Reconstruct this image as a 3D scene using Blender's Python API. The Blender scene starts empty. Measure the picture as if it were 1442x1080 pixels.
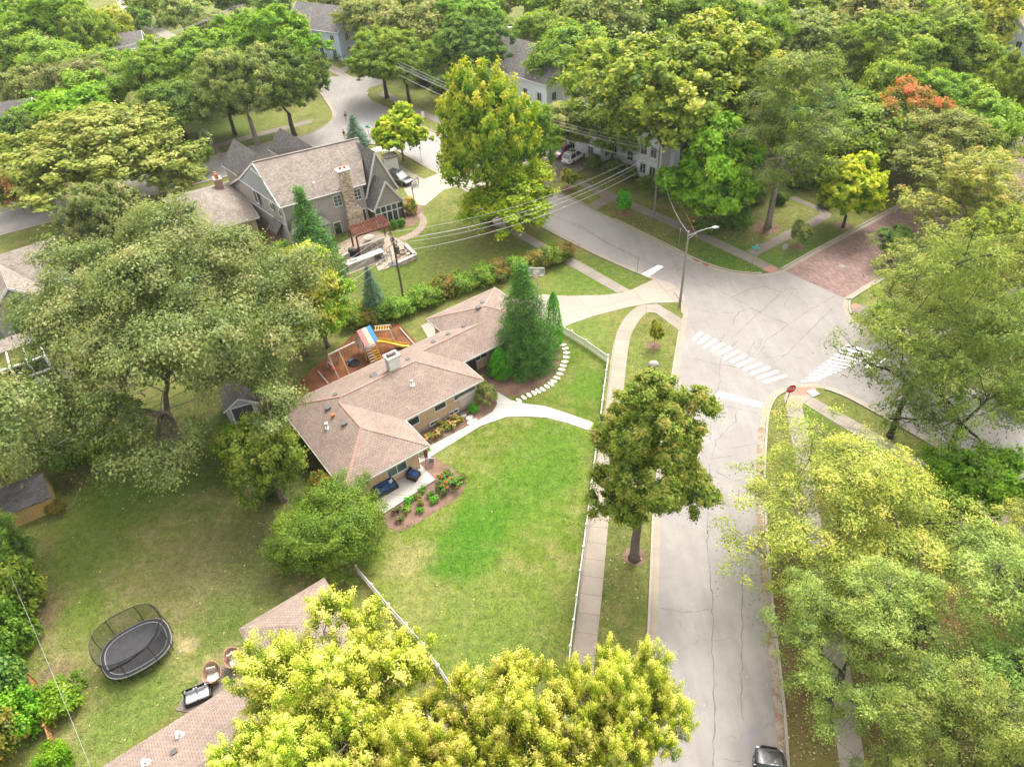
import bpy, math, random
import numpy as np
from mathutils import Vector, Matrix
R = math.radians
EXPO = 2.36
rnd = random.Random(7)
scene = bpy.context.scene
col = scene.collection
# ---------------------------------------------------------------- survey of the site
FOC, CX, CY, CAMH = 1000., 721., 540., 46.
_n = np.array([79., 1160., FOC]); _n /= np.linalg.norm(_n)
_f = np.array([0, 0, 1.])
_Y = _f - (_f @ _n) * _n; _Y /= np.linalg.norm(_Y)
_X = np.cross(_Y, -_n)
def G(x, y, z=0.):
    r = np.array([x - CX, y - CY, FOC]); p = r * ((CAMH - z) / (r @ _n))
    return Vector((float(p @ _X), float(p @ _Y), float(z)))
def depth(p):
    v = p[0] * _X + p[1] * _Y - (p[2] - CAMH) * _n
    return float(v[2])
def G2(pts, z=0.): return [G(x, y, z) for x, y in pts]
# ---------------------------------------------------------------- object helpers
def tag(o, label=None, cat=None, group=None, kind=None):
    if label: o['label'] = label
    if cat: o['category'] = cat
    if group: o['group'] = group
    if kind: o['kind'] = kind
    return o
def thing(name, label, cat, loc=(0, 0, 0), rz=0., group=None):
    o = bpy.data.objects.new(name, None); col.objects.link(o)
    o.empty_display_size = .3
    o.location = loc; o.rotation_euler = (0, 0, rz)
    return tag(o, label, cat, group)
class MB:
    def __init__(s): s.v = []; s.f = []; s.m = []
    def add(s, vs, fs, mi=0):
        b = len(s.v); s.v += [Vector(v) for v in vs]
        s.f += [tuple(i + b for i in f) for f in fs]; s.m += [mi] * len(fs)
        return s
    def poly(s, pts, mi=0): return s.add(pts, [tuple(range(len(pts)))], mi)
    def box(s, c, d, rz=0., mi=0, taper=1.):
        x, y, z = d[0] / 2, d[1] / 2, d[2] / 2; cs, sn = math.cos(rz), math.sin(rz)
        vs = []
        for k in (-1, 1):
            t = taper if k > 0 else 1.
            for a, b in ((-1, -1), (1, -1), (1, 1), (-1, 1)):
                px, py = a * x * t, b * y * t
                vs.append((c[0] + px * cs - py * sn, c[1] + px * sn + py * cs, c[2] + k * z))
        return s.add(vs, [(3, 2, 1, 0), (4, 5, 6, 7), (0, 1, 5, 4), (1, 2, 6, 5), (2, 3, 7, 6), (3, 0, 4, 7)], mi)
    def rbox(s, c, d, r=.05, rz=0., mi=0):
        # box with chamfered upright and top edges
        x, y, z = d[0] / 2, d[1] / 2, d[2] / 2; cs, sn = math.cos(rz), math.sin(rz)
        r = min(r, x * .9, y * .9, z * .9)
        def ring(ix, zz):
            out = []
            X, Y = x - ix, y - ix
            for a, b in ((-X + r, -Y), (X - r, -Y), (X, -Y + r), (X, Y - r), (X - r, Y), (-X + r, Y), (-X, Y - r), (-X, -Y + r)):
                out.append((c[0] + a * cs - b * sn, c[1] + a * sn + b * cs, c[2] + zz))
            return out
        rings = [ring(0, -z), ring(0, z - r), ring(r * .35, z - r * .35), ring(r, z)]
        vs = sum(rings, []); fs = []
        for k in range(3):
            for i in range(8):
                j = (i + 1) % 8
                fs.append((k * 8 + i, k * 8 + j, k * 8 + 8 + j, k * 8 + 8 + i))
        fs.append(tuple(range(7, -1, -1))); fs.append(tuple(range(24, 32)))
        return s.add(vs, fs, mi)
    def bar(s, p, q, w, h=None, mi=0, up=(0, 0, 1)):
        h = h or w; p = Vector(p); q = Vector(q); d = (q - p)
        if d.length < 1e-6: return s
        d.normalize(); u = Vector(up)
        if abs(d.dot(u)) > .98: u = Vector((1, 0, 0))
        a = d.cross(u).normalized(); b = a.cross(d).normalized()
        vs = [e + a * (i * w / 2) + b * (j * h / 2) for e in (p, q) for i, j in ((-1, -1), (1, -1), (1, 1), (-1, 1))]
        return s.add(vs, [(3, 2, 1, 0), (4, 5, 6, 7), (0, 1, 5, 4), (1, 2, 6, 5), (2, 3, 7, 6), (3, 0, 4, 7)], mi)
    def tube(s, pts, rad, n=8, mi=0, cap=True):
        pts = [Vector(p) for p in pts]
        if not hasattr(rad, '__len__'): rad = [rad] * len(pts)
        b = len(s.v); ref = None
        for i, p in enumerate(pts):
            d = (pts[min(i + 1, len(pts) - 1)] - pts[max(i - 1, 0)]).normalized()
            if ref is None:
                ref = Vector((1, 0, 0)) if abs(d.x) < .8 else Vector((0, 1, 0))
            a = (ref - d * ref.dot(d)).normalized(); ref = a; c = d.cross(a)
            for k in range(n):
                t = 2 * math.pi * k / n
                s.v.append(p + (a * math.cos(t) + c * math.sin(t)) * rad[i])
        for i in range(len(pts) - 1):
            for k in range(n):
                j = (k + 1) % n
                s.f.append((b + i * n + k, b + i * n + j, b + (i + 1) * n + j, b + (i + 1) * n + k)); s.m.append(mi)
        if cap:
            s.f.append(tuple(b + k for k in range(n - 1, -1, -1))); s.m.append(mi)
            e = b + (len(pts) - 1) * n
            s.f.append(tuple(e + k for k in range(n))); s.m.append(mi)
        return s
    def prism(s, poly, z0, z1, mi=0, bottom=False):
        n = len(poly)
        a = sum(poly[i][0] * poly[(i + 1) % n][1] - poly[(i + 1) % n][0] * poly[i][1] for i in range(n))
        if a < 0: poly = poly[::-1]
        vs = [(p[0], p[1], z0) for p in poly] + [(p[0], p[1], z1) for p in poly]
        fs = [tuple(range(n, 2 * n))] + [(i, (i + 1) % n, n + (i + 1) % n, n + i) for i in range(n)]
        if bottom: fs.append(tuple(range(n - 1, -1, -1)))
        return s.add(vs, fs, mi)
    def ball(s, c, r, n=10, m=7, mi=0, jit=0.):
        if not hasattr(r, '__len__'): r = (r, r, r)
        vs = []; 
        for i in range(m + 1):
            th = math.pi * i / m
            for k in range(n):
                ph = 2 * math.pi * k / n; q = 1 + rnd.uniform(-jit, jit)
                vs.append((c[0] + r[0] * q * math.sin(th) * math.cos(ph), c[1] + r[1] * q * math.sin(th) * math.sin(ph), c[2] + r[2] * q * math.cos(th)))
        fs = [(i * n + k, (i + 1) * n + k, (i + 1) * n + (k + 1) % n, i * n + (k + 1) % n) for i in range(m) for k in range(n)]
        return s.add(vs, fs, mi)
    def build(s, name, mats, parent=None, world=False, smooth=False, bevel=0):
        me = bpy.data.meshes.new(name)
        off = Vector(parent_loc(parent)) if (world and parent) else Vector((0, 0, 0))
        vs = [(v - off)[:] for v in s.v]
        me.from_pydata(vs, [], s.f)
        if not isinstance(mats, (list, tuple)): mats = [mats]
        for m in mats: me.materials.append(m)
        if len(mats) > 1: me.polygons.foreach_set('material_index', s.m)
        # uv in metres on every face: u level, v up the slope
        uv = me.uv_layers.new(name='uv')
        for p in me.polygons:
            n = p.normal
            if abs(n.z) > .999: a, b = Vector((1, 0, 0)), Vector((0, 1, 0))
            else:
                a = Vector((0, 0, 1)).cross(n).normalized(); b = n.cross(a)
            for li in p.loop_indices:
                c = Vector(s.v[me.loops[li].vertex_index])
                uv.data[li].uv = (c.dot(a), c.dot(b))
        if smooth: me.polygons.foreach_set('use_smooth', [True] * len(me.polygons))
        o = bpy.data.objects.new(name, me); col.objects.link(o)
        if parent: o.parent = parent
        if bevel:
            b = o.modifiers.new('edge', 'BEVEL'); b.width = bevel; b.segments = 2; b.limit_method = 'ANGLE'
        return o
def parent_loc(p):
    l = Vector(p.location)
    while p.parent: p = p.parent; l = l + Vector(p.location)
    return l
def copy_tree(o, parent=None):
    c = o.copy(); col.objects.link(c); c.parent = parent
    for ch in o.children: copy_tree(ch, c)
    return c
# ---------------------------------------------------------------- materials
class NT:
    def __init__(s, name):
        s.m = bpy.data.materials.new(name); s.m.use_nodes = True
        s.t = s.m.node_tree; s.n = s.t.nodes; s.l = s.t.links
        s.b = s.n['Principled BSDF']
        s.out = s.n['Material Output']
    def node(s, t, **k):
        n = s.n.new(t)
        for a, b in k.items():
            if hasattr(n, a): setattr(n, a, b)
            else: n.inputs[a].default_value = b
        return n
    def link(s, a, b): s.l.new(a, b)
    def noise(s, scale, vec=None, detail=4., rough=.6):
        n = s.node('ShaderNodeTexNoise'); n.inputs['Scale'].default_value = scale
        n.inputs['Detail'].default_value = detail; n.inputs['Roughness'].default_value = rough
        if vec is not None: s.link(vec, n.inputs['Vector'])
        return n.outputs['Fac']
    def ramp(s, fac, stops, interp='LINEAR'):
        n = s.node('ShaderNodeValToRGB'); e = n.color_ramp.elements; n.color_ramp.interpolation = interp
        while len(e) < len(stops): e.new(.5)
        for i, (p, c) in enumerate(stops):
            e[i].position = p; e[i].color = (*c, 1) if len(c) == 3 else c
        s.link(fac, n.inputs[0]); return n.outputs[0]
    def mix(s, fac, a, b, mode='MIX'):
        n = s.node('ShaderNodeMix'); n.data_type = 'RGBA'; n.blend_type = mode
        for k, v in ((0, fac), (6, a), (7, b)):
            if isinstance(v, (int, float)): n.inputs[k].default_value = v
            elif isinstance(v, tuple): n.inputs[k].default_value = (*v, 1) if len(v) == 3 else v
            else: s.link(v, n.inputs[k])
        return n.outputs[2]
    def math(s, op, a, b=None, c=None):
        n = s.node('ShaderNodeMath'); n.operation = op
        for k, v in enumerate((a, b, c)):
            if v is None: continue
            if isinstance(v, (int, float)): n.inputs[k].default_value = v
            else: s.link(v, n.inputs[k])
        return n.outputs[0]
    def pos(s): return s.node('ShaderNodeNewGeometry').outputs['Position']
    def obj(s): return s.node('ShaderNodeTexCoord').outputs['Object']
    def uv(s): return s.node('ShaderNodeTexCoord').outputs['UV']
    def scale(s, vec, sc, loc=(0, 0, 0), rot=(0, 0, 0)):
        n = s.node('ShaderNodeMapping'); n.inputs['Scale'].default_value = sc
        n.inputs['Location'].default_value = loc; n.inputs['Rotation'].default_value = rot
        s.link(vec, n.inputs['Vector']); return n.outputs[0]
    def bump(s, h, st=.3, d=.02):
        n = s.node('ShaderNodeBump'); n.inputs['Strength'].default_value = st; n.inputs['Distance'].default_value = d
        s.link(h, n.inputs['Height']); s.link(n.outputs[0], s.b.inputs['Normal'])
    def set(s, color=None, rough=.8, metal=0., spec=.3):
        if color is not None:
            if isinstance(color, tuple): s.b.inputs['Base Color'].default_value = (*color, 1)
            else: s.link(color, s.b.inputs['Base Color'])
        s.b.inputs['Roughness'].default_value = rough; s.b.inputs['Metallic'].default_value = metal
        s.b.inputs['Specular IOR Level'].default_value = spec
        return s.m
    def blobs(s, c, lst, wob=2.5, ws=.35):
        # patches (x, y, radius, colour, strength) given in plan metres
        P = s.pos(); nz = s.node('ShaderNodeTexNoise'); nz.inputs['Scale'].default_value = ws
        nz.inputs['Detail'].default_value = 6; nz.inputs['Roughness'].default_value = .65
        s.link(P, nz.inputs['Vector'])
        off = s.node('ShaderNodeVectorMath'); off.operation = 'MULTIPLY_ADD'
        s.link(nz.outputs['Color'], off.inputs[0]); off.inputs[1].default_value = (wob * 2, wob * 2, 0)
        s.link(P, off.inputs[2])
        for (x, y, r, cc, st) in lst:
            d = s.node('ShaderNodeVectorMath'); d.operation = 'DISTANCE'
            s.link(off.outputs[0], d.inputs[0]); d.inputs[1].default_value = (x + wob, y + wob, 0)
            m = s.node('ShaderNodeMapRange'); m.interpolation_type = 'SMOOTHSTEP'
            s.link(d.outputs['Value'], m.inputs[0]); m.inputs[1].default_value = r * 1.25; m.inputs[2].default_value = r * .35
            m.inputs[3].default_value = 0; m.inputs[4].default_value = st
            c = s.mix(m.outputs[0], c, cc)
        return c
def plain(name, c, rough=.7, var=.15, sc=3., metal=0., bump=0., spec=.3):
    c = tuple(x * .68 for x in c)
    t = NT(name); n = t.noise(sc, t.obj(), 5)
    a = tuple(x * (1 - var) for x in c); b = tuple(min(1, x * (1 + var)) for x in c)
    cc = t.ramp(n, [(.3, a), (.7, b)])
    if bump: t.bump(t.noise(sc * 8, t.obj(), 3), bump)
    return t.set(cc, rough, metal, spec)
def grass(name, dark, mid, light, dry, dryamt=.5, blobs=(), leaves=.0, sc=1., k=.92):
    dark, mid, light, dry = (tuple(x * k for x in q) for q in (dark, mid, light, dry)); blobs = [(*q[:3], tuple(x * k for x in q[3]), q[4]) for q in blobs]
    t = NT(name); P = t.pos()
    n1 = t.noise(.22 * sc, P, 6, .62); n2 = t.noise(1.7, P, 7, .78); n3 = t.noise(9., P, 5, .85)
    c = t.ramp(n1, [(.32, dark), (.5, mid), (.68, light)])
    d = t.math('MULTIPLY', t.ramp(t.noise(.55, t.scale(P, (1, 1, 1), (31, 7, 0)), 7, .7), [(.46, (0, 0, 0)), (.66, (1, 1, 1))]), dryamt)
    c = t.mix(d, c, dry)
    c = t.blobs(c, blobs) if blobs else c
    c = t.mix(.6, c, t.ramp(n2, [(.36, (.25, .29, .25)), (.64, (.76, .71, .62))]), 'OVERLAY')
    c = t.mix(.8, c, t.ramp(n3, [(.34, (.2, .2, .2)), (.66, (.82, .82, .8))]), 'OVERLAY')
    if leaves:
        v = t.node('ShaderNodeTexVoronoi'); v.inputs['Scale'].default_value = 2.6; t.link(P, v.inputs['Vector'])
        m = t.ramp(v.outputs['Distance'], [(.0, (1, 1, 1)), (.11, (1, 1, 1)), (.14, (0, 0, 0))])
        k = t.node('ShaderNodeSeparateColor'); t.link(v.outputs['Color'], k.inputs[0])
        m2 = t.math('GREATER_THAN', k.outputs[0], 1 - leaves)
        lc = t.ramp(k.outputs[1], [(.2, (.30, .19, .08)), (.6, (.42, .33, .14)), (.9, (.22, .12, .06))])
        c = t.mix(t.math('MULTIPLY', m, m2), c, lc)
    t.bump(n3, .5, .05)
    return t.set(c, .95, 0, .1)
def shingle(name, c, var=.22, patch=.15, course=.19, w=.32):
    t = NT(name); U = t.uv()
    b = t.node('ShaderNodeTexBrick'); t.link(U, b.inputs['Vector'])
    b.inputs['Scale'].default_value = 1; b.inputs['Brick Width'].default_value = w; b.inputs['Row Height'].default_value = course
    b.inputs['Mortar Size'].default_value = .016; b.inputs['Mortar Smooth'].default_value = .3
    b.inputs['Color1'].default_value = (*[x * (1 - var) for x in c], 1)
    b.inputs['Color2'].default_value = (*[x * (1 + var) for x in c], 1)
    b.inputs['Mortar'].default_value = (*[x * .45 for x in c], 1)
    cc = t.mix(.5, b.outputs['Color'], t.ramp(t.noise(.5, t.pos(), 5), [(.3, (.5 - patch,) * 3), (.7, (.5 + patch,) * 3)]), 'OVERLAY')
    cc = t.mix(.5, cc, t.ramp(t.noise(9, t.pos(), 3), [(.3, (.38,) * 3), (.7, (.62,) * 3)]), 'OVERLAY')
    t.bump(b.outputs['Fac'], .25, -.02)
    return t.set(cc, .93, 0, .15)
def brickmat(name, c1, c2, mort, w=.24, h=.08, ms=.012, tw=None):
    c1, c2, mort = (tuple(x * .85 for x in q) for q in (c1, c2, mort))
    t = NT(name); U = t.uv()
    b = t.node('ShaderNodeTexBrick'); t.link(U, b.inputs['Vector'])
    b.inputs['Scale'].default_value = 1; b.inputs['Brick Width'].default_value = w; b.inputs['Row Height'].default_value = h
    b.inputs['Mortar Size'].default_value = ms
    b.inputs['Color1'].default_value = (*c1, 1); b.inputs['Color2'].default_value = (*c2, 1); b.inputs['Mortar'].default_value = (*mort, 1)
    cc = t.mix(.6, b.outputs['Color'], t.ramp(t.noise(1.3, t.pos(), 6), [(.3, (.36,) * 3), (.7, (.62,) * 3)]), 'OVERLAY')
    t.bump(b.outputs['Fac'], .4, -.01)
    return t.set(cc, .9, 0, .2)
def siding(name, c, h=.18, vertical=False):
    c = tuple(x * .78 for x in c)
    t = NT(name); U = t.uv(); sp = t.node('ShaderNodeSeparateXYZ'); t.link(U, sp.inputs[0])
    q = t.math('FRACT', t.math('DIVIDE', sp.outputs[0 if vertical else 1], h))
    m = t.ramp(q, [(0, (.55,) * 3), (.1, (1, 1, 1)), (1, (.93,) * 3)])
    cc = t.mix(1., t.ramp(t.noise(.8, t.pos(), 4), [(.3, tuple(x * .9 for x in c)), (.7, tuple(min(1, x * 1.08) for x in c))]), m, 'MULTIPLY')
    t.bump(q, .3, .02)
    return t.set(cc, .7, 0, .3)
def pavement(name, c, var=.12, joint=None, rot=0., stain=.3, loc=(0, 0, 0)):
    c = tuple(x * .62 for x in c)
    t = NT(name); P = t.pos()
    cc = t.ramp(t.noise(.5, P, 7, .7), [(.3, tuple(x * (1 - var) for x in c)), (.7, tuple(x * (1 + var) for x in c))])
    cc = t.mix(.5, cc, t.ramp(t.noise(14, P, 4, .8), [(.25, (.36,) * 3), (.75, (.62,) * 3)]), 'OVERLAY')
    if joint:
        b = t.node('ShaderNodeTexBrick'); b.offset = 0
        t.link(t.scale(P, (1, 1, 1), loc, (0, 0, rot)), b.inputs['Vector'])
        b.inputs['Scale'].default_value = 1; b.inputs['Brick Width'].default_value = joint[0]; b.inputs['Row Height'].default_value = joint[1]
        b.inputs['Mortar Size'].default_value = .018
        for k, v in (('Color1', .47), ('Color2', .54), ('Mortar', .2)): b.inputs[k].default_value = (v, v, v, 1)
        cc = t.mix(.9, cc, b.outputs['Color'], 'OVERLAY')
    t.bump(t.noise(60, P, 2), .2, .01)
    return t.set(cc, .9, 0, .2)
M = {}
M['white'] = plain('white_paint', (.78, .78, .76), .5, .04)
M['whitedirty'] = plain('weathered_white', (.62, .61, .58), .7, .15, 2)
M['black'] = plain('black_metal', (.02, .02, .022), .4, .2)
M['blackfab'] = plain('black_fabric', (.03, .03, .034), .8, .2, 8)
M['dark'] = plain('dark_recess', (.02, .018, .016), .9, .2)
M['steel'] = plain('galvanised_steel', (.38, .39, .40), .45, .1, 3, .7)
M['wood'] = plain('grey_wood', (.20, .165, .13), .9, .3, 3)
M['pole'] = plain('weathered_pole_wood', (.13, .095, .07), .9, .3, 2)
M['polegrey'] = plain('grey_pole_wood', (.26, .24, .21), .9, .25, 2)
M['redwood'] = plain('red_stained_wood', (.19, .055, .035), .7, .25, 3)
M['fencewood'] = plain('orange_cedar', (.34, .15, .06), .8, .3, 3)
M['playwood'] = plain('pale_play_timber', (.46, .40, .33), .8, .2, 3)
M['yellow'] = plain('yellow_plastic', (.62, .33, .02), .4, .1)
M['red'] = plain('red_plastic', (.5, .015, .02), .4, .1)
M['blue'] = plain('blue_plastic', (.04, .17, .5), .5, .1)
M['concrete'] = plain('cast_concrete', (.42, .39, .35), .9, .15, 2)
M['wallcap'] = plain('stone_cap', (.48, .44, .39), .9, .12, 2)
M['mulch'] = None
def glassmat(name, c=(.03, .04, .045)):
    t = NT(name); return t.set(c, .06, 0, .8)
M['glass'] = glassmat('window_glass')
M['glassgreen'] = glassmat('green_window_glass', (.05, .09, .08))
t = NT('mulch_brown'); P = t.pos()
M['mulch'] = (t.bump(t.noise(20, P, 3), .6, .05), t.set(t.mix(.8, t.ramp(t.noise(.8, P, 5), [(.3, (.10, .062, .045)), (.7, (.19, .12, .09))]), t.ramp(t.noise(18, P, 4, .8), [(.25, (.2,) * 3), (.75, (.8,) * 3)]), 'OVERLAY'), .95, 0, .1))[1]
t = NT('mulch_orange'); P = t.pos()
M['mulchplay'] = (t.bump(t.noise(20, P, 3), .6, .05), t.set(t.mix(.8, t.ramp(t.noise(.5, P, 5), [(.3, (.07, .030, .016)), (.6, (.16, .065, .030)), (.75, (.25, .11, .05))]), t.ramp(t.noise(14, P, 4, .8), [(.25, (.25,) * 3), (.75, (.78,) * 3)]), 'OVERLAY'), .95, 0, .1))[1]
M['roofpink'] = shingle('brown_pink_shingle', (.192, .146, .122), .12, .13)
M['rooftan'] = shingle('tan_shingle', (.185, .157, .134))
M['roofgrey'] = shingle('grey_shingle', (.135, .125, .12))
M['roofdark'] = shingle('dark_grey_shingle', (.085, .078, .08))
M['rooforange'] = shingle('terracotta_shingle', (.38, .17, .10))
M['brickbuff'] = brickmat('buff_brick', (.52, .33, .17), (.60, .41, .23), (.48, .40, .31), .22, .075)
M['brickred'] = brickmat('red_brown_brick', (.24, .11, .06), (.36, .19, .11), (.30, .26, .22))
M['brickwhite'] = brickmat('white_painted_brick', (.66, .65, .62), (.74, .73, .70), (.45, .42, .39), .26, .09)
t = NT('field_stone'); U = t.uv()
v = t.node('ShaderNodeTexVoronoi'); v.inputs['Scale'].default_value = 2.6; t.link(t.scale(U, (1, 1.7, 1)), v.inputs['Vector'])
v2 = t.node('ShaderNodeTexVoronoi'); v2.feature = 'DISTANCE_TO_EDGE'; v2.inputs['Scale'].default_value = 2.6; t.link(t.scale(U, (1, 1.7, 1)), v2.inputs['Vector'])
k = t.node('ShaderNodeSeparateColor'); t.link(v.outputs['Color'], k.inputs[0])
cc = t.ramp(k.outputs[0], [(.1, (.28, .19, .13)), (.4, (.43, .32, .22)), (.7, (.52, .43, .33)), (.95, (.38, .35, .31))])
cc = t.mix(t.ramp(v2.outputs['Distance'], [(.03, (1, 1, 1)), (.07, (0, 0, 0))]), cc, (.20, .17, .145))
t.bump(v2.outputs['Distance'], .6, .05)
M['stone'] = t.set(cc, .9, 0, .2)
M['sidingtan'] = siding('taupe_siding', (.38, .345, .32), .4, True)
M['sidinggrey'] = siding('grey_shingle_siding', (.33, .345, .36), .25)
M['sidingblue'] = siding('pale_blue_siding', (.60, .72, .92))
M['sidingwhite'] = siding('white_siding', (.80, .83, .90))
M['sidingyellow'] = siding('yellow_board_siding', (.50, .33, .13), .3, True)
M['sidingshed'] = siding('pale_grey_siding', (.40, .41, .42), .3, True)
M['shutter'] = plain('dark_green_paint', (.03, .10, .08), .6)
M['doorgrey'] = plain('charcoal_door', (.07, .075, .08), .6)
M['navy'] = plain('navy_cushion', (.025, .065, .19), .85, .25, 6)
M['cream'] = plain('cream_cushion', (.55, .50, .45), .85, .12, 5)
M['wicker'] = plain('tan_wicker', (.40, .24, .15), .8, .35, 20)
M['wickerdark'] = plain('dark_wicker', (.05, .04, .04), .8, .4, 20)
M['greylea'] = plain('grey_leather', (.55, .56, .58), .5, .15, 4)
M['terracotta'] = plain('orange_clay', (.55, .14, .04), .7, .15)
M['pink'] = plain('faded_red_canvas', (.60, .19, .17), .8, .12, 3)
M['paleyellow'] = plain('faded_yellow_canvas', (.66, .56, .34), .8, .12, 3)
M['canvasblue'] = plain('blue_canvas', (.06, .25, .50), .8, .12, 3)
M['skin'] = plain('skin', (.45, .27, .19), .6, .05)
# ---------------------------------------------------------------- ground, roads, walks
from mathutils.geometry import tessellate_polygon
def sheet(name, pts, z, mat, kind='structure', thick=0., label=None):
    pts = [Vector((p[0], p[1], z)) for p in pts]
    n = len(pts)
    a = sum(pts[i].x * pts[(i + 1) % n].y - pts[(i + 1) % n].x * pts[i].y for i in range(n))
    if a < 0: pts.reverse()
    tris = tessellate_polygon([pts]); mb = MB()
    fs = []
    for tr in tris:
        p, q, r = (pts[i] for i in tr)
        fs.append(tuple(tr) if (q - p).cross(r - p).z > 0 else tuple(reversed(tr)))
    mb.add(pts, fs)
    if thick:
        vs = pts + [p - Vector((0, 0, thick)) for p in pts]
        mb.add(vs, [(i + n, (i + 1) % n + n, (i + 1) % n, i) for i in range(n)])
    o = mb.build(name, mat)
    return tag(o, label, None, None, kind)
def smooth_line(pts, it=2, closed=False):
    pts = [Vector(p) for p in pts]
    for _ in range(it):
        out = [] if closed else [pts[0]]
        rng = range(len(pts)) if closed else range(len(pts) - 1)
        for i in rng:
            a, b = pts[i], pts[(i + 1) % len(pts)]
            out += [a * .75 + b * .25, a * .25 + b * .75]
        if not closed: out.append(pts[-1])
        pts = out
    return pts
def offset(pts, d):
    out = []
    for i, p in enumerate(pts):
        a = pts[max(i - 1, 0)]; b = pts[min(i + 1, len(pts) - 1)]
        t = (b - a); t.z = 0; t.normalize()
        out.append(p + Vector((-t.y, t.x, 0)) * d)
    return out
def ribbon(mb, pts, d0, d1, z0, z1=None, mi=0):
    # flat strip between two offsets of a line, or a solid bar when z1 is given
    A, B = offset(pts, d0), offset(pts, d1)
    n = len(pts); zt = z0 if z1 is None else z1
    vs = [(p.x, p.y, zt) for p in A] + [(p.x, p.y, zt) for p in B]
    up = (d1 > d0)
    fs = [((i, i + 1, n + i + 1, n + i) if up else (n + i, n + i + 1, i + 1, i)) for i in range(n - 1)]
    mb.add(vs, fs, mi)
    if z1 is not None:
        for L in (A, B):
            v2 = [(p.x, p.y, z0) for p in L] + [(p.x, p.y, z1) for p in L]
            mb.add(v2, [(i, i + 1, n + i + 1, n + i) for i in range(n - 1)], mi)
    return mb
def w(p): q = G(*p); return (q.x, q.y)
DRY = (.17, .135, .06); OLV = (.085, .088, .026)
def bl(x, y, r, c, s): q = G(x, y); return (q.x, q.y, r, c, s)
M['grassbase'] = grass('rough_lawn', (.064, .086, .018), (.098, .115, .029), (.125, .142, .036), (.17, .14, .066), .65, [
    bl(600, 345, 9, (0.081, 0.113, 0.023), .7), bl(690, 330, 6, (.12, .13, .04), .7), bl(560, 405, 6, (0.067, 0.113, 0.016), .7), bl(640, 385, 6, (.12, .14, .035), .6),
    bl(1010, 355, 5, (0.048, 0.105, 0.010), .7), bl(1060, 375, 5, (0.048, 0.109, 0.010), .7), bl(1130, 370, 5, (0.048, 0.101, 0.013), .7), bl(1170, 345, 4, (0.052, 0.101, 0.016), .7),
    bl(750, 350, 4, (.07, .12, .015), .5), bl(850, 390, 5, (0.067, 0.118, 0.016), .7), bl(800, 400, 4, (.08, .13, .02), .6),
    bl(820, 470, 4, (0.085, 0.126, 0.026), .7), bl(905, 500, 4, (.10, .13, .03), .6),
    bl(1150, 920, 10, (.11, .075, .035), .8), bl(1290, 850, 7, (.12, .078, .035), .85), bl(1110, 610, 3, (.10, .11, .035), .7),
    bl(1150, 590, 2.5, (0.057, 0.101, 0.013), .7), bl(890, 800, 4, (.09, .10, .03), .7), bl(1340, 700, 6, (.07, .12, .015), .7), bl(1420, 700, 3, (.12, .10, .045), .7),
    bl(560, 200, 6, (.10, .10, .035), .6), bl(300, 190, 12, (.06, .095, .015), .7), bl(130, 245, 8, (.08, .12, .02), .8)], leaves=.35)
big = [Vector((-700, -60, 0)), Vector((700, -60, 0)), Vector((700, 900, 0)), Vector((-700, 900, 0))]
sheet('ground', big, 0, M['grassbase'])
# lawns
front = G2([(612, 622), (663, 602), (713, 589), (740, 588), (769, 590), (798, 597), (842, 613), (826, 742), (803, 920), (797, 1010), (700, 1040), (632, 960), (556, 860), (512, 800), (540, 745), (560, 745), (608, 722), (654, 690), (655, 678), (639, 660), (614, 651), (604, 640)])
M['grassfront'] = grass('front_lawn_grass', (.060, .096, .012), (.088, .126, .018), (.116, .146, .028), (.165, .158, .060), .9, [
    bl(730, 700, 5.2, (.056, .128, .010), .6), bl(770, 650, 4.5, (.054, .122, .010), .6), bl(680, 735, 2.8, (.045, .125, .008), .75), bl(650, 775, 3.2, (.040, .118, .008), .75), bl(790, 610, 3, (.06, .122, .012), .5),
    bl(575, 790, 2.2, (.19, .175, .075), .8), bl(590, 850, 3, (.15, .16, .05), .7), bl(700, 880, 5, (.10, .14, .028), .7), bl(630, 640, 1.2, (.16, .17, .06), .7), bl(815, 830, 2.5, (.14, .16, .045), .6)])
sheet('front_lawn', front, .004, M['grassfront'])
side = G2([(700, 545), (728, 568), (760, 571), (800, 583), (846, 596), (849, 560), (856, 512), (825, 488), (786, 466), (790, 490), (780, 530), (740, 550)])
sheet('side_lawn', side, .004, grass('side_lawn_grass', (.052, .088, .010), (.072, .11, .015), (.09, .126, .022), (.14, .135, .048), .7, [bl(830, 545, 2.6, (.055, .122, .010), .7), bl(770, 520, 2.5, (.14, .12, .06), .6)]))
back = G2([(90, 660), (180, 650), (330, 560), (420, 640), (520, 700), (545, 760), (480, 825), (300, 940), (160, 1075), (120, 1110), (60, 1110), (50, 960), (45, 880), (80, 740)])
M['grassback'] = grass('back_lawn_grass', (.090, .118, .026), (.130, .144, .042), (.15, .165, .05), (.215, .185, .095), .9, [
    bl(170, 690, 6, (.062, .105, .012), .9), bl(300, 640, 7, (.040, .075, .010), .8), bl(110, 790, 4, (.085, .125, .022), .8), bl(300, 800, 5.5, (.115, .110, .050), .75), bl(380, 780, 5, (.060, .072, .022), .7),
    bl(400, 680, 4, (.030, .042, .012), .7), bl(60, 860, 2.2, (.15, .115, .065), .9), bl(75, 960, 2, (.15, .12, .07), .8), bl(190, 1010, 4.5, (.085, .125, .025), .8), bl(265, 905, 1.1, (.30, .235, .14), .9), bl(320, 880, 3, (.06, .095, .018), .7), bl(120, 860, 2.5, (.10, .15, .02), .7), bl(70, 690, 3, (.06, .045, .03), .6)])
sheet('back_lawn', smooth_line(back, 2, True), .004, M['grassback'])
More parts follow.
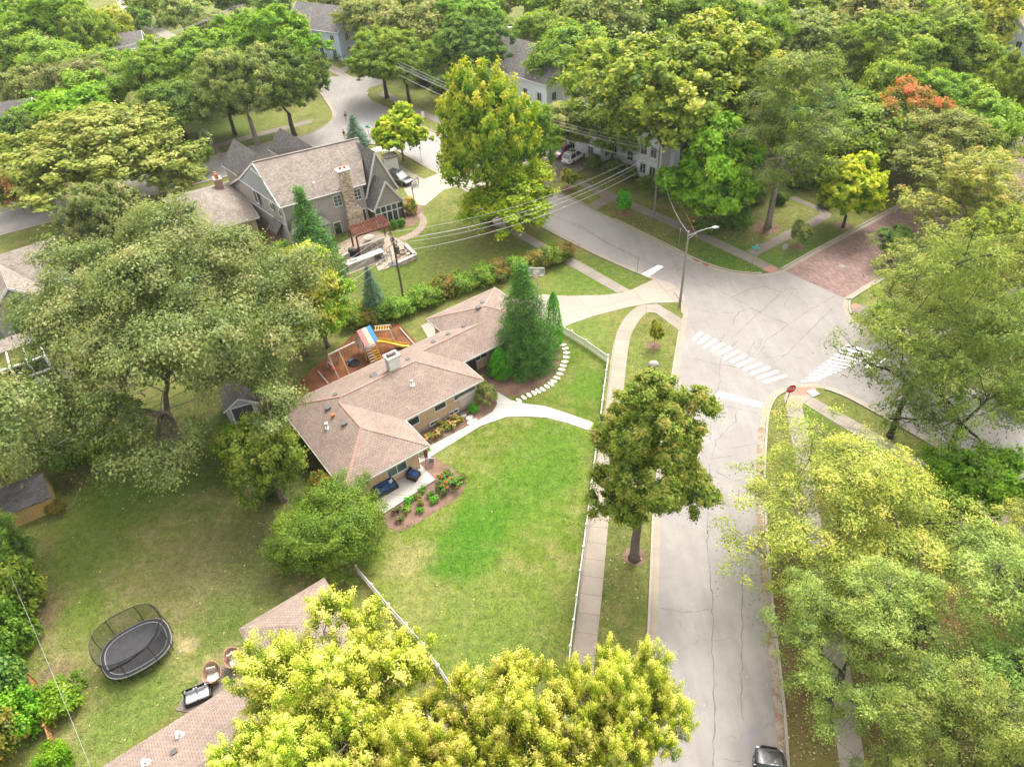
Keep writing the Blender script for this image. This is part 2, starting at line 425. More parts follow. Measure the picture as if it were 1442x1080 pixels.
# mulch beds
def bed(px, mat='mulch', z=.012, name='mulch_bed', sm=1): return sheet(name, smooth_line(G2(px), sm, True), z, M[mat], 'stuff')
tag(bed([(525, 715), (556, 752), (580, 742), (612, 722), (640, 705), (655, 690), (655, 676), (640, 660), (622, 650), (605, 640), (560, 660)]), 'dark brown mulch bed with red roses beside the porch slab')
tag(bed([(560, 628), (594, 640), (614, 628), (663, 598), (694, 581), (700, 566), (692, 545), (680, 535), (640, 560), (590, 590)]), 'brown mulch bed between the brick front wall and the white walk')
tag(bed([(668, 520), (690, 545), (715, 560), (742, 556), (772, 538), (788, 515), (792, 490), (780, 470), (760, 450), (700, 480)], sm=2), 'brown mulch bed under the big dark conifer')
tag(bed([(398, 560), (440, 520), (500, 470), (562, 455), (592, 488), (560, 510), (480, 560), (430, 600)], 'mulchplay', name='play_mulch', sm=0), 'orange wood mulch under the playset')
tag(bed([(300, 318), (340, 325), (400, 372), (440, 400), (480, 392), (440, 370), (400, 340), (350, 300)], z=.012), 'mulch bed along the grey gable wall')
tag(bed([(560, 302), (575, 325), (600, 300), (592, 285), (575, 290)], z=.012), 'mulch bed beside the glazed porch')
for i, (x, y, r) in enumerate([(1079, 321, 1.9), (878, 301, 1.05), (800, 266, .95), (921, 487, .8), (1122, 348, .95), (568, 226, .8), (1187, 318, 1.1), (893, 783, .9), (917, 514, .01), (700, 322, 1.4)]):
    if r < .1: continue
    c = G(x, y); pts = [c + Vector((math.cos(a) * r * rnd.uniform(.85, 1.12), math.sin(a) * r * rnd.uniform(.85, 1.12), 0)) for a in np.linspace(0, 2 * math.pi, 15)[:-1]]
    o = sheet('mulch_ring', smooth_line(pts, 1, True), .013, M['mulch'], 'stuff'); 
# ---- road
near_edge = [(918, 1150), (921, 1000), (926, 880), (929, 780), (931, 710), (944, 600), (957, 520), (964, 470), (969, 445), (967, 425), (957, 409), (941, 398), (913, 387), (843, 357), (767, 318), (700, 284), (650, 258), (614, 240), (588, 225), (563, 211), (545, 203.5), (522, 201), (490, 206), (420, 222), (323, 247), (298, 252), (134, 294), (0, 330), (-250, 395)]
r2_up = [(-250, 364), (0, 300), (134, 266), (283, 227), (384, 201), (437, 192), (457, 181), (470, 172), (475, 163), (470, 152), (462, 140), (455, 130)]
north = [(440, 112), (463, 108), (510, 109), (560, 82), (640, 60), (650, 68), (575, 100), (540, 118), (520, 124)]
far_edge = [(516, 130), (512, 134), (514, 140), (527, 148), (546, 156), (593, 181), (640, 203), (690, 227), (740, 251), (788, 276), (855, 308), (910, 335), (940, 350), (975, 368), (996, 376.5), (1026, 386), (1065, 390), (1090, 387.5), (1106, 382)]
r4_up = [(1189, 420), (1186.6, 431), (1190, 444), (1198, 455), (1222, 473), (1261, 496), (1442, 590), (1640, 693)]
r4_low = [(1640, 800), (1442, 694), (1389, 663), (1300, 612), (1213, 563), (1186, 550), (1160, 541.5), (1127, 540), (1103, 545), (1089, 551), (1079, 562), (1072, 580), (1069, 611), (1065, 666), (1068, 760), (1075, 853), (1090, 990), (1093, 1042), (1099, 1150)]
def sm(px, it=2): return smooth_line(G2(px), it)
E_near, E_r2u, E_far, E_r4u, E_r4l = sm(near_edge), sm(r2_up), sm(far_edge), sm(r4_up), sm(r4_low)
road = E_near + E_r2u + G2(north) + E_far + E_r4u + E_r4l
t = NT('old_grey_asphalt'); P = t.pos()
c = t.ramp(t.noise(.16, P, 7, .65), [(.3, (.164, .151, .140)), (.5, (.186, .172, .160)), (.7, (.205, .190, .178))])
c = t.mix(.55, c, t.ramp(t.noise(.9, P, 8, .75), [(.28, (.40,) * 3), (.72, (.58,) * 3)]), 'OVERLAY')
c = t.mix(.6, c, t.ramp(t.noise(22, P, 3, .8), [(.25, (.38,) * 3), (.75, (.62,) * 3)]), 'OVERLAY')
# faint wear along the lanes
st_ = t.noise(1., t.scale(P, (1.1, .07, 1), (0, 0, 0), (0, 0, R(-14))), 5, .6)
c = t.mix(.5, c, t.ramp(st_, [(.35, (.43,) * 3), (.65, (.55,) * 3)]), 'OVERLAY')
# wandering hairline cracks
v = t.node('ShaderNodeTexVoronoi'); v.feature = 'DISTANCE_TO_EDGE'; v.inputs['Scale'].default_value = .21
nv = t.node('ShaderNodeTexNoise'); nv.inputs['Scale'].default_value = .9; nv.inputs['Detail'].default_value = 6; t.link(P, nv.inputs['Vector'])
ma = t.node('ShaderNodeVectorMath'); ma.operation = 'MULTIPLY_ADD'; t.link(nv.outputs['Color'], ma.inputs[0]); ma.inputs[1].default_value = (1.6, 1.6, 0); t.link(P, ma.inputs[2]); t.link(ma.outputs[0], v.inputs['Vector'])
cr = t.math('MULTIPLY', t.ramp(v.outputs['Distance'], [(.0, (1, 1, 1)), (.006, (1, 1, 1)), (.010, (0, 0, 0))]), t.ramp(t.noise(.3, P, 3), [(.5, (0, 0, 0)), (.62, (1, 1, 1))]))
c = t.mix(t.math('MULTIPLY', cr, .55), c, (.13, .12, .12))
# worn patches and oil stains
c = t.blobs(c, [bl(1058, 1040, .9, (.16, .15, .15), .7), bl(1046, 1060, 1.0, (.15, .14, .14), .6), bl(1062, 1030, .5, (.14, .135, .135), .6), bl(540, 170, 7, (.25, .245, .25), .6), bl(600, 215, 8, (.26, .255, .255), .5), bl(800, 320, 9, (.285, .27, .265), .5)], wob=.6, ws=1.4)
t.bump(t.noise(70, P, 2), .3, .01)
sheet('road', road, .006, t.set(c, .9, 0, .2))
# brick-paved side street
t = NT('street_brick_pavers'); P = t.pos()
b = t.node('ShaderNodeTexBrick'); t.link(t.scale(P, (1, 1, 1), (0, 0, 0), (0, 0, R(-32 + 90))), b.inputs['Vector'])
b.inputs['Scale'].default_value = 1; b.inputs['Brick Width'].default_value = .42; b.inputs['Row Height'].default_value = .16; b.inputs['Mortar Size'].default_value = .02
for k_, v_ in (('Color1', (.125, .072, .062)), ('Color2', (.215, .137, .12)), ('Mortar', (.135, .103, .088))): b.inputs[k_].default_value = (*v_, 1)
c = t.mix(.8, b.outputs['Color'], t.ramp(t.noise(.6, t.scale(P, (1, 1, 1), (3, 9, 0)), 7, .7), [(.3, (.33,) * 3), (.7, (.60,) * 3)]), 'OVERLAY')
t.bump(b.outputs['Fac'], .4, -.02)
brick_l = [(1106, 382), (1170, 346), (1238, 310), (1330, 258), (1442, 195), (1560, 130)]
brick_r = [(1620, 190), (1442, 276), (1300, 353), (1240, 389), (1210, 406), (1195, 416), (1189, 420)]
sheet('brick_road', sm(brick_l, 1) + sm(brick_r, 1), .006, t.set(c, .9, 0, .2))
# ---- gutters and kerbs
M['gutter'] = pavement('gutter_concrete', (.36, .31, .24), .16)
M['kerb'] = pavement('kerb_concrete', (.40, .355, .29), .14)
def kerb(line, side, z=.010, skip=()):
    mb = MB(); ribbon(mb, line, 0, side * .52, z); o = mb.build('gutter', M['gutter']); tag(o, None, None, None, 'structure')
    segs = []; cur = []
    for p in line:
        if any((p - G(*s[0])).length < s[1] for s in skip):
            if len(cur) > 1: segs.append(cur)
            cur = []
        else: cur.append(p)
    if len(cur) > 1: segs.append(cur)
    for s in segs:
        mb = MB(); ribbon(mb, s, side * .52, side * .70, 0, .12); o = mb.build('kerb', M['kerb']); tag(o, None, None, None, 'structure')
def dense(l, d=.6):
    out = [l[0]]
    for a, b in zip(l, l[1:]):
        n = max(1, int((b - a).length / d))
        out += [a.lerp(b, (i + 1) / n) for i in range(n)]
    return out
kerb(dense(E_near), 1, skip=[((936, 396), 2.3), ((964, 455), 1.3), ((628, 245), 4.2), ((556, 207), 1.5)])
kerb(dense(E_r2u), 1)
kerb(dense(E_far), 1, skip=[((842, 302), 2), ((1090, 388), 1.2), ((740, 250), 3.5)])
kerb(dense(sm(brick_l, 1)), 1); kerb(dense(sm(brick_r, 1)), 1)
kerb(dense(E_r4u), 1, skip=[((1195, 452), 1.2)]); kerb(dense(E_r4l), 1, skip=[((1127, 540), 1.9)])
# leaf litter and bare brick gutter along the lower street
mb = MB(); ribbon(mb, dense(sm([(1067, 600), (1063, 666), (1066, 760), (1073, 853), (1089, 1000), (1094, 1060), (1099, 1150)])), .06, .50, .0135)
t = NT('leaf_litter'); P = t.pos()
t.link(t.math('MULTIPLY', t.ramp(t.noise(1.1, P, 6, .8), [(.46, (0, 0, 0)), (.60, (1, 1, 1))]), .7), t.b.inputs['Alpha'])
tag(mb.build('leaf_litter', t.set(t.ramp(t.noise(16, P, 3, .8), [(.3, (.17, .09, .05)), (.7, (.36, .22, .13))]), .95)), 'orange leaf litter in the right gutter', None, None, 'stuff')
# ---- tar-sealed cracks traced over the asphalt
cr = [[(979, 505), (1009, 513), (1040, 517), (1058, 524)], [(1012, 522), (1018, 500), (1024, 490)], [(1012, 522), (1015, 537), (1003, 560)], [(995, 566), (1040, 576), (1066, 582)], [(1038, 577), (1036, 592), (1022, 608), (1008, 620), (1002, 650), (998, 680), (997, 700), (997, 730), (996, 770), (1000, 800), (1004, 880), (1004, 940), (1006, 1010), (1003, 1080)],
    [(1001, 624), (1015, 634), (1031, 643)], [(1030, 630), (1063, 626)], [(998, 647), (1035, 641)], [(1008, 664), (1030, 676), (1045, 676), (1056, 671), (1066, 672)], [(998, 705), (1020, 711), (1042, 712)], [(1040, 690), (1040, 712)],
    [(1045, 800), (1045, 880), (1045, 960), (1045, 1014)], [(1020, 1068), (1032, 1072), (1045, 1072)], [(930, 855), (960, 862), (1004, 858)],
    [(940, 380), (962, 370), (990, 362)], [(930, 397), (960, 378), (984, 368)], [(965, 385), (995, 400), (1030, 418), (1055, 431), (1080, 445), (1110, 456)],
    [(1110, 405), (1090, 422), (1070, 440), (1046, 462), (1030, 478)], [(1072, 440), (1055, 434), (1040, 440), (1030, 458)], [(1031, 418), (1053, 408), (1075, 404), (1105, 412)],
    [(1108, 412), (1130, 422), (1140, 436)], [(1112, 405), (1125, 408)], [(1118, 408), (1104, 430)], [(975, 434), (1010, 442), (1035, 440)], [(1130, 505), (1108, 500), (1085, 504), (1072, 495), (1078, 480), (1100, 465), (1120, 450), (1160, 425), (1175, 418)],
    [(1022, 470), (1012, 485), (1025, 492), (1040, 480)], [(1060, 500), (1080, 470)], [(1100, 505), (1128, 478), (1150, 455), (1172, 435)], [(1062, 480), (1052, 505), (1073, 512)], [(790, 290), (820, 280)], [(800, 310), (830, 325), (860, 345), (900, 365), (935, 378)],
    [(826, 290), (850, 305)], [(848, 306), (862, 318), (872, 320)], [(860, 356), (885, 344), (914, 337)], [(815, 315), (835, 330)], [(770, 300), (812, 318), (850, 340), (900, 362)], [(1175, 508), (1184, 516), (1180, 526)], [(1218, 545), (1240, 540)],
    [(520, 140), (560, 172), (620, 205), (700, 250), (760, 282)], [(540, 165), (575, 170)], [(505, 150), (530, 185), (560, 200)], [(560, 180), (590, 205)]]
mb = MB()
rr = random.Random(3)
for L in cr:
    pts = dense([G(*p) for p in L], .5)
    q = [p + Vector((rr.uniform(-.09, .09), rr.uniform(-.09, .09), 0)) for p in pts]
    n = len(q); o1 = offset(q, 1.); vs = []; 
    for i in range(n):
        d = (o1[i] - q[i]).normalized(); ww = rr.uniform(.010, .040) * (1.25 if len(L) > 3 else .9)
        vs += [(q[i] + d * ww)[:2] + (.0105,), (q[i] - d * ww)[:2] + (.0105,)]
    mb.add(vs, [(2 * i + 1, 2 * i + 3, 2 * i + 2, 2 * i) for i in range(n - 1)])
tag(mb.build('road_cracks', plain('tar_seal', (.15, .14, .135), .8, .3, 2)), None, None, None, 'structure')
# ---- painted markings
t = NT('worn_road_paint'); P = t.pos()
t.link(t.ramp(t.noise(7, P, 6, .8), [(.36, (.15, .15, .15)), (.47, (1, 1, 1))]), t.b.inputs['Alpha'])
M['paint'] = t.set(t.ramp(t.noise(3, P, 4), [(.3, (.56, .55, .53)), (.7, (.72, .71, .69))]), .7)
def quadmark(name, px, z=.0135, mat='paint'):
    return tag(MB().poly(G2(px, z)).build(name, M[mat]), None, None, None, 'structure')
def bars(name, a0, a1, b0, b1, n, frac=.5):
    # bars running from line a to line b
    mb = MB(); A0, A1, B0, B1 = (G(*p, .0135) for p in (a0, a1, b0, b1))
    for i in range(n):
        t0 = i / n + .0; t1 = (i + frac) / n
        p = [A0.lerp(A1, t0), A0.lerp(A1, t1), B0.lerp(B1, t1), B0.lerp(B1, t0)]
        if ((p[1] - p[0]).cross(p[2] - p[0])).z < 0: p.reverse()
        mb.poly(p)
    return tag(mb.build(name, M['paint']), None, None, None, 'structure')
bars('crosswalk_marking', (973, 478), (1084, 543), (986, 467), (1116, 533), 12, .42)
bars('crosswalk_marking', (1127, 538), (1196, 482), (1153, 535), (1240, 497), 12, .5)
quadmark('stop_line_marking', [(1013, 551), (1074, 567), (1072, 574), (1008, 557)])
quadmark('stop_line_marking', [(903, 386), (927, 373), (935, 375.5), (913, 390)])
quadmark('stop_line_marking', [(1218, 517), (1240, 497), (1251, 502), (1231, 521)])
# manholes, drain grates, patches: cast iron set in the road
def manhole(x, y, r=.36, mat='drainiron', label=''):
    mb = MB(); c = G(x, y); n = 18
    mb.prism([(c.x + r * math.cos(a), c.y + r * math.sin(a)) for a in np.linspace(0, 2 * math.pi, n + 1)[:-1]], .005, .018)
    for k in range(-2, 3): mb.box((c.x, c.y + k * r * .3, .021), (r * 1.3, r * .1, .008))
    tag(mb.build('manhole_cover', M[mat]), label, 'manhole cover')
M['drainiron'] = plain('cast_iron', (.12, .105, .10), .7, .25)
M['rustiron'] = plain('rusty_iron', (.28, .095, .06), .8, .25)
M['paleiron'] = plain('worn_pale_iron', (.27, .25, .235), .8, .12)
manhole(935, 402.5, .38, label='round dark manhole cover at the driveway mouth')
manhole(1032, 653, .42, 'paleiron', 'pale worn manhole cover in the lower street')
manhole(1186, 375, .35, 'paleiron', 'small grey manhole cover in the brick street')
manhole(1226, 528, .5, label='round manhole cover under the locust branches')
manhole(812, 346.5, .45, 'rustiron', 'rust-red utility cover in the grass verge')
for x, y, l in ((981, 366.5, 'rust-red kerb drain grate, the one closer to the street lamp'), (994, 373, 'rust-red kerb drain grate, the one closer to the street name sign')):
    mb = MB(); c = G(x, y); a = R(127.6)
    mb.box((c.x, c.y, .012), (.85, .5, .02), a)
    for k in range(5): mb.box((c.x + (k - 2) * .15 * math.cos(a), c.y + (k - 2) * .15 * math.sin(a), .026), (.05, .44, .012), a)
    tag(mb.build('drain_grate', M['rustiron']), l, 'drain grate')
# ---- walks
M['walk'] = pavement('sidewalk_concrete', (.33, .288, .24), .12, (1.5, 1.5), R(-128))
M['walkS'] = pavement('sidewalk_slabs', (.35, .30, .243), .12, (3., 1.55), R(13.5))
M['walkbrown'] = pavement('weathered_sidewalk', (.25, .21, .18), .14, (1.5, 1.5), R(-128))
M['drive'] = pavement('driveway_concrete', (.41, .355, .29), .07, (3.2, 3.2), R(-15))
M['walkwhite'] = pavement('new_white_concrete', (.52, .49, .44), .07, (40, 1.5), R(10))
M['tactile'] = pavement('red_tactile_paver', (.42, .22, .17), .1)
M['brownpath'] = pavement('brown_paver_walk', (.36, .27, .21), .15, (.4, .2), 0)
def slab(name, px, mat, z=.03, smi=0, label=None):
    pts = G2(px); 
    if smi: pts = smooth_line(pts, smi, True)
    return sheet(name, pts, z, M[mat], thick=z)
def lane(name, L, Rr, mat, z=.03): return sheet(name, sm(L, 1) + sm(Rr, 1)[::-1], z, M[mat], thick=z)
lane('sidewalk', [(913, 429), (901, 430), (889, 437), (878, 450), (870, 464), (865, 480), (861, 500), (855, 553), (848, 600), (837, 670), (827, 742), (818, 815), (806, 920), (795, 1000), (785, 1120)],
     [(924, 441), (912, 440), (904, 446), (897, 456), (890, 468), (886.5, 480), (883, 500), (878, 553), (872, 590), (864, 670), (856, 742), (850, 815), (839, 920), (829, 1000), (818, 1120)], 'walkS')
slab('sidewalk', [(913, 429), (925, 428), (962, 450), (957, 466.5), (924, 441)], 'walk', .026)
slab('driveway', [(724, 421), (764.5, 415), (802, 417), (855, 415.5), (877, 412), (890, 408), (922, 393), (944, 398), (961, 412), (966, 424), (954, 426), (919, 427), (884, 433), (837, 445), (805, 456), (786, 464), (765, 450), (715, 442)], 'drive', .034, 0)
lane('sidewalk', [(888, 409.5), (812, 366), (781, 352), (740, 328), (700, 305), (668, 286)], [(869, 412.5), (800, 373), (770, 357.5), (728, 334), (688, 311), (660, 292)], 'walk', .025)
lane('sidewalk', [(540, 128), (600, 158), (660, 184), (706, 206), (760, 230), (808, 251), (866, 274), (925, 299), (971, 319), (1050, 355), (1097, 378.5)], [(535, 135), (594, 164), (652, 190), (700, 213), (756, 240), (814, 259), (852, 280), (913, 304), (965, 328), (1030, 358), (1082, 383)], 'walkbrown')
slab('sidewalk', [(826, 291), (838, 296), (872, 278), (858, 271)], 'walkbrown', .022)
lane('sidewalk', [(1051, 354), (1102, 328), (1156, 303), (1150, 296), (1112, 280)], [(1064, 361), (1112, 337), (1168, 308), (1172, 300), (1118, 276)], 'walkbrown', .026)
slab('tactile_pad', [(1074, 380), (1086, 373.5), (1098, 379.5), (1086, 385)], 'tactile', .036)
slab('sidewalk', [(1106, 556), (1108, 549), (1127, 545), (1150, 545), (1146, 556), (1138, 560), (1130, 567), (1131, 580), (1138.5, 613), (1144, 663), (1160, 760), (1190, 900), (1216, 1060), (1225, 1120), (1188, 1120), (1179, 1054), (1166, 960), (1140, 780), (1118, 636), (1104, 561)], 'walk', .031)
slab('tactile_pad', [(1109, 552), (1111, 548), (1127, 545.5), (1150, 545.5), (1144, 556), (1125, 557)], 'tactile', .037)
lane('sidewalk', [(1138, 556), (1190, 585), (1226, 605), (1300, 650), (1400, 714), (1442, 741), (1560, 815)], [(1130, 567), (1185, 601), (1224, 623), (1290, 664), (1388, 729), (1442, 761), (1560, 838)], 'walk', .027)
slab('sidewalk', [(1192, 436), (1212, 428), (1252, 445), (1300, 470), (1300, 482), (1240, 452)], 'walkbrown', .026)
slab('tactile_pad', [(1194, 431), (1204, 427), (1213, 431), (1203, 436)], 'tactile', .036)
slab('sidewalk', [(1300, 470), (1318, 462), (1390, 425), (1442, 398), (1442, 410), (1396, 436), (1318, 476), (1300, 482)], 'walkbrown', .026)
slab('front_walk', [(697, 550), (719, 563.6), (740, 569), (769, 572.5), (800, 583), (846, 599), (842, 611), (798, 595.5), (769, 588.5), (740, 586.5), (713, 587.5), (677, 600), (633, 627), (600, 648), (585, 655), (576, 640), (608, 627), (663.5, 598), (694, 580), (700, 569)], 'walkwhite', .05)
slab('driveway', [(566, 262), (566, 254), (599, 252), (620, 244), (614, 240), (641, 234), (700, 262), (690, 268), (645, 262), (625, 268), (614, 277), (598, 290), (582, 288)], 'drive', .034)
lane('sidewalk', [(552, 231), (577, 250), (600, 259)], [(559, 230), (590, 250), (612, 256)], 'walk', .026)
lane('sidewalk', [(645, 262), (670, 280)], [(657, 262), (682, 280)], 'walk', .026)
slab('sidewalk', [(520, 211), (537, 205), (548, 205.5), (560, 209), (553, 213), (529, 214)], 'walkwhite', .028)
slab('tactile_pad', [(540, 207), (545, 205.5), (550, 210), (545, 212)], 'tactile', .036)
lane('garden_path', [(560, 335), (575, 330), (587, 322), (593, 310), (588, 303)], [(568, 340), (582, 335), (597, 325), (603, 310), (594, 300)], 'brownpath', .02)
lane('sidewalk', [(180, 238), (271, 211.5), (360, 188), (440, 168)], [(180, 244), (271, 217), (360, 194), (440, 173)], 'walkbrown', .026)
slab('sidewalk', [(300, 206), (305, 205), (316, 222), (308, 222)], 'walkbrown', .022)
slab('sidewalk', [(455, 96), (488, 113), (498, 110), (484, 102), (520, 90), (510, 87), (478, 97), (462, 88)], 'walk', .03)
slab('driveway', [(748, 244), (766, 262), (820, 240), (860, 210), (790, 200), (755, 222)], 'walkbrown', .033)
lane('road', [(150, -30), (165, 8), (192, 32), (238, 58)], [(170, -32), (182, 6), (208, 28), (248, 50)], 'walk', .008)
lane('sidewalk', [(180, 66), (205, 60), (262, 52)], [(184, 70), (210, 64), (264, 56)], 'walk', .02)
slab('driveway', [(28, 262), (60, 268), (70, 290), (40, 300), (14, 285), (0, 255), (0, 245)], 'drive', .033)
slab('driveway', [(600, 1000), (630, 990), (680, 1120), (590, 1120)], 'drive', .034)
# concrete pads
slab('patio_slab', [(593, 459), (615, 449), (624, 464), (604, 478)], 'drive', .04)
slab('patio_slab', [(248, 1000), (262, 975), (355, 905), (420, 900), (300, 1010)], 'walkbrown', .06)
# stepping stones
SS = [(792.5, 486), (796, 491), (797.5, 497), (797, 503), (795.5, 509.5), (793, 515), (791, 520.5), (788, 526.5), (784, 532), (780, 537), (776, 541), (770, 544.5), (764, 548), (758, 551), (752, 553.5), (745, 556.5), (737.5, 560), (730.5, 564)]
stone = None
t = NT('pale_flagstone'); M['flag'] = t.set(t.ramp(t.noise(3, t.obj(), 5), [(.3, (.44, .40, .34)), (.7, (.58, .54, .47))]), .9)
words = ['nearest the arborvitae', 'second from the arborvitae', 'third from the arborvitae', 'fourth from the arborvitae', 'fifth from the arborvitae', 'sixth from the arborvitae', 'seventh from the arborvitae', 'eighth from the arborvitae', 'ninth from the arborvitae', 'ninth from the white walk', 'eighth from the white walk', 'seventh from the white walk', 'sixth from the white walk', 'fifth from the white walk', 'fourth from the white walk', 'third from the white walk', 'second from the white walk', 'nearest the white walk']
def flagstone(sx, sy, seed):
    q = random.Random(seed); k = 8
    return [(math.cos(a) * sx * q.uniform(.8, 1.1), math.sin(a) * sy * q.uniform(.8, 1.1)) for a in [2 * math.pi * i / k + q.uniform(-.2, .2) for i in range(k)]]
for i, (x, y) in enumerate(SS):
    a = G(*SS[max(0, i - 1)]); b = G(*SS[min(len(SS) - 1, i + 1)]); ang = math.atan2(b.y - a.y, b.x - a.x)
    mb = MB(); mb.prism(flagstone(.22, .42, i), 0, .045); o = mb.build('stepping_stone', M['flag'])
    o.location = G(x, y, .006); o.rotation_euler = (0, 0, ang)
    tag(o, 'cream stepping stone on the curved garden path, ' + words[i], 'stepping stone', 'stepping stones curving round the conifer bed')
for (x, y, sx, sy, l) in ((661, 588, .42, .3, 'cream flagstone in the front mulch bed, closer to the brick wall'), (665, 594, .55, .35, 'cream flagstone in the front mulch bed, touching the white walk'), (653, 585, .3, .3, 'small cream flagstone beside the window well')):
    mb = MB(); mb.prism(flagstone(sx, sy, x), 0, .05); o = mb.build('stepping_stone', M['flag']); o.location = G(x, y, .012); o.rotation_euler = (0, 0, .6)
    tag(o, l, 'stepping stone')
o = MB().ball((0, 0, .25), (.55, .42, .42), 10, 7, jit=.08).build('boulder', plain('pale_boulder', (.42, .38, .33), .9, .2, 2), smooth=True)
o.location = G(920, 516); tag(o, 'pale round boulder in the grass verge near the crosswalk', 'boulder')
# ---------------------------------------------------------------- trees and plants
def unit(v): return v / np.maximum(np.linalg.norm(v, axis=-1, keepdims=True), 1e-9)
def leafmesh(name, P, N, T, S, tone, aspect=.62):
    n = len(P); N = unit(N); T = unit(T - N * (T * N).sum(1, keepdims=True)); B = np.cross(N, T)
    s = S[:, None] * .5
    V = np.stack([P - T * s, P - B * s * aspect + T * s * .15, P + T * s, P + B * s * aspect + T * s * .15], 1).reshape(-1, 3)
    me = bpy.data.meshes.new(name)
    me.vertices.add(4 * n); me.vertices.foreach_set('co', V.astype(np.float32).ravel())
    me.loops.add(4 * n); me.loops.foreach_set('vertex_index', np.arange(4 * n, dtype=np.int32))
    me.polygons.add(n); me.polygons.foreach_set('loop_start', np.arange(0, 4 * n, 4, dtype=np.int32))
    at = me.attributes.new('tone', 'FLOAT', 'FACE'); at.data.foreach_set('value', tone.astype(np.float32))
    me.update(); me.validate()
    return me
def leafmat(name, dark, mid, light, tip, trans=.42):
    def k_(c, m=1.62):
        l = .3 * c[0] + .6 * c[1] + .1 * c[2]
        return tuple(max(.002, min(.8, (l + (x - l) * 1.12) * m)) for x in c)
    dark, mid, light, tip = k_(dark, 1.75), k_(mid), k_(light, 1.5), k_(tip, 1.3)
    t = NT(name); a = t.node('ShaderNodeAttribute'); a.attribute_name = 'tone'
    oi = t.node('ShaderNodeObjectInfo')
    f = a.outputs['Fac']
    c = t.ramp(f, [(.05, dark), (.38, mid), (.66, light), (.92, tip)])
    h = t.node('ShaderNodeHueSaturation'); t.link(c, h.inputs['Color'])
    t.link(t.math('MULTIPLY_ADD', oi.outputs['Random'], .03, .485), h.inputs['Hue'])
    t.link(t.math('MULTIPLY_ADD', oi.outputs['Random'], .25, .88), h.inputs['Value'])
    t.n.remove(t.b)
    d = t.node('ShaderNodeBsdfDiffuse'); tr = t.node('ShaderNodeBsdfTranslucent'); gl = t.node('ShaderNodeBsdfGlossy')
    gl.inputs['Roughness'].default_value = .45; gl.inputs['Color'].default_value = (.9, .95, .9, 1)
    t.link(h.outputs[0], d.inputs[0])
    hs = t.node('ShaderNodeHueSaturation'); hs.inputs['Hue'].default_value = .49; hs.inputs['Saturation'].default_value = 1.1; hs.inputs['Value'].default_value = 1.25
    t.link(h.outputs[0], hs.inputs['Color']); t.link(hs.outputs[0], tr.inputs[0])
    m = t.node('ShaderNodeMixShader'); m.inputs[0].default_value = trans; t.link(d.outputs[0], m.inputs[1]); t.link(tr.outputs[0], m.inputs[2])
    m2 = t.node('ShaderNodeMixShader'); m2.inputs[0].default_value = .012; t.link(m.outputs[0], m2.inputs[1]); t.link(gl.outputs[0], m2.inputs[2])
    t.link(m2.outputs[0], t.out.inputs[0])
    return t.m
